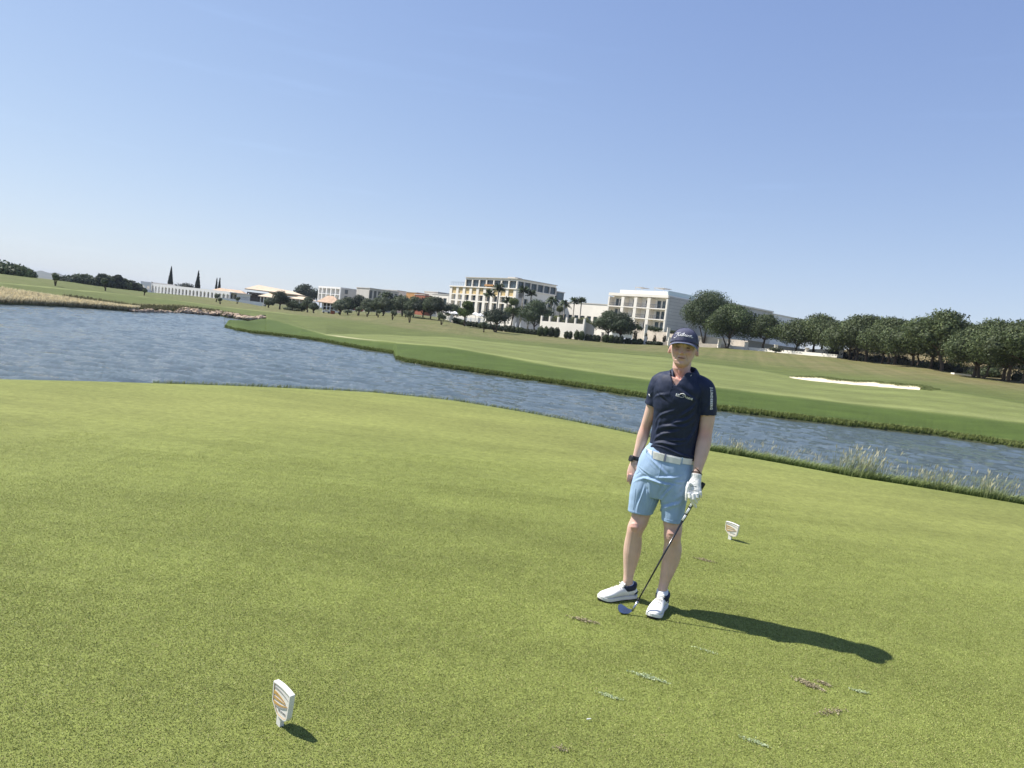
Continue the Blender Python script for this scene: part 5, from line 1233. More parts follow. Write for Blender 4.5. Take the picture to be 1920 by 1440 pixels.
def head_mesh(mb):
    zs_ = np.concatenate([np.linspace(0.118, 0.03, 14), np.linspace(0.026, -0.126, 60)]); n = 96; b = len(mb.V); K = len(zs_)
    zi = prof[::-1, 0]
    for z in zs_:
        w_ = np.interp(z, zi, prof[::-1, 1]); f = np.interp(z, zi, prof[::-1, 2]); bk = np.interp(z, zi, prof[::-1, 3])
        cy = (f + bk) / 2; d = (f - bk) / 2
        for k in range(n):
            th = 2 * math.pi * k / n; ct, st_ = math.cos(th), math.sin(th)
            e = 2.25; x = w_ * math.copysign(abs(ct) ** (2 / e), ct); y = cy + d * math.copysign(abs(st_) ** (2 / e), st_)
            if st_ > 0.15 and z < 0.05:
                ax = abs(x); G = lambda cx, cz, sx, sz: math.exp(-((ax - cx) / sx) ** 2 - ((z - cz) / sz) ** 2)
                t = np.clip((0.008 - z) / 0.045, 0, 1); ridge = np.interp(z, [-0.050, -0.043, -0.036, -0.018, 0.004, 0.016, 0.024], [0, 0.011, 0.028, 0.019, 0.010, 0.005, 0])
                y += ridge * math.exp(-(ax / (0.0075 + 0.004 * t)) ** 2)
                y += 0.011 * G(0.0150, -0.038, 0.0062, 0.007) - 0.004 * G(0.0085, -0.0465, 0.004, 0.003)
                y -= 0.0135 * G(0.031, 0.0, 0.0155, 0.0105)
                y += 0.0050 * G(0.030, 0.019, 0.022, 0.007) + 0.003 * G(0, 0.02, 0.012, 0.008)
                y += 0.0085 * G(0.040, -0.028, 0.015, 0.012) - 0.003 * G(0.046, -0.058, 0.010, 0.014)
                y -= 0.0075 * math.exp(-((ax - (0.019 + (-0.036 - z) * 0.42)) / 0.0045) ** 2) * (1 if -0.078 < z < -0.034 else 0)
                y += 0.0050 * G(0, -0.0600, 0.021, 0.0045) + 0.0050 * G(0, -0.0720, 0.018, 0.0050)
                y -= 0.0050 * G(0, -0.0655, 0.026, 0.0022) + 0.003 * G(0, -0.083, 0.016, 0.005)
                y += 0.0060 * G(0, -0.104, 0.018, 0.010)
            mb.V.append(tuple(HW(x, y, z)))
    for q in range(K - 1):
        for k in range(n):
            k2 = (k + 1) % n; mb.F.append((b + q * n + k, b + (q + 1) * n + k, b + (q + 1) * n + k2, b + q * n + k2))
    mb.F.append(tuple(b + k for k in range(n))); mb.F.append(tuple(b + (K - 1) * n + k for k in range(n))[::-1])
body = MB(); head_mesh(body)
for sg in (-1, 1):   # ears: plate, rim, lobe; eyelids
    pts = [HW(sg * (0.080 + 0.012 * math.sin(t) ** 2 + 0.006), -0.012 - 0.021 * math.cos(t) * 1.0 * (-1) - 0.0, -0.014 + 0.031 * math.sin(t - 0.3)) for t in np.linspace(-1.4, 3.6, 14)]
    pts = [HW(sg * (0.0835 + 0.0085 * (1 - math.cos(t - 1.1)) / 2 + 0.001), 0.002 - 0.017 * (1 + math.cos(t + 0.9 + math.pi)) , -0.012 + 0.030 * math.sin(t)) for t in np.linspace(-1.5, 2.2, 12)]
    body.tube(pts, [0.0055] * 4 + [0.0048] * 8, 8)
    loft_rings(body, [(HW(sg * 0.078, -0.012, -0.014), 0.018, 0.026, hf, hu), (HW(sg * 0.088, -0.017, -0.012), 0.014, 0.024, hf, hu)], 16)
    loft_rings(body, [(HW(sg * 0.077, -0.002, -0.036), 0.008, 0.009, hf, hu), (HW(sg * 0.086, -0.003, -0.040), 0.006, 0.008, hf, hu)], 12)
    body.tube([HW(sg * (0.031 + 0.0145 * t), 0.0800 - 0.0055 * t * t, 0.0042 + 0.0016 * (1 - t * t)) for t in np.linspace(-1, 1, 7)], 0.0034, 8)
    body.tube([HW(sg * (0.031 + 0.0140 * t), 0.0790 - 0.0055 * t * t, -0.0046 - 0.0008 * (1 - t * t)) for t in np.linspace(-1, 1, 7)], 0.0030, 8)
# neck
nb = JP(1281, 712, 4.49)
loft_rings(body, [(nb - np.array([0, 0, 0.03]), 0.080, 0.070, hs, hf), (nb + np.array([0, 0, 0.02]), 0.060, 0.062, hs, hf), (HW(0, -0.012, -0.135), 0.055, 0.060, hs, hf), (HW(0, -0.02, -0.10), 0.057, 0.062, hs, hf), (HW(0, -0.03, -0.05), 0.055, 0.055, hs, hf)], 24)
for sg in (-1, 1): body.tube([HW(sg * 0.050, -0.02, -0.075), HW(sg * 0.038, 0.022, -0.125), nb + hs * sg * 0.014 + hf * 0.058 + np.array([0, 0, -0.005])], [0.008, 0.009, 0.008], 8)
body.tube([HW(0, 0.040, -0.128), HW(0, 0.043, -0.145), HW(0, 0.035, -0.165)], [0.008, 0.011, 0.008], 8)
# torso under the clothes, V of the chest
loft_rings(body, [(JP(1252, 905, 4.5), 0.12, 0.085), (JP(1257, 870, 4.5), 0.135, 0.095), (JP(1261, 840, 4.5), 0.128, 0.092), (JP(1265, 800, 4.5), 0.125, 0.095), (JP(1270, 755, 4.5), 0.135, 0.105), (JP(1275, 726, 4.5), 0.145, 0.098), (JP(1279, 710, 4.49), 0.10, 0.085), (nb, 0.07, 0.06)], 28)
# arms
chain(body, [(1262, 712, 4.52, .05, .05), (1240, 716, 4.545, .052, .052), (1233, 727, 4.56, .050, .055), (1224, 760, 4.58, .041, .046), (1215, 788, 4.60, .036, .041), (1210, 803, 4.61, .0345, .038), (1205, 820, 4.605, .0375, .036), (1199, 840, 4.60, .031, .031), (1193, 858, 4.595, .0245, .022), (1190, 867, 4.59, .026, .019)])
chain(body, [(1298, 716, 4.47, .05, .05), (1318, 727, 4.445, .052, .052), (1325, 740, 4.44, .051, .056), (1326, 778, 4.435, .049, .050), (1324, 800, 4.43, .044, .045), (1322, 814, 4.425, .0425, .043), (1319, 832, 4.41, .0455, .042), (1314, 855, 4.385, .040, .036), (1309, 876, 4.36, .030, .026), (1306.5, 889, 4.35, .0275, .022), (1305, 900, 4.345, .029, .020)])
# right hand: palm and five fingers, relaxed by the hip
chain(body, [(1190, 866, 4.59, .026, .017), (1188, 876, 4.585, .034, .017), (1185.5, 887, 4.58, .036, .016), (1184.5, 893, 4.578, .033, .014)], 16)
for (x0, ya, y1, x1, y2, r0) in [(1177.5, 4.555, 903, 1177, 4.560, .0088), (1182.0, 4.565, 908, 1181.5, 4.57, .0094), (1187.0, 4.577, 910, 1186, 4.585, .0096), (1191.5, 4.59, 906, 1190.5, 4.60, .0088)]:
    body.tube([JP(x0 + .5, 889, ya), JP(x0 + 0.2, 895, ya - 0.004), JP((x0 + x1) / 2, (895 + y1) / 2, ya - 0.002), JP(x1, y1, y2 + 0.012)], [r0 * 1.05, r0, r0 * .92, r0 * .7], 10)
body.tube([JP(1192, 872, 4.565), JP(1196, 882, 4.55), JP(1196, 892, 4.55), JP(1194, 899, 4.555)], [.013, .0115, .0100, .0075], 10)
# legs
chain(body, [(1237, 900, 4.53, .080, .085), (1215, 930, 4.53, .064, .074), (1203, 962, 4.52, .059, .064), (1198, 978, 4.51, .056, .060), (1192, 990, 4.505, .0535, .057), (1189, 1002, 4.51, .050, .052), (1187, 1018, 4.525, .0555, .058), (1185, 1035, 4.535, .056, .060), (1182, 1055, 4.54, .046, .050), (1179, 1075, 4.54, .034, .038), (1177.5, 1088, 4.54, .0315, .037), (1178, 1098, 4.55, .033, .040), (1178, 1108, 4.55, .030, .038)], 22)
chain(body, [(1266, 905, 4.46, .080, .085), (1266, 940, 4.45, .068, .078), (1262, 975, 4.43, .062, .066), (1262, 990, 4.42, .057, .061), (1261, 1003, 4.41, .0550, .058), (1261, 1015, 4.42, .0515, .054), (1261, 1030, 4.435, .0575, .061), (1258, 1048, 4.445, .0560, .060), (1252, 1070, 4.445, .045, .049), (1246, 1090, 4.445, .033, .037), (1243, 1102, 4.44, .0305, .036), (1242, 1112, 4.44, .032, .040), (1242, 1122, 4.44, .029, .038)], 22)
for (px, py, Y) in ((1189.5, 988, 4.452), (1260, 1000, 4.360)): loft_rings(body, [(JP(px, py - 9, Y + .026), .014, .010), (JP(px, py - 5, Y + .014), .024, .016), (JP(px, py, Y + .008), .027, .018), (JP(px, py + 5, Y + .012), .025, .016), (JP(px, py + 10, Y + .026), .015, .010)], 14)
bo = remeshed(body, 'body', 0.0026, 1, SKIN)
V = getv(bo); base_ = np.array([0.63, 0.435, 0.350]); tint = np.zeros(len(V)); dark_ = np.zeros(len(V))
def spot(c, r_, k, arr): arr += k * np.exp(-(np.linalg.norm(V - c, axis=1) / r_) ** 2)
for sg in (-1, 1):
    spot(HW(sg * 0.042, 0.07, -0.030), 0.022, 0.9, tint); spot(HW(sg * 0.090, -0.01, -0.012), 0.024, 1.0, tint); spot(HW(sg * 0.031, 0.075, 0.0), 0.013, 0.40, dark_); spot(HW(sg * 0.030, 0.080, -0.013), 0.010, 0.25, dark_)
spot(HW(0, 0.112, -0.036), 0.017, 1.1, tint); spot(HW(0, 0.088, -0.066), 0.014, 0.9, tint); spot(HW(0, 0.04, -0.15), 0.045, 0.9, tint); spot(nb + fwv * 0.07, 0.05, 0.8, tint)
for q in ((1189.5, 988, 4.46), (1261, 1001, 4.37), (1208, 806, 4.57), (1321, 812, 4.40), (1182, 896, 4.56)): spot(JP(*q), 0.045, 0.7, tint)
wrk = np.array([mnoise.noise(Vector(v * 26)) for v in V]); beard = np.exp(-((V - HW(0, 0.06, -0.095)) ** 2).sum(1) / 0.045 ** 2) * 0.22
C_ = base_[None] * (1 + 0.10 * wrk)[:, None]
C_ = C_ * (1 - np.clip(tint, 0, 1)[:, None] * np.array([0.02, 0.27, 0.27])[None]) * (1 - np.clip(dark_ + beard, 0, .7)[:, None] * np.array([.75, .9, .95])[None])
a_ = bo.data.attributes.new('Col', 'FLOAT_COLOR', 'POINT'); a_.data.foreach_set('color', np.concatenate([C_, np.ones((len(V), 1))], 1).astype(np.float32).ravel())
_t = SKIN.node_tree; _at = _t.nodes.new('ShaderNodeAttribute'); _at.attribute_name = 'Col'; _t.links.new(_at.outputs['Color'], _t.nodes['Principled BSDF'].inputs['Base Color'])
child(bo)

# ---- eyes, brows, mouth line, hair
for sg in (-1, 1):
    m_ = MB(); c = HW(sg * 0.031, 0.0685, 0.0)
    loft_rings(m_, [(c + hu * (0.0105 * math.cos(t)), 0.0105 * math.sin(t) + 1e-4, 0.0105 * math.sin(t) + 1e-4, hs, hf) for t in np.linspace(0.02, math.pi - 0.02, 9)], 14, 2)
    e_ = m_.build('eye', mat('eye', (0.05, 0.04, 0.035), 0.25, 0.5), None, True); child(e_)
    m_ = MB().tube([HW(sg * (0.031 + 0.019 * t), 0.0885 - 0.010 * max(0, t) ** 2, 0.0155 + 0.003 * (1 - t * t) - 0.002 * t) for t in np.linspace(-1, 1, 7)], [.001, .0018, .0022, .0022, .002, .0016, .0008], 6)
    child(m_.build('eyebrow', mat('brow_hair', (0.09, 0.065, 0.05), 0.9, 0.1), None, True))
    hm = MB(); rows = []
    for i, z in enumerate(np.linspace(0.032, -0.012, 6)):
        rows.append([HW(sg * (np.interp(z, prof[::-1, 0], prof[::-1, 1]) + 0.0035 - 0.004 * (k == 0 or k == 7)), 0.018 - k * 0.010 * (1 if z > 0 else 0.5) - (0.010 if z < 0 else 0), z) for k in range(8)])
    Vv = [p for row in rows for p in row]; hm.add(Vv, [(i * 8 + k, i * 8 + k + 1, (i + 1) * 8 + k + 1, (i + 1) * 8 + k) for i in range(5) for k in range(7)])
m_ = MB().tube([HW(x, 0.0890 - 9.5 * x * x * (1 if abs(x) > .012 else .6), -0.0660 + 0.0016 * (abs(x) / .02) ** 2) for x in np.linspace(-0.025, 0.025, 11)], [.0006, .0012, .0016, .0018, .0018, .0018, .0018, .0018, .0016, .0012, .0006], 6)
child(m_.build('mouth', mat('lip_line', (0.11, 0.035, 0.03), 0.6, 0.3), None, True))
# close cropped grey hair below the cap: a thin shell behind and beside the ears
hm = MB(); A_ = np.linspace(R(-4), R(-176), 30); zz = np.linspace(0.045, -0.030, 8)
for z in zz:
    w_ = np.interp(z, prof[::-1, 0], prof[::-1, 1]); f = np.interp(z, prof[::-1, 0], prof[::-1, 2]); bk = np.interp(z, prof[::-1, 0], prof[::-1, 3]); cy = (f + bk) / 2; d = (f - bk) / 2
    for a in A_:
        ct, st_ = math.cos(a), math.sin(a); o_ = 0.0045 if z > -0.03 else 0.001
        zz_ = z + (0.022 if st_ > -0.25 and z < 0 else 0) * min(1, (st_ + 0.25) * 3 if st_ > -0.25 else 0)
        hm.V.append(tuple(HW((w_ + o_) * math.copysign(abs(ct) ** .89, ct), cy + (d + o_) * math.copysign(abs(st_) ** .89, st_), zz_)))
for i in range(7):
    for k in range(29): hm.F.append((i * 30 + k, i * 30 + k + 1, (i + 1) * 30 + k + 1, (i + 1) * 30 + k))
child(hm.build('hair', mat('grey_hair', (0.13, 0.11, 0.095), 0.9, 0.1, bump=0.002, bscale=300), None, True))

# ---- cap
cb = MB(); n = 64; K = 16; rows_ = []
for q in range(K + 1):
    t = q / K * math.pi / 2
    for k in range(n):
        th = 2 * math.pi * k / n; ct, st_ = math.cos(th), math.sin(th)
        rx, ryf, ryb = 0.0865, 0.099, 0.112
        x = rx * math.cos(t) ** 0.75 * ct; y = (ryf if st_ > 0 else ryb) * math.cos(t) ** 0.72 * st_ - 0.004
        z = 0.030 + 0.091 * math.sin(t)**0.92 - (0.026 * max(0, -st_) ** 1.0 + 0.010 * abs(ct) ** 4) * math.cos(t) + 0.004 * max(0, st_) * math.cos(t)
        seam = (1 + 0.010 * mnoise.noise(Vector((x * 22, y * 22, z * 18)))) - 0.016 * max(0, 1 - abs(((th / (math.pi / 3) + 0.5) % 1) - 0.5) * 14)
        cb.V.append(tuple(HW(x * seam, y * seam, z)))
for q in range(K):
    for k in range(n): k2 = (k + 1) % n; cb.F.append((q * n + k, q * n + k2, (q + 1) * n + k2, (q + 1) * n + k))
capo = cb.build('cap', CAPM, None, True); md = capo.modifiers.new('t', 'SOLIDIFY'); md.thickness = 0.003; md.offset = 0
child(capo)
def brim_pt(s, e, dz=0):   # s -1..1 across, e 0..1 outwards
    th = math.pi / 2 - s * R(72)
    bx, by = 0.0865 * math.cos(th), 0.099 * math.sin(th) - 0.006
    ext = 0.066 * math.cos(s * R(80)) ** 0.55 * e
    x = bx * (1 + 0.10 * e); y = by + ext
    z = 0.034 - 0.006 * e - 0.030 * s * s * (0.25 + 0.75 * e) + dz - 0.010 * abs(s) ** 4
    return HW(x, y, z)
bm2 = MB(); ns, ne = 28, 8
for dz in (0.0, -0.0035):
    for i in range(ns + 1):
        for j in range(ne + 1): bm2.V.append(tuple(brim_pt(-1 + 2 * i / ns, j / ne, dz)))
o_ = (ns + 1) * (ne + 1)
for i in range(ns):
    for j in range(ne):
        a = i * (ne + 1) + j; bm2.F.append((a, a + 1, a + ne + 2, a + ne + 1)); bm2.F.append((o_ + a, o_ + a + ne + 1, o_ + a + ne + 2, o_ + a + 1))
for th in (math.pi / 2, math.pi / 6, 5 * math.pi / 6):
    pts = []
    for q in range(1, 13):
        t = q / 13 * math.pi / 2; ct, st_ = math.cos(th), math.sin(th)
        pts.append(HW(0.0880 * math.cos(t) ** 0.75 * ct, 0.1005 * math.cos(t) ** 0.72 * st_ - 0.004, 0.032 + 0.091 * math.sin(t) ** 0.92))
    child(MB().tube(pts, 0.0011, 5).build('cap_seam', NAVY, None, True), capo)
brimo = child(bm2.build('brim', CAPM, None, True))
child(MB().tube([brim_pt(s, 1.0, -0.0017) for s in np.linspace(-1, 1, 30)], 0.0030, 8).build('brim_piping', CAPE, None, True))
child(MB().tube([HW(0, -0.006, 0.119), HW(0, -0.006, 0.1245)], [0.007, 0.004], 10).build('cap_button', CAPM, None, True))

# ---- polo shirt
sh_ = MB()
loft_rings(sh_, [(s_[:3], s_[3], s_[4]) for s_ in smooth_chain([(*JP(px, py, Y), a, d) for px, py, Y, a, d in [
    (1256, 884, 4.5, .172, .132), (1259.5, 856, 4.5, .160, .124), (1263, 828, 4.5, .147, .114), (1267, 800, 4.5, .147, .113), (1269.5, 772, 4.5, .150, .119), (1271, 745, 4.5, .158, .124), (1275, 724, 4.495, .160, .116), (1279.5, 708, 4.49, .122, .098), (1281, 700, 4.487, .092, .086), (1281.8, 693, 4.485, .078, .078), (1282, 686, 4.485, .072, .074)]], 5)], 40, 2.3)
chain(sh_, [(1266, 712, 4.515, .055, .062), (1244, 714, 4.535, .060, .066), (1234, 724, 4.555, .060, .069), (1229, 742, 4.565, .056, .064), (1224, 760, 4.575, .052, .059), (1221, 773, 4.58, .050, .057)])
chain(sh_, [(1296, 714, 4.475, .055, .062), (1316, 724, 4.45, .062, .066), (1324, 738, 4.44, .063, .070), (1325.5, 760, 4.437, .0605, .066), (1325.5, 778, 4.434, .0595, .064), (1325.5, 792, 4.43, .059, .063)])
sho = remeshed(sh_, 'polo_shirt', 0.0042, 3, NAVY)
V = getv(sho); N = getn(sho)
Tc = JP(1265, 800, 4.5)
def fold(V, N, spots):
    """soft cloth folds: each (centre, direction, length, width, height)"""
    d_ = np.zeros(len(V))
    for c, di, L, wd, h in spots:
        di = np.array(di, float); di /= np.linalg.norm(di); r_ = V - c; al = r_ @ di; pr = r_ - al[:, None] * di[None, :]
        # sideways distance measured on the surface's tangent
        sid = np.cross(N, di[None, :]); sid /= np.linalg.norm(sid, axis=1)[:, None] + 1e-9
        q = (pr * sid).sum(1) + 0.012 * np.sin(al * 22); far_ = np.abs((pr * N).sum(1))
        d_ += h * np.exp(-(al / L) ** 2) * (np.exp(-(q / wd) ** 2) - 0.6 * np.exp(-((q - 1.5 * wd) / wd) ** 2)) * np.exp(-(far_ / 0.12) ** 4)
    return d_
def fpt(px, py, off=0.0):   # a point on the front of the body
    return JP(px, py, 4.38 + off)
spots = [(fpt(1250, 812), (1, -.25, .55), .085, .011, .009), (fpt(1262, 800), (1, -.25, .35), .09, .010, .008), (fpt(1250, 832), (1, -.3, .22), .09, .010, .010), (fpt(1268, 826), (1, -.3, .40), .07, .009, .007),
         (fpt(1245, 775), (1, -.3, .7), .07, .010, .006), (fpt(1277, 790), (1, -.4, .8), .08, .012, .008), (fpt(1290, 770), (.6, -.3, 1), .07, .010, .007), (fpt(1232, 738), (1, -.3, .35), .055, .010, .004), (fpt(1240, 750), (1, -.3, -.25), .05, .010, -.003),
         (fpt(1262, 846), (1, -.4, -.06), .11, .007, .009), (fpt(1290, 742), (1, -.5, -.3), .05, .010, .009), (fpt(1228, 800, .05), (0, 0, 1), .06, .012, .006), (fpt(1300, 815), (0.3, 0, 1), .08, .012, .008), (fpt(1330, 760), (0.2, 0, 1), .05, .010, .004)]
dd = fold(V, N, spots)
nzv = np.array([mnoise.noise(Vector((v[0] * 9, v[1] * 9, v[2] * 14))) + 0.5 * mnoise.noise(Vector((v[0] * 22 + 5, v[1] * 22, v[2] * 34))) for v in V])
V = V + N * (dd + nzv * 0.0042)[:, None]
setv(sho, V)
def cut_mesh(o, pred, thick=0.0025):
    """remove faces whose centre satisfies pred, relax the rim, give the cloth a thickness"""
    bm = bmesh.new(); bm.from_mesh(o.data)
    kill = [f for f in bm.faces if pred(np.array(f.calc_center_median()))]
    bmesh.ops.delete(bm, geom=kill, context='FACES')
    for _ in range(6):
        rim = {v for e in bm.edges if e.is_boundary for v in e.verts}
        new = {}
        for v in rim:
            nb_ = [e.other_vert(v) for e in v.link_edges if e.is_boundary]
            if len(nb_) == 2: new[v] = (nb_[0].co + nb_[1].co) * 0.25 + v.co * 0.5
        for v, c in new.items(): v.co = c
    bm.to_mesh(o.data); bm.free()
    md = o.modifiers.new('cloth', 'SOLIDIFY'); md.thickness = thick; md.offset = -1
hemL, hemR = JP(1217, 838, 4.55), JP(1303, 853, 4.42)
def pxof(p):
    w_ = p - np.array([0, 0, EYE]); z = w_ @ c_f; return 960 + F_PX * (w_ @ c_r) / z, 720 - F_PX * (w_ @ c_u) / z
cuffR, dirR = JP(1220.5, 757, 4.577), JP(1215, 788, 4.60) - JP(1229, 740, 4.565); dirR /= np.linalg.norm(dirR)
cuffL, dirL = JP(1325.5, 778, 4.435), JP(1325, 800, 4.43) - JP(1325.5, 760, 4.437); dirL /= np.linalg.norm(dirL)
vdeep = JP(1262, 722, 4.40)
def shirt_cut(p):
    if p[2] < 1.0 + 0.012 * math.sin(9 * p[0]) - 0.05 * (p[0] - Tc[0]): return True
    if (p - cuffR) @ dirR > 0 and np.linalg.norm(p - cuffR) < 0.12 and (p - Tc) @ slv < -0.135: return True
    if (p - cuffL) @ dirL > 0 and np.linalg.norm(p - cuffL) < 0.12 and (p - Tc) @ slv > 0.153: return True
    if p[2] > nb[2] + 0.052: return True
    r_ = p - nb; sx_ = r_ @ slv + 0.016; fy = r_ @ fwv      # open placket: V below the collar
    zv = vdeep[2]
    if fy > 0.02 and p[2] > zv and abs(sx_ + 0.010) < 0.010 + 0.52 * (p[2] - zv): return True
    return False
hem_z = JP(1255, 858, 4.375)[2]
shift = hem_z - 1.0
_sc = shirt_cut
def shirt_cut2(p):
    if p[2] < hem_z + 0.018 * ((p - Tc) @ slv < -0.08) * (-(p - Tc) @ slv - 0.08) / 0.06 + 0.008 * math.sin(14 * p[0]): return True
    q = p.copy(); 
    return _sc(q) if p[2] > 1.06 else False
cut_mesh(sho, shirt_cut2)
shirt_bvh = BVHTree.FromPolygons([tuple(v.co) for v in sho.data.vertices], [tuple(p.vertices) for p in sho.data.polygons])
child(sho)
# collar: two leaves standing round the neck and folding outwards, open at the throat
def collar_leaf(sg):
    mb = MB(); K = 18; rows_ = []
    for i in range(K + 1):
        t = i / K; th = math.pi * (1.0 - 0.0) * t                       # from the nape round to the throat
        a = -math.pi / 2 + sg * th * 0.90
        ca, sa = math.cos(a), math.sin(a)
        rx, ry = 0.071, 0.074
        base = nb + slv * rx * ca * 1.0 + fwv * (ry * sa) + np.array([0, 0, 0.046 - 0.074 * t ** 3.2]) - slv * 0.0
        if t > 0.75: base = base - slv * 0.020 * ((t - 0.75) / 0.25) * 1.0
        outw = slv * ca + fwv * sa; outw /= np.linalg.norm(outw)
        topp = base + np.array([0, 0, 0.042 - 0.006 * t]) - outw * 0.004
        tip = base + outw * (0.040 + 0.006 * t ** 3) + np.array([0, 0, -0.020 - 0.012 * t ** 4]) 
        rows_ += [base, topp, topp + outw * 0.006, tip]
    for p in rows_: mb.V.append(tuple(p))
    for i in range(K):
        for j in range(3): a = i * 4 + j; mb.F.append((a, a + 1, a + 5, a + 4))
    o = mb.build('collar', NAVY, None, True); md = o.modifiers.new('t', 'SOLIDIFY'); md.thickness = 0.003; sb_ = o.modifiers.new('s', 'SUBSURF'); sb_.levels = 1; sb_.render_levels = 1
    return o
for sg in (-1, 1): child(collar_leaf(sg))
def cast(px, py, bvh, off=0.0016):
    d = ray(px, py); d = d / np.linalg.norm(d); h = bvh.ray_cast(Vector((0, 0, EYE)), Vector(d))
    if h[0] is None: return None
    return np.array(h[0]) - d * off
# placket edge, button and seams
def surf_line(pts, rad, name, m, bvh, parent=None):
    P_ = []
    for (x0, y0), (x1, y1) in zip(pts[:-1], pts[1:]):
        for k in range(8): P_.append(cast(x0 + (x1 - x0) * k / 8, y0 + (y1 - y0) * k / 8, bvh, rad * 0.3))
    P_ = [p for p in P_ if p is not None]
    if len(P_) < 3: return None
    return child(MB().tube(P_, rad, 6).build(name, m, None, True), parent)
surf_line([(1261, 722), (1255, 738), (1252, 744)], 0.0011, 'placket_seam', NAVY, shirt_bvh, sho); surf_line([(1251, 738), (1249, 744), (1258, 747), (1261, 741)], 0.0009, 'placket_seam', NAVY, shirt_bvh, sho)
def text_pts(s, bold=0.0, shear=0.0, res=2, space=1.0):
    cu = bpy.data.curves.new('lettering', 'FONT'); cu.body = s; cu.align_x = 'CENTER'; cu.align_y = 'CENTER'; cu.offset = bold; cu.shear = shear; cu.resolution_u = res; cu.space_character = space
    o = bpy.data.objects.new('lettering', cu); sc.collection.objects.link(o)
    dg = bpy.context.evaluated_depsgraph_get(); me = bpy.data.meshes.new_from_object(o.evaluated_get(dg))
    bpy.data.objects.remove(o); bpy.data.curves.remove(cu)
    V = np.array([v.co for v in me.vertices]); Fc = [tuple(p.vertices) for p in me.polygons]; bpy.data.meshes.remove(me); return V, Fc
def print_on(s, px, py, h, ang, bvh, name, parent, m=PRINT, bold=0.015, shear=0, arc=None, sx=1.0, space=1.0):
    """lettering laid on a surface: h = letter size in photo pixels, ang clockwise degrees"""
    V, Fc = text_pts(s, bold, shear, space=space); ca, sa = math.cos(R(ang)), math.sin(R(ang)); out = []
    for v in V:
        x, y = v[0] * h * sx, -v[1] * h
        if arc: y += arc * x * x
        p = cast(px + x * ca - y * sa, py + x * sa + y * ca, bvh)
        if p is None: return None
        out.append(p)
    o = mesh_np(name, np.array(out), Fc, m); md = o.modifiers.new('t', 'SOLIDIFY'); md.thickness = 0.0006; md.offset = 1
    return child(o, parent)
print_on('J.LINDEBERG', 1334, 747.5, 6.3, 91, shirt_bvh, 'sleeve_lettering', sho, bold=0.035, space=1.18)
print_on('BA', 1270.5, 740.0, 4.8, 14, shirt_bvh, 'chest_lettering', sho, bold=0.05, space=1.3); print_on('ARIE', 1292.5, 747.2, 4.8, 16, shirt_bvh, 'chest_lettering', sho, bold=0.05, space=1.35)
print_on('~', 1295.5, 704, 5, -60, shirt_bvh, 'collar_mark', sho)
def surf_stroke(pts, rad, name, bvh, parent, m=PRINT):
    P_ = [cast(x, y, bvh, 0.0006) for x, y in pts]; P_ = [p for p in P_ if p is not None]
    if len(P_) > 1: child(MB().tube(P_, rad, 5).build(name, m, None, True), parent)
surf_stroke([(1274, 740), (1277, 738.2), (1281, 738), (1284, 739.5), (1285.5, 742), (1285, 745.5)], 0.0022, 'chest_emblem', shirt_bvh, sho)
surf_stroke([(1279, 741.5), (1281, 740.2), (1283, 741.5), (1282.5, 744.5), (1280.2, 744.5)], 0.0015, 'chest_emblem', shirt_bvh, sho)
surf_stroke([(1267, 741.8), (1272, 743.6), (1280, 745.5)], 0.0013, 'chest_emblem', shirt_bvh, sho); surf_stroke([(1216.6, 739), (1218, 741.5), (1219, 743.5)], 0.0022, 'sleeve_mark', shirt_bvh, sho)
# script on the cap
cap_bvh = BVHTree.FromPolygons([tuple(np.array(v.co) - np.array(GOFF)) for v in capo.data.vertices], [tuple(p.vertices) for p in capo.data.polygons])
def script(strokes, px, py, sx, sy, rad, arc, ang):
    ca, sa = math.cos(R(ang)), math.sin(R(ang)); mb = MB()
    for st in strokes:
        P_ = []
        for (x, y) in st:
            X_, Y_ = x * sx, -y * sy + arc * (x * sx) ** 2; p = cast(px + X_ * ca - Y_ * sa, py + X_ * sa + Y_ * ca, cap_bvh, 0.0030)
            if p is not None: P_.append(p)
        if len(P_) > 1: mb.tube(P_, rad, 5)
    return child(mb.build('cap_lettering', PRINT, None, True), capo)
# handwriting strokes of the word on the cap front: T i t l e i s t
script([[(-4.6, -.7), (-4.2, -.9), (-3.7, -.5), (-3.3, .3), (-2.9, 1.2)], [(-4.1, 1.0), (-3.4, 1.35), (-2.6, 1.25), (-1.9, 1.5)], [(-2.9, .5), (-2.7, 0), (-2.3, 0), (-2.0, .5)], [(-2.0, .5), (-1.8, 0), (-1.4, 0), (-.9, 1.2)], [(-2.0, .75), (-1.1, .85)],
        [(-1.4, 0), (-1.0, 0), (-.5, .7), (-.2, 1.5), (-.5, 1.4), (-.7, .2), (-.4, 0), (0, .3)], [(0, .3), (.4, .6), (.3, .8), (.0, .5), (.2, 0), (.6, .1), (.9, .5)], [(.9, .55), (1.0, 0), (1.3, .1), (1.6, .5)], [(1.6, .5), (2.0, .7), (2.2, .1), (1.8, 0)], [(2.2, .1), (2.6, .3), (3.0, 1.2), (2.8, .1), (3.2, 0), (3.7, .3)], [(2.5, .8), (3.4, .8)], [(1.0, .95), (1.05, 1.0)], [(-2.8, .95), (-2.75, 1.0)]],
       1283.8, 630.5, 4.2, 4.2, 0.0019, 0.006, 8)

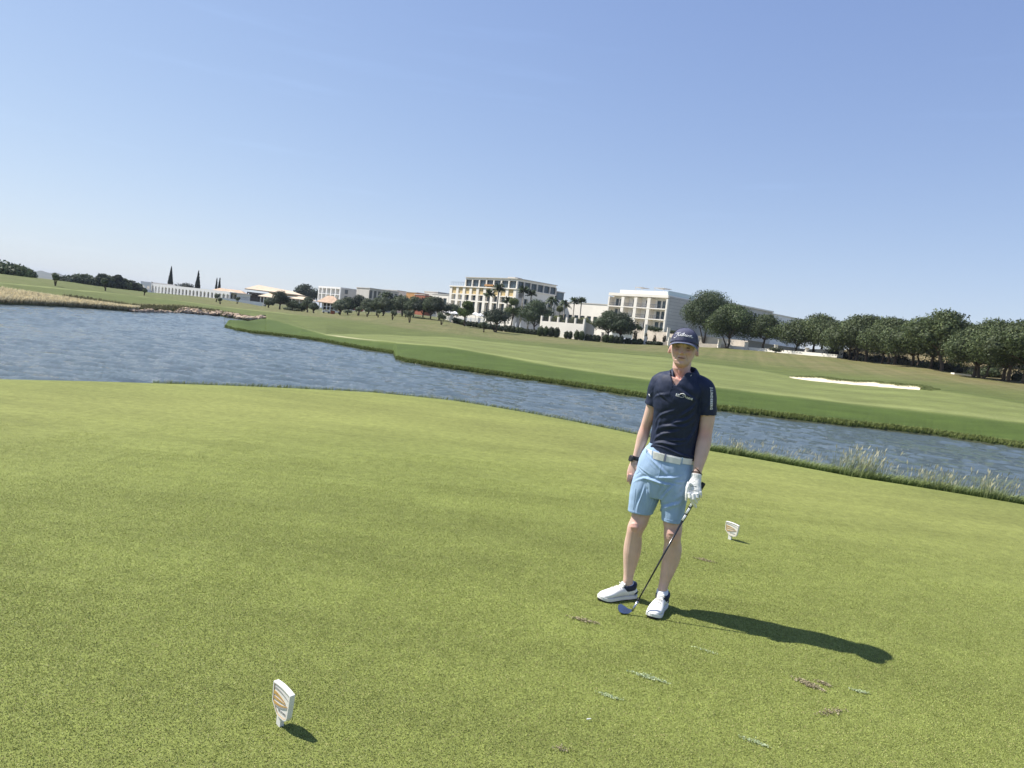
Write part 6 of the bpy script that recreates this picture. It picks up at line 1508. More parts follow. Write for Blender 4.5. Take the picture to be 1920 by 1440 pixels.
# ---- shorts, belt
so_ = MB()
loft_rings(so_, [(s_[:3], s_[3], s_[4]) for s_ in smooth_chain([(*JP(px, py, Y), a, d) for px, py, Y, a, d in [(1260.5, 832, 4.5, .140, .104), (1258, 846, 4.5, .149, .110), (1252.5, 864, 4.5, .170, .122), (1247, 884, 4.5, .180, .130), (1243, 908, 4.5, .178, .126), (1240, 930, 4.5, .150, .108)]], 5)], 40, 2.4)
chain(so_, [(1223, 880, 4.535, .090, .110), (1214, 908, 4.535, .098, .112), (1208, 932, 4.53, .0935, .105), (1202, 955, 4.525, .0810, .094), (1198, 980, 4.52, .0760, .090)], 28, 2.3)
chain(so_, [(1268, 885, 4.465, .085, .108), (1264, 910, 4.46, .088, .110), (1263, 935, 4.45, .0820, .102), (1261.5, 960, 4.44, .0700, .092), (1260, 998, 4.43, .0630, .086)], 28, 2.3)
sso = remeshed(so_, 'shorts', 0.0042, 3, BLUE)
V = getv(sso); N = getn(sso)
def gp(px, py): return JP(px, py, 4.385)
spots = [(gp(1229, 903), (1, -.3, .10), .11, .009, .011), (gp(1252, 895), (1, -.3, .45), .06, .008, .009), (gp(1262, 905), (1, -.3, .30), .05, .008, -.007), (gp(1240, 880), (1, 0, -.5), .08, .009, .006), (gp(1250, 925), (0.35, 0, 1), .07, .010, .009),
         (gp(1262, 945), (.6, -.2, 1), .08, .009, .009), (gp(1240, 915), (0, 0, 1), .05, .010, -.007), (gp(1198, 935), (.1, 0, 1), .09, .010, .007), (gp(1215, 925), (-.5, 0, 1), .06, .012, .006), (gp(1278, 920), (.3, 0, 1), .07, .012, .006), (gp(1222, 862), (1, 0, -.6), .05, .006, .005), (gp(1210, 890), (1, 0, -.15), .06, .006, -.004)]
dd = fold(V, N, spots); nzv = np.array([mnoise.noise(Vector((v[0] * 13, v[1] * 13, v[2] * 9))) + 0.5 * mnoise.noise(Vector((v[0] * 30 + 5, v[1] * 30, v[2] * 22))) for v in V])
setv(sso, V + N * (dd + nzv * 0.0036)[:, None])
zhr, zhl = JP(1200, 966, 4.43)[2], JP(1260, 982, 4.345)[2]; xm = JP(1236, 950, 4.5)
wz_ = JP(1258, 838, 4.5)[2]
def shorts_cut(p):
    side = (p - xm) @ slv
    if p[2] < (zhr if side < 0 else zhl): return True
    return p[2] > wz_ + 0.01
cut_mesh(sso, shorts_cut, 0.003)
short_bvh = BVHTree.FromPolygons([tuple(v.co) for v in sso.data.vertices], [tuple(p.vertices) for p in sso.data.polygons]); child(sso)
surf_line([(1238, 862), (1239, 872), (1237, 885), (1233, 898)], 0.0018, 'fly_seam', BLUE, short_bvh, sso); surf_line([(1212, 858), (1219, 870), (1229, 880)], 0.0016, 'pocket_seam', BLUE, short_bvh, sso); surf_line([(1192, 915), (1190, 935), (1187, 958)], 0.0016, 'side_seam', BLUE, short_bvh, sso); surf_line([(1287, 872), (1289, 885), (1291, 897)], 0.0015, 'pocket_seam', BLUE, short_bvh, sso)
surf_line([(1180, 957), (1195, 962), (1221, 966)], 0.0012, 'hem_seam', BLUE, short_bvh, sso); surf_line([(1244, 973), (1258, 976), (1276, 975)], 0.0012, 'hem_seam', BLUE, short_bvh, sso)
wc = JP(1257.5, 850, 4.5)
def belt_ring(a, d, h, zoff, name, m, th0=0, th1=2 * math.pi, n=60, parent=None, thick=0.004):
    mb = MB(); full = abs(th1 - th0 - 2 * math.pi) < 1e-3; R_ = []
    for k in range(n + (0 if full else 1)):
        th = th0 + (th1 - th0) * k / n; ct, st_ = math.cos(th), math.sin(th); e = 2.4
        x = a * math.copysign(abs(ct) ** (2 / e), ct); y = d * math.copysign(abs(st_) ** (2 / e), st_)
        nrm = slv * ct / a + fwv * st_ / d; nrm /= np.linalg.norm(nrm); p = wc + slv * x + fwv * y + np.array([0, 0, zoff - 0.010 * ct])
        R_.append([p + np.array([0, 0, h / 2]), p - np.array([0, 0, h / 2]), p + nrm * thick - np.array([0, 0, h / 2]), p + nrm * thick + np.array([0, 0, h / 2])])
    for r_ in R_: mb.V += [tuple(q) for q in r_]
    m_ = len(R_)
    for k in range(m_ if full else m_ - 1):
        k2 = (k + 1) % m_
        for j in range(4): mb.F.append((4 * k + j, 4 * k + (j + 1) % 4, 4 * k2 + (j + 1) % 4, 4 * k2 + j))
    if not full: mb.F += [(3, 2, 1, 0), (4 * m_ - 4, 4 * m_ - 3, 4 * m_ - 2, 4 * m_ - 1)]
    return child(mb.build(name, m, None), parent)
belt = belt_ring(.158, .1195, .036, -0.012, 'belt', WHT)
belt_ring(.164, .1250, .042, -0.018, 'belt_buckle', mat('pearl_buckle', (0.66, 0.66, 0.62), 0.3, 0.5, var=0.1, vscale=60), R(93), R(116), 10, belt, 0.006)
belt_ring(.162, .1240, .036, -0.020, 'belt_end', WHT, R(62), R(91), 12, belt, 0.004)
for a in (118, 90, 58, 140): belt_ring(.1665, .1275, .046, -0.014, 'belt_loop', BLUE if a != 90 else CAPE, R(a), R(a + 2.2), 2, belt, 0.003)

# ---- wrist things
def torus(c, axis, r_, t_, name, m, n=24, sq=(1, 1), tilt=None):
    axis = np.array(axis, float); axis /= np.linalg.norm(axis); u = np.cross(axis, [0, 1, 0.2]); u /= np.linalg.norm(u); v = np.cross(axis, u)
    pts = [c + u * r_ * sq[0] * math.cos(2 * math.pi * k / n) + v * r_ * sq[1] * math.sin(2 * math.pi * k / n) for k in range(n + 1)]
    return child(MB().tube(pts, t_, 6, cap=False).build(name, m, None, True))
axL = JP(1306.5, 889, 4.35) - JP(1310, 872, 4.366)
for k, (dy, cc) in enumerate([(884.5, (0.10, 0.045, 0.02)), (887.5, (0.02, 0.015, 0.012)), (890.5, (0.13, 0.06, 0.03)), (893.5, (0.015, 0.012, 0.012))]):
    torus(JP(1307.6 - k * .6, dy, 4.353), axL + np.array([0.03 * (k - 1), 0, 0.02]), 0.0315, 0.0026, 'bracelet', mat('cord', cc, 0.6, 0.3), sq=(1.0, 0.86))
axR = JP(1190, 867, 4.59) - JP(1196, 848, 4.597)
cW = JP(1191.5, 859.5, 4.594); axn = axR / np.linalg.norm(axR)
wb = MB(); uu = np.cross(axn, [0, 1, 0.2]); uu /= np.linalg.norm(uu); vv = np.cross(axn, uu)
loft_rings(wb, [(cW - axn * 0.013, .030, .0265, uu, vv), (cW - axn * 0.011, .0325, .029, uu, vv), (cW + axn * 0.011, .0325, .029, uu, vv), (cW + axn * 0.013, .030, .0265, uu, vv)], 24)
wo_ = child(wb.build('watch', BLK, None, True))
ww = MB(); wl = cW + np.array([-0.030, -0.016, 0]); od = np.array([-0.88, -0.47, 0])
t1 = np.cross(od, axn); t1 /= np.linalg.norm(t1)
loft_rings(ww, [(wl + od * -0.004, .021, .019, axn, t1), (wl + od * 0.006, .021, .019, axn, t1), (wl + od * 0.009, .018, .016, axn, t1)], 24, 3)
child(ww.build('watch_case', BLK, None), wo_)

# ---- gloved left hand round the grip
gm = MB()
chain(gm, [(1306.2, 888, 4.348, .0305, .0255), (1305.0, 897, 4.343, .0325, .0245), (1303, 905, 4.335, .038, .024), (1301.5, 914, 4.325, .043, .023), (1301.5, 922, 4.315, .0445, .021), (1302.5, 928, 4.31, .0415, .017)], 20, 2.4)
fing = [[(1292.5, 924, 4.300), (1294, 933, 4.290), (1298.5, 942, 4.303), (1303.0, 948.5, 4.325), (1305, 952, 4.335)], [(1299.5, 926, 4.293), (1300.5, 935, 4.284), (1304, 941, 4.305), (1305.5, 942.5, 4.345)],
        [(1306.5, 925, 4.292), (1307.5, 932, 4.286), (1309, 936.5, 4.308), (1308, 937.5, 4.348)], [(1312.5, 922, 4.296), (1313.5, 927.5, 4.293), (1313.5, 931, 4.312), (1311, 932, 4.348)]]
for k, f in enumerate(fing):
    r0 = (.0110, .0112, .0106, .0095)[k]; gm.tube([JP(*p) for p in f], [r0 * (1.08, 1.02, .95, .9, .7)[i] for i in range(len(f))], 10)
gm.tube([JP(1293.5, 905, 4.322), JP(1289.5, 914, 4.315), JP(1288, 925, 4.308), JP(1287.5, 933, 4.306), JP(1286.8, 939, 4.308)], [.016, .0135, .0112, .0102, .0070], 10)
glo = remeshed(gm, 'glove', 0.0022, 1, GLV)
V = getv(glo); N = getn(glo); nzv = np.array([mnoise.noise(Vector(v * 70)) for v in V]); setv(glo, V + N * (nzv * 0.0010)[:, None])
g_bvh = BVHTree.FromPolygons([tuple(v.co) for v in glo.data.vertices], [tuple(p.vertices) for p in glo.data.polygons]); child(glo)
surf_line([(1294, 911), (1297, 911.6), (1300, 911), (1303, 912), (1306, 911.8)], 0.0012, 'glove_mark', BLK, g_bvh, glo); surf_line([(1293.5, 918), (1299, 919.5), (1306, 919)], 0.0012, 'glove_seam', mat('glove_seam', (0.45, 0.44, 0.42), 0.7, 0.2), g_bvh, glo)
surf_line([(1292, 902), (1299, 903.5), (1303, 902)], 0.0016, 'glove_strap', GLV, g_bvh, glo)

# ---- shoes and socks
def shoe(heel, toe, anklep, label_side):
    L = 0.292; d = toe - heel; d[2] = 0; d /= np.linalg.norm(d); s_ = np.array([-d[1], d[0], 0]); O = anklep[-1] - d * .225 * L; O[2] = 0.004
    X = np.array([0, .02, .06, .12, .22, .34, .46, .58, .70, .80, .87, .92, .96, .985, 1.0])
    Wd = np.array([.004, .020, .029, .0335, .035, .034, .0355, .041, .0460, .0465, .0435, .037, .027, .017, .003])
    Ht = np.array([.050, .064, .072, .078, .080, .084, .084, .076, .066, .058, .051, .045, .038, .031, .022])
    off = np.interp(X, [0, .5, .8, 1], [0, 0.0, .004, -.002]) * label_side
    m_ = MB(); n = 24
    def ring(x, w_, zb, zt, o_, e=2.4):
        c = O + d * x * L + s_ * o_; return [c + s_ * w_ * math.copysign(abs(math.cos(t)) ** (2 / e), math.cos(t)) + np.array([0, 0, zb + (zt - zb) * (0.5 + 0.5 * math.copysign(abs(math.sin(t)) ** (2 / e), math.sin(t)))]) for t in np.linspace(0, 2 * math.pi, n, endpoint=False)]
    xs_ = 0.5 - 0.5 * np.cos(np.linspace(0, math.pi, 40))
    for x in xs_:
        m_.V += [tuple(p) for p in ring(x, np.interp(x, X, Wd), 0.018, np.interp(x, X, Ht), np.interp(x, X, off), 2.3 if x > .45 else 2.0)]
    K = len(xs_)
    for q in range(K - 1):
        for k in range(n): k2 = (k + 1) % n; m_.F.append((q * n + k, q * n + k2, (q + 1) * n + k2, (q + 1) * n + k))
    m_.F += [tuple(range(n))[::-1], tuple((K - 1) * n + k for k in range(n))]
    up = child(m_.build('shoe', WHT, None, True))
    def sole(z0, z1, grow, name, m, xa=0, xb=1):
        mb = MB(); out = []
        xs2 = 0.5 - 0.5 * np.cos(np.linspace(0, math.pi, 90))
        for x in xs2: out.append(O + d * (x * L * (1 + 0.02) - 0.003) + s_ * (np.interp(x, X, Wd) + grow + np.interp(x, X, off)))
        for x in xs2[::-1]: out.append(O + d * (x * L * (1 + 0.02) - 0.003) - s_ * (np.interp(x, X, Wd) + grow - np.interp(x, X, off)))
        m__ = len(out); rise = lambda p: 0.010 * max(0, (((p - O) @ d) / L - 0.8) / 0.2) ** 2
        for z in (z0, z1): mb.V += [(p[0], p[1], z + rise(p)) for p in out]
        mb.F.append(tuple(range(m__))[::-1]); mb.F.append(tuple(range(m__, 2 * m__)))
        for k in range(m__): k2 = (k + 1) % m__; mb.F.append((k, k2, k2 + m__, k + m__))
        return child(mb.build(name, m, None), up)
    sole(0.008, 0.026, 0.0030, 'sole', WHT); sole(-0.004, 0.0078, -0.003, 'outsole', BLK)
    # navy padded collar round the opening, white tongue in front of the ankle
    ac = O + d * .235 * L
    mb = MB(); tl = np.array([0, 0, 1.0]) + d * 0.18
    def cr_(z, a_, b_): return (ac + np.array([0, 0, z]) - d * 0.002, a_, b_, d - np.array([0, 0, 1]) * (d[2] + 0.16), s_)
    loft_rings(mb, [cr_(.060, .052, .040), cr_(.078, .0560, .0445), cr_(.093, .0550, .0445), cr_(.098, .0520, .042)], 24)
    child(mb.build('shoe_collar', NAVY, None, True), up)
    mb = MB(); loft_rings(mb, [(O + d * .46 * L + np.array([0, 0, .070]), .020, .012, s_, d), (O + d * .40 * L + np.array([0, 0, .092]), .023, .010, s_, d), (O + d * .375 * L + np.array([0, 0, .106]), .021, .006, s_, d)], 16)
    child(mb.build('tongue', WHT, None, True), up)
    for sg in (-1, 1):
        child(MB().tube([O + d * (x * L) + s_ * sg * (np.interp(x, X, Wd) * 0.93) + np.array([0, 0, z]) for x, z in ((.03, .044), (.07, .040), (.12, .034))], [.005, .009, .005], 8).build('side_panel', NAVY, None, True), up)
    child(MB().tube([O + d * (0.004 * L) + s_ * y + np.array([0, 0, 0.045]) for y in (-.022, 0, .022)], [.003, .0045, .003], 8).build('heel_tab', NAVY, None, True), up)
    for k, x in enumerate((0.44, 0.50, 0.56, 0.62)):
        h = np.interp(x, X, Ht)
        child(MB().tube([O + d * (x + 0.02 * (k % 2)) * L + s_ * y + np.array([0, 0, h + 0.0035 - 30 * y * y * 0.35]) for y in np.linspace(-.022, .022, 7)], 0.0024, 6).build('lace', LACE, None, True), up)
    for (a, b_, c, z) in ((.44, .026, .40, .098), (.46, -.026, .41, .096), (.42, .034, .52, .066), (.43, -.034, .50, .064)):
        child(MB().tube([O + d * .42 * L + np.array([0, 0, .094]), O + d * a * L + s_ * b_ * .6 + np.array([0, 0, z + .008]), O + d * c * L + s_ * b_ + np.array([0, 0, z - .006]), O + d * .42 * L + s_ * b_ * .3 + np.array([0, 0, .090])], 0.0022, 6).build('lace', LACE, None, True), up)
    # sock, following the leg
    mb = MB(); loft_rings(mb, [(anklep[2] + np.array([0, 0, -.012]), .026, .034), (anklep[2], .033, .041), (anklep[1], .0365, .0440), (anklep[0], .0350, .0410)], 20)
    child(mb.build('sock', SOCK, None, True))
hR, tR = onz(1190, 1121), onz(1113, 1127); hL, tL = onz(1250.5, 1128), onz(1222, 1158)
aR = [JP(1177.7, 1093, 4.545), JP(1178, 1100, 4.55), JP(1178, 1108, 4.55)]; aL = [JP(1242.2, 1105.5, 4.44), JP(1242, 1113, 4.44), JP(1242, 1122, 4.44)]
shoe(hR, tR, aR, 1); shoe(hL, tL, aL, 1)
for o in list(golfer.children):
    pass

# ---- the iron
cbut, cend = JP(1319.5, 905, 4.335), None
sole_c = onz(1184, 1153); sole_c[2] = 0.022
hosel_top = sole_c + np.array([0, 0, 0.0])
ax = cbut - sole_c; Lc = np.linalg.norm(ax); ax /= Lc
club = thing('golf_club', 'black shafted iron held by the gloved hand, head on the grass', 'golf club', (sole_c[0], sole_c[1], 0))
CO = -np.array([sole_c[0], sole_c[1], 0])
def cl(p): return np.array(p) + CO
MB().tube([cl(sole_c + ax * t) for t in (0.055, Lc - 0.26)], [0.0048, 0.0068], 12).build('shaft', SHAFT, club, True)
MB().tube([cl(sole_c + ax * t) for t in (Lc - 0.27, Lc - 0.14, Lc - 0.01, Lc)], [0.0100, 0.0118, 0.0140, 0.0125], 14).build('grip', BLK, club, True)
gp_ = MB()
for k in range(3):
    t0 = Lc - 0.268 + k * 0.048; side = np.array([-0.4, -0.9, 0]); side -= ax * (side @ ax); side /= np.linalg.norm(side); s2 = np.cross(ax, side)
    for a_ in (-0.5, 0.15): gp_.tube([cl(sole_c + ax * (t0 + q * 0.040) + (side * math.cos(a_ + .3 * q) + s2 * math.sin(a_ + .3 * q)) * 0.0085) for q in (0, 0.5, 1)], 0.0042, 8)
gp_.build('grip_stripe', mat('grip_white', (0.70, 0.72, 0.70), 0.6, 0.3), club, True)
MB().tube([cl(sole_c + ax * t) for t in (0.004, 0.03, 0.075)], [0.0075, 0.0066, 0.0062], 12).build('hosel', STEEL, club, True)
MB().tube([cl(sole_c + ax * t) for t in (0.074, 0.092)], [0.0066, 0.0058], 12).build('ferrule', BLK, club, True)
tdir = onz(1154, 1150) - onz(1184, 1153); tdir[2] = 0; tdir /= np.linalg.norm(tdir); fdir = np.array([tdir[1], -tdir[0], 0]) ; 
if fdir[1] > 0: fdir = -fdir
hb = MB(); outl = [(-0.006, 0.004), (0.02, -0.016), (0.055, -0.019), (0.078, -0.012), (0.088, 0.006), (0.087, 0.026), (0.078, 0.036), (0.066, 0.037), (0.02, 0.012), (0.0, 0.010)]
loft_ = 0.55
def hp_(u, v, t): 
    up_ = np.array([0, 0, 1.0]) * math.cos(loft_) - fdir * math.sin(loft_) * 1.0; nn = np.cross(up_, tdir); nn = nn if nn @ fdir > 0 else -nn
    return cl(sole_c + tdir * u + up_ * (v + 0.001) + nn * t)
hb.V += [tuple(hp_(u, v, 0.004)) for u, v in outl] + [tuple(hp_(u, v, -0.005 - 0.010 * (v < 0))) for u, v in outl]
n_ = len(outl); hb.F = [tuple(range(n_)), tuple(range(n_, 2 * n_))[::-1]] + [(k, k + n_, (k + 1) % n_ + n_, (k + 1) % n_) for k in range(n_)]
hbo = hb.build('club_head', STEEL, club)
gr_ = MB()
for k in range(7):
    v = -0.013 + k * 0.0042; gr_.tube([hp_(0.014 + 0.002 * max(0, k - 3), v, 0.0043), hp_(0.058, v, 0.0043)], 0.0006, 4)
gr_.build('face_groove', mat('groove', (0.15, 0.15, 0.16), 0.4, 0.4, metal=0.6), hbo)
# ------------------------------------------------------------------ tee markers, divots, turf
MW = mat('marker_white', (0.80, 0.78, 0.72), 0.5, 0.35, var=0.06, vscale=30)
GOLD = mat('marker_gold', (0.52, 0.33, 0.12), 0.5, 0.35, var=0.15, vscale=40)
MGREY = mat('marker_grey', (0.36, 0.35, 0.33), 0.6, 0.3)
def tee_marker(base, W_, H_, rz, lean, label, post_x=0.0):
    """shield shaped plate on a short post: x across, y thickness, z up; front faces -y"""
    th = thing('tee_marker', label, 'tee marker', (base[0], base[1], 0.0), rz, 'white shield shaped tee markers')
    zb = H_ * 0.24; hp_ = H_ - zb
    out = []
    # shield: rounded top edge, straight sides tapering, chamfered to a blunt point
    for t in np.linspace(0, 1, 14): x = -0.5 + t; out.append((x, 0.975 + 0.045 * math.sin(math.pi * t) - 0.07 * t))
    out += [(0.475, 0.55), (0.43, 0.16), (0.38, 0.05), (0.25, 0.0), (-0.06, 0.0), (-0.17, 0.04), (-0.48, 0.36)]
    out = [(x * W_, zb + z * hp_) for x, z in out]
    def plate(o, y0, y1, name, m, par, bev=0.0):
        mb = MB(); n = len(o); mb.V = [(x, y0, z) for x, z in o] + [(x, y1, z) for x, z in o]
        mb.F = [tuple(range(n)), tuple(range(n, 2 * n))[::-1]] + [(k, k + n, (k + 1) % n + n, (k + 1) % n) for k in range(n)]
        q = mb.build(name, m, par)
        if bev: b_ = q.modifiers.new('b', 'BEVEL'); b_.width = bev; b_.segments = 2; b_.limit_method = 'ANGLE'; b_.angle_limit = R(40)
        return q
    T = 0.010
    cx, cz = 0, zb + hp_ * 0.5
    shr = lambda o, k: [(cx + (x - cx) * k, cz + (z - cz) * k) for x, z in o]
    pl_ = plate(out, -T, T, 'plate', MW, th, 0.0025)
    # raised rim with a gilded inner edge
    inn = shr(out, 0.86); mid_ = shr(out, 0.90); mb = MB(); n = len(out)
    mb.V = [(x, -T - 0.0032, z) for x, z in shr(out, 0.985)] + [(x, -T - 0.0032, z) for x, z in mid_] + [(x, -T + 0.001, z) for x, z in shr(out, 0.985)] + [(x, -T + 0.001, z) for x, z in mid_]
    for k in range(n): k2 = (k + 1) % n; mb.F += [(k, k2, n + k2, n + k), (k, 2 * n + k, 2 * n + k2, k2), (n + k, n + k2, 3 * n + k2, 3 * n + k)]
    mb.build('rim', MW, th)
    mb = MB(); mb.tube([(x, -T - 0.0018, z) for x, z in shr(out, 0.885)] + [(shr(out, 0.885)[0][0], -T - 0.0018, shr(out, 0.885)[0][1])], 0.0011, 5); mb.build('gilt_line', GOLD, th)
    # wave bands fanning from the right edge
    def wave(zl0, zl1, zr0, zr1, m, bend, x1=0.36):
        mb = MB(); K = 14
        for i in range(K + 1):
            t = i / K; x = (-0.42 + (x1 + 0.42) * t) * W_
            s_ = math.sin(t * math.pi) * bend
            a = zl0 + (zr0 - zl0) * t ** 1.3 + s_; b_ = zl1 + (zr1 - zl1) * t ** 1.3 + s_
            mb.V += [(x, -T - 0.0012, zb + a * hp_), (x, -T - 0.0012, zb + b_ * hp_)]
        for i in range(K): mb.F.append((2 * i, 2 * i + 2, 2 * i + 3, 2 * i + 1))
        q = mb.build('wave_band', m, th); md = q.modifiers.new('t', 'SOLIDIFY'); md.thickness = 0.001
    wave(0.845, 0.80, 0.70, 0.69, MGREY, 0.03, 0.42); wave(0.71, 0.60, 0.575, 0.565, GOLD, 0.02, 0.24); wave(0.545, 0.46, 0.535, 0.520, GOLD, 0.0, 0.28); wave(0.40, 0.315, 0.50, 0.470, GOLD, -0.035, 0.36); wave(0.30, 0.27, 0.46, 0.44, MGREY, -0.045, 0.38)
    Vt, Ft = text_pts('VICTORIA', 0.01, 0); hgt = W_ * 0.098
    Vt = np.array([(0.10 * W_ + v[0] * hgt, -T - 0.0012, zb + 0.20 * hp_ + v[1] * hgt) for v in Vt]); q = mesh_np('lettering', Vt, Ft, MGREY, th); md = q.modifiers.new('t', 'SOLIDIFY'); md.thickness = 0.001
    MB().box(-0.024, 0.004, -0.0085, 0.0085, -0.05, zb + 0.01).build('post', MW, th)
    return th
b1_ = onz(527, 1362); b2_ = onz(1370, 1012)
tee_marker(b1_, 0.128, 0.168, R(-42), 0, 'near white tee marker shield with gold waves, low in the left foreground')
tee_marker(b2_, 0.130, 0.160, R(-46), 0, 'far white tee marker shield with gold waves, behind the golfer\'s gloved hand')

# scuffs: divots of bare soil and streaks of pale green sand
SOIL = mat('divot_soil', (0.46, 0.40, 0.26), 0.95, 0.1, col2=(0.24, 0.20, 0.11), vscale=60)
GSAND = mat('green_sand', (0.56, 0.62, 0.42), 0.9, 0.1, col2=(0.32, 0.40, 0.18), vscale=80)
def crumbs(name, label, cat, p0, p1, wd, n, m, size, seed, group):
    a, b_ = onz(*p0), onz(*p1); c = (a + b_) / 2; d = b_ - a; L = np.linalg.norm(d); d /= L; s_ = np.array([-d[1], d[0], 0])
    th = thing(name, label, cat, (c[0], c[1], 0), 0, group); r = random.Random(seed); mb = MB()
    for k in range(n):
        t = r.gauss(0, 0.27); t = max(-.6, min(.6, t)); q = d * t * L + s_ * r.gauss(0, wd * 1.7 * (0.55 - abs(t) * 0.6)); s = size * r.uniform(0.4, 1.3); z = r.uniform(0.004, 0.011)
        pts = [(q[0] + r.uniform(-1, 1) * s, q[1] + r.uniform(-1, 1) * s, z + r.uniform(-.5, .9) * s) for _ in range(5)]
        b = len(mb.V); mb.V += pts; mb.F += [(b, b + 1, b + 2), (b, b + 2, b + 3), (b, b + 3, b + 1), (b + 1, b + 4, b + 2), (b + 2, b + 4, b + 3)]
    mb.build('crumbs', m, th)
GD, GS = 'divots in the tee', 'streaks of green divot sand'
for i, (p0, p1, wd, n, sz, lb_) in enumerate([((1066, 1158), (1118, 1170), .014, 200, .006, 'dark torn divot left of the club head'), ((1488, 1273), (1542, 1296), .018, 420, .0055, 'long sandy divot below the shadow of the golfer\'s head'), ((1530, 1278), (1560, 1290), .012, 150, .005, 'small sandy divot touching the right end of the long one'),
    ((1532, 1340), (1582, 1334), .016, 170, .005, 'sandy scuffed divot low on the right of the tee'), ((1303, 1047), (1340, 1056), .018, 170, .006, 'thin torn divot between the golfer\'s knee and the far marker'), ((1038, 1402), (1062, 1410), .014, 70, .004, 'small brown scuff at the bottom of the photo')]):
    crumbs('divot', lb_, 'divot', p0, p1, wd, n, SOIL, sz, 900 + i, GD)
for i, (p0, p1, wd, n, sz, lb_) in enumerate([((1182, 1262), (1250, 1282), .012, 330, .0042, 'longest pale green sand streak below the golfer\'s left shoe'), ((1120, 1300), (1164, 1314), .009, 220, .0036, 'pale green sand streak left of and below the longest one'), ((1390, 1384), (1440, 1402), .011, 200, .0036, 'green sand streak near the bottom edge'),
    ((1595, 1294), (1628, 1302), .009, 200, .004, 'short pale green sand streak right of the long sandy divot'), ((1300, 1215), (1345, 1228), .010, 90, .0036, 'very faint sand streak just below the shadow')]):
    crumbs('sand_streak', lb_, 'sand', p0, p1, wd, n, GSAND, sz, 950 + i, GS)
p = onz(1104, 1353); th = thing('broken_tee', 'tiny white broken tee peg lying on the grass low in the centre', 'golf tee', (p[0], p[1], 0.006)); MB().tube([(-.010, 0, .004), (.008, .004, .006)], [.0028, .0022], 8).build('peg', PRINT, th)

# turf: short blades instanced over the near tee
TURF = attr_mat('turf_blade', 0.55, 0.3, trans=0.2); world_streaks(TURF)
def turf_patch(seed, n=5200, S=0.5):
    r = np.random.default_rng(seed); x = r.uniform(-S / 2, S / 2, n); y = r.uniform(-S / 2, S / 2, n)
    L = r.uniform(0.004, 0.0095, n); a = r.uniform(0, 2 * math.pi, n); tl = r.uniform(0.5, 1.4, n)
    wd = r.uniform(0.0008, 0.0015, n); dx, dy = np.cos(a), np.sin(a); sx, sy = -dy, dx
    P = np.stack([x, y, np.zeros(n)], 1); S_ = np.stack([sx, sy, np.zeros(n)], 1) * wd[:, None]
    tip = P + np.stack([dx * np.sin(tl) * L, dy * np.sin(tl) * L, np.cos(tl) * L], 1)
    midp = P + (tip - P) * 0.55 + np.array([0, 0, 0.0012])
    V = np.stack([P - S_, P + S_, midp + S_ * 0.9, tip, midp - S_ * 0.9], 1).reshape(-1, 3)
    Fq = (np.arange(n) * 5)[:, None] + np.array([0, 1, 2, 3, 4])[None]
    g = r.uniform(0, 1, n)[:, None]; base = np.array(c_tee) * 1.34
    col = base * (0.74 + 0.6 * g ** 1.3); yel = r.random(n)[:, None] < 0.14
    col = np.where(yel, np.array([0.36, 0.34, 0.13]) * (0.7 + 0.6 * g), col)
    C = np.repeat(np.concatenate([col, np.ones((n, 1))], 1), 5, axis=0)
    me = bpy.data.meshes.new('turf_tile'); me.vertices.add(len(V)); me.vertices.foreach_set('co', V.astype(np.float32).ravel())
    me.loops.add(n * 5); me.loops.foreach_set('vertex_index', Fq.astype(np.int32).ravel()); me.polygons.add(n); me.polygons.foreach_set('loop_start', np.arange(n, dtype=np.int32) * 5)
    me.update(calc_edges=True); at_ = me.attributes.new('Col', 'FLOAT_COLOR', 'POINT'); at_.data.foreach_set('color', C.astype(np.float32).ravel()); me.materials.append(TURF)
    return me
tiles = []; S = 0.5
for gx in np.arange(-9, 10.1, S):
    for gy in np.arange(-0.5, 12.0, S):
        w_ = np.array([gx, gy, 0]) - np.array([0, 0, EYE]); z = w_ @ c_f
        if z < 0.4: continue
        px, py = pxof(np.array([gx, gy, 0.0]))
        d = math.hypot(gx, gy); mg = 3200 / max(z, .6)
        if px < -mg or px > 1920 + mg or py > 1440 + mg * 1.2 or d > 10.3: continue
        tiles.append((gx, gy, d))
rt_ = random.Random(3); NL = (8500, 6800, 5300, 4000, 2800, 1700, 800, 350); kinds = [[turf_patch(40 + 10 * l + i, nn) for i in range(2)] for l, nn in enumerate(NL)]
ng = bpy.data.node_groups.new('turf_scatter', 'GeometryNodeTree')
ng.interface.new_socket('Geometry', in_out='OUTPUT', socket_type='NodeSocketGeometry'); ng.interface.new_socket('Geometry', in_out='INPUT', socket_type='NodeSocketGeometry')
gi = ng.nodes.new('NodeGroupInput'); go = ng.nodes.new('NodeGroupOutput'); jn = ng.nodes.new('GeometryNodeJoinGeometry')
vt = [(x, y, 0.0) for x, y, d in tiles]
kk = [];
for x, y, d in tiles:
    lvl = int(min(7, max(0, (d - 3.4) / 6.6 * 8 + rt_.uniform(-.7, .7)))); kk.append((lvl, rt_.randrange(len(kinds[lvl]))))
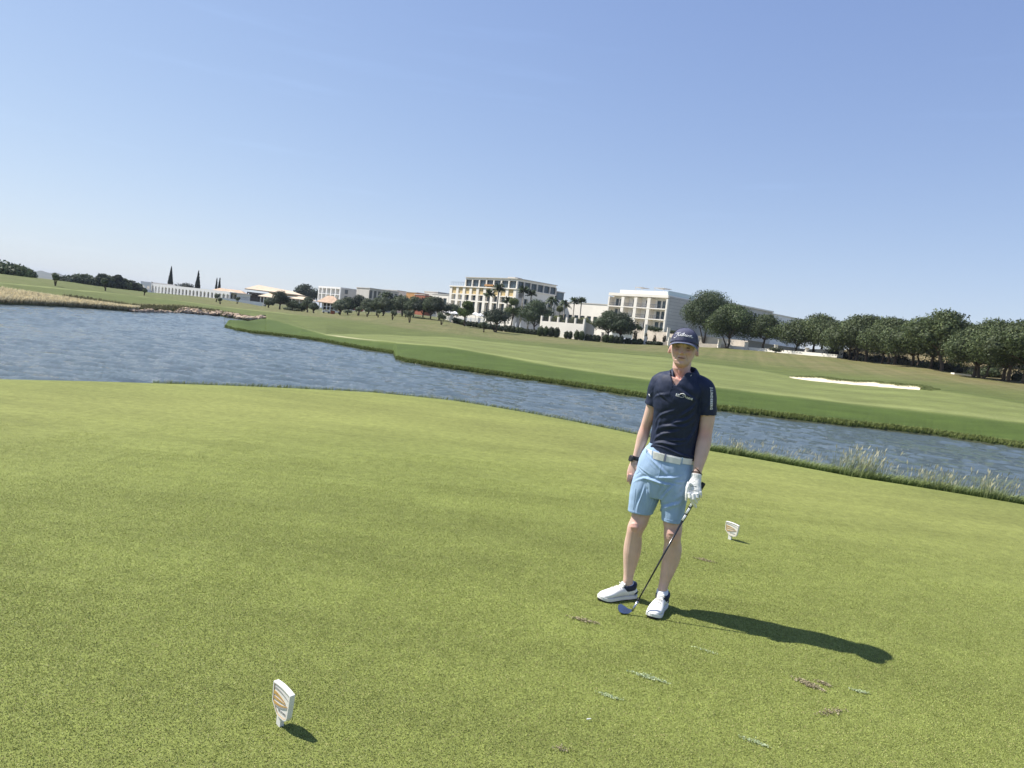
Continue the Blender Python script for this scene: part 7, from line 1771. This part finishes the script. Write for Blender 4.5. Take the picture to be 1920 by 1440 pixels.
for lvl in range(len(kinds)):
    for v in range(len(kinds[lvl])):
        src = bpy.data.objects.new('turf_tile', kinds[lvl][v])
        oi = ng.nodes.new('GeometryNodeObjectInfo'); oi.inputs['Object'].default_value = src
        na = ng.nodes.new('GeometryNodeInputNamedAttribute'); na.data_type = 'FLOAT'; na.inputs['Name'].default_value = 'tile_kind'
        cmp_ = ng.nodes.new('FunctionNodeCompare'); cmp_.data_type = 'FLOAT'; cmp_.operation = 'EQUAL'; cmp_.inputs['B'].default_value = lvl * 10 + v; cmp_.inputs['Epsilon'].default_value = 0.1
        ro = ng.nodes.new('GeometryNodeInputNamedAttribute'); ro.data_type = 'FLOAT_VECTOR'; ro.inputs['Name'].default_value = 'tile_rot'
        io = ng.nodes.new('GeometryNodeInstanceOnPoints')
        ng.links.new(na.outputs['Attribute'], cmp_.inputs['A']); ng.links.new(gi.outputs[0], io.inputs['Points']); ng.links.new(cmp_.outputs['Result'], io.inputs['Selection'])
        ng.links.new(oi.outputs['Geometry'], io.inputs['Instance']); ng.links.new(ro.outputs['Attribute'], io.inputs['Rotation']); ng.links.new(io.outputs[0], jn.inputs[0])
ng.links.new(jn.outputs[0], go.inputs[0])
me = bpy.data.meshes.new('turf'); me.from_pydata(vt, [], [])
a1_ = me.attributes.new('tile_kind', 'FLOAT', 'POINT'); a1_.data.foreach_set('value', np.array([l * 10 + v for l, v in kk], np.float32))
a2_ = me.attributes.new('tile_rot', 'FLOAT_VECTOR', 'POINT'); a2_.data.foreach_set('vector', np.array([(0, 0, rt_.randrange(4) * math.pi / 2) for _ in vt], np.float32).ravel())
tf = bpy.data.objects.new('turf', me); link(tf); tf.modifiers.new('scatter', 'NODES').node_group = ng
tag(tf, kind='stuff')
# ------------------------------------------------------------------ the air
hz_m = bpy.data.materials.new('haze'); hz_m.use_nodes = True; _t = hz_m.node_tree; _t.nodes.clear()
_o = _t.nodes.new('ShaderNodeOutputMaterial'); _v = _t.nodes.new('ShaderNodeVolumePrincipled'); _v.inputs['Density'].default_value = 0.00012; _v.inputs['Color'].default_value = (0.78, 0.87, 1.0, 1); _v.inputs['Anisotropy'].default_value = 0.0
_t.links.new(_v.outputs[0], _o.inputs['Volume'])
hz_ = MB().box(-9500, 9500, -9500, 9500, -9.0, 45).build('haze', hz_m); tag(hz_, kind='stuff')
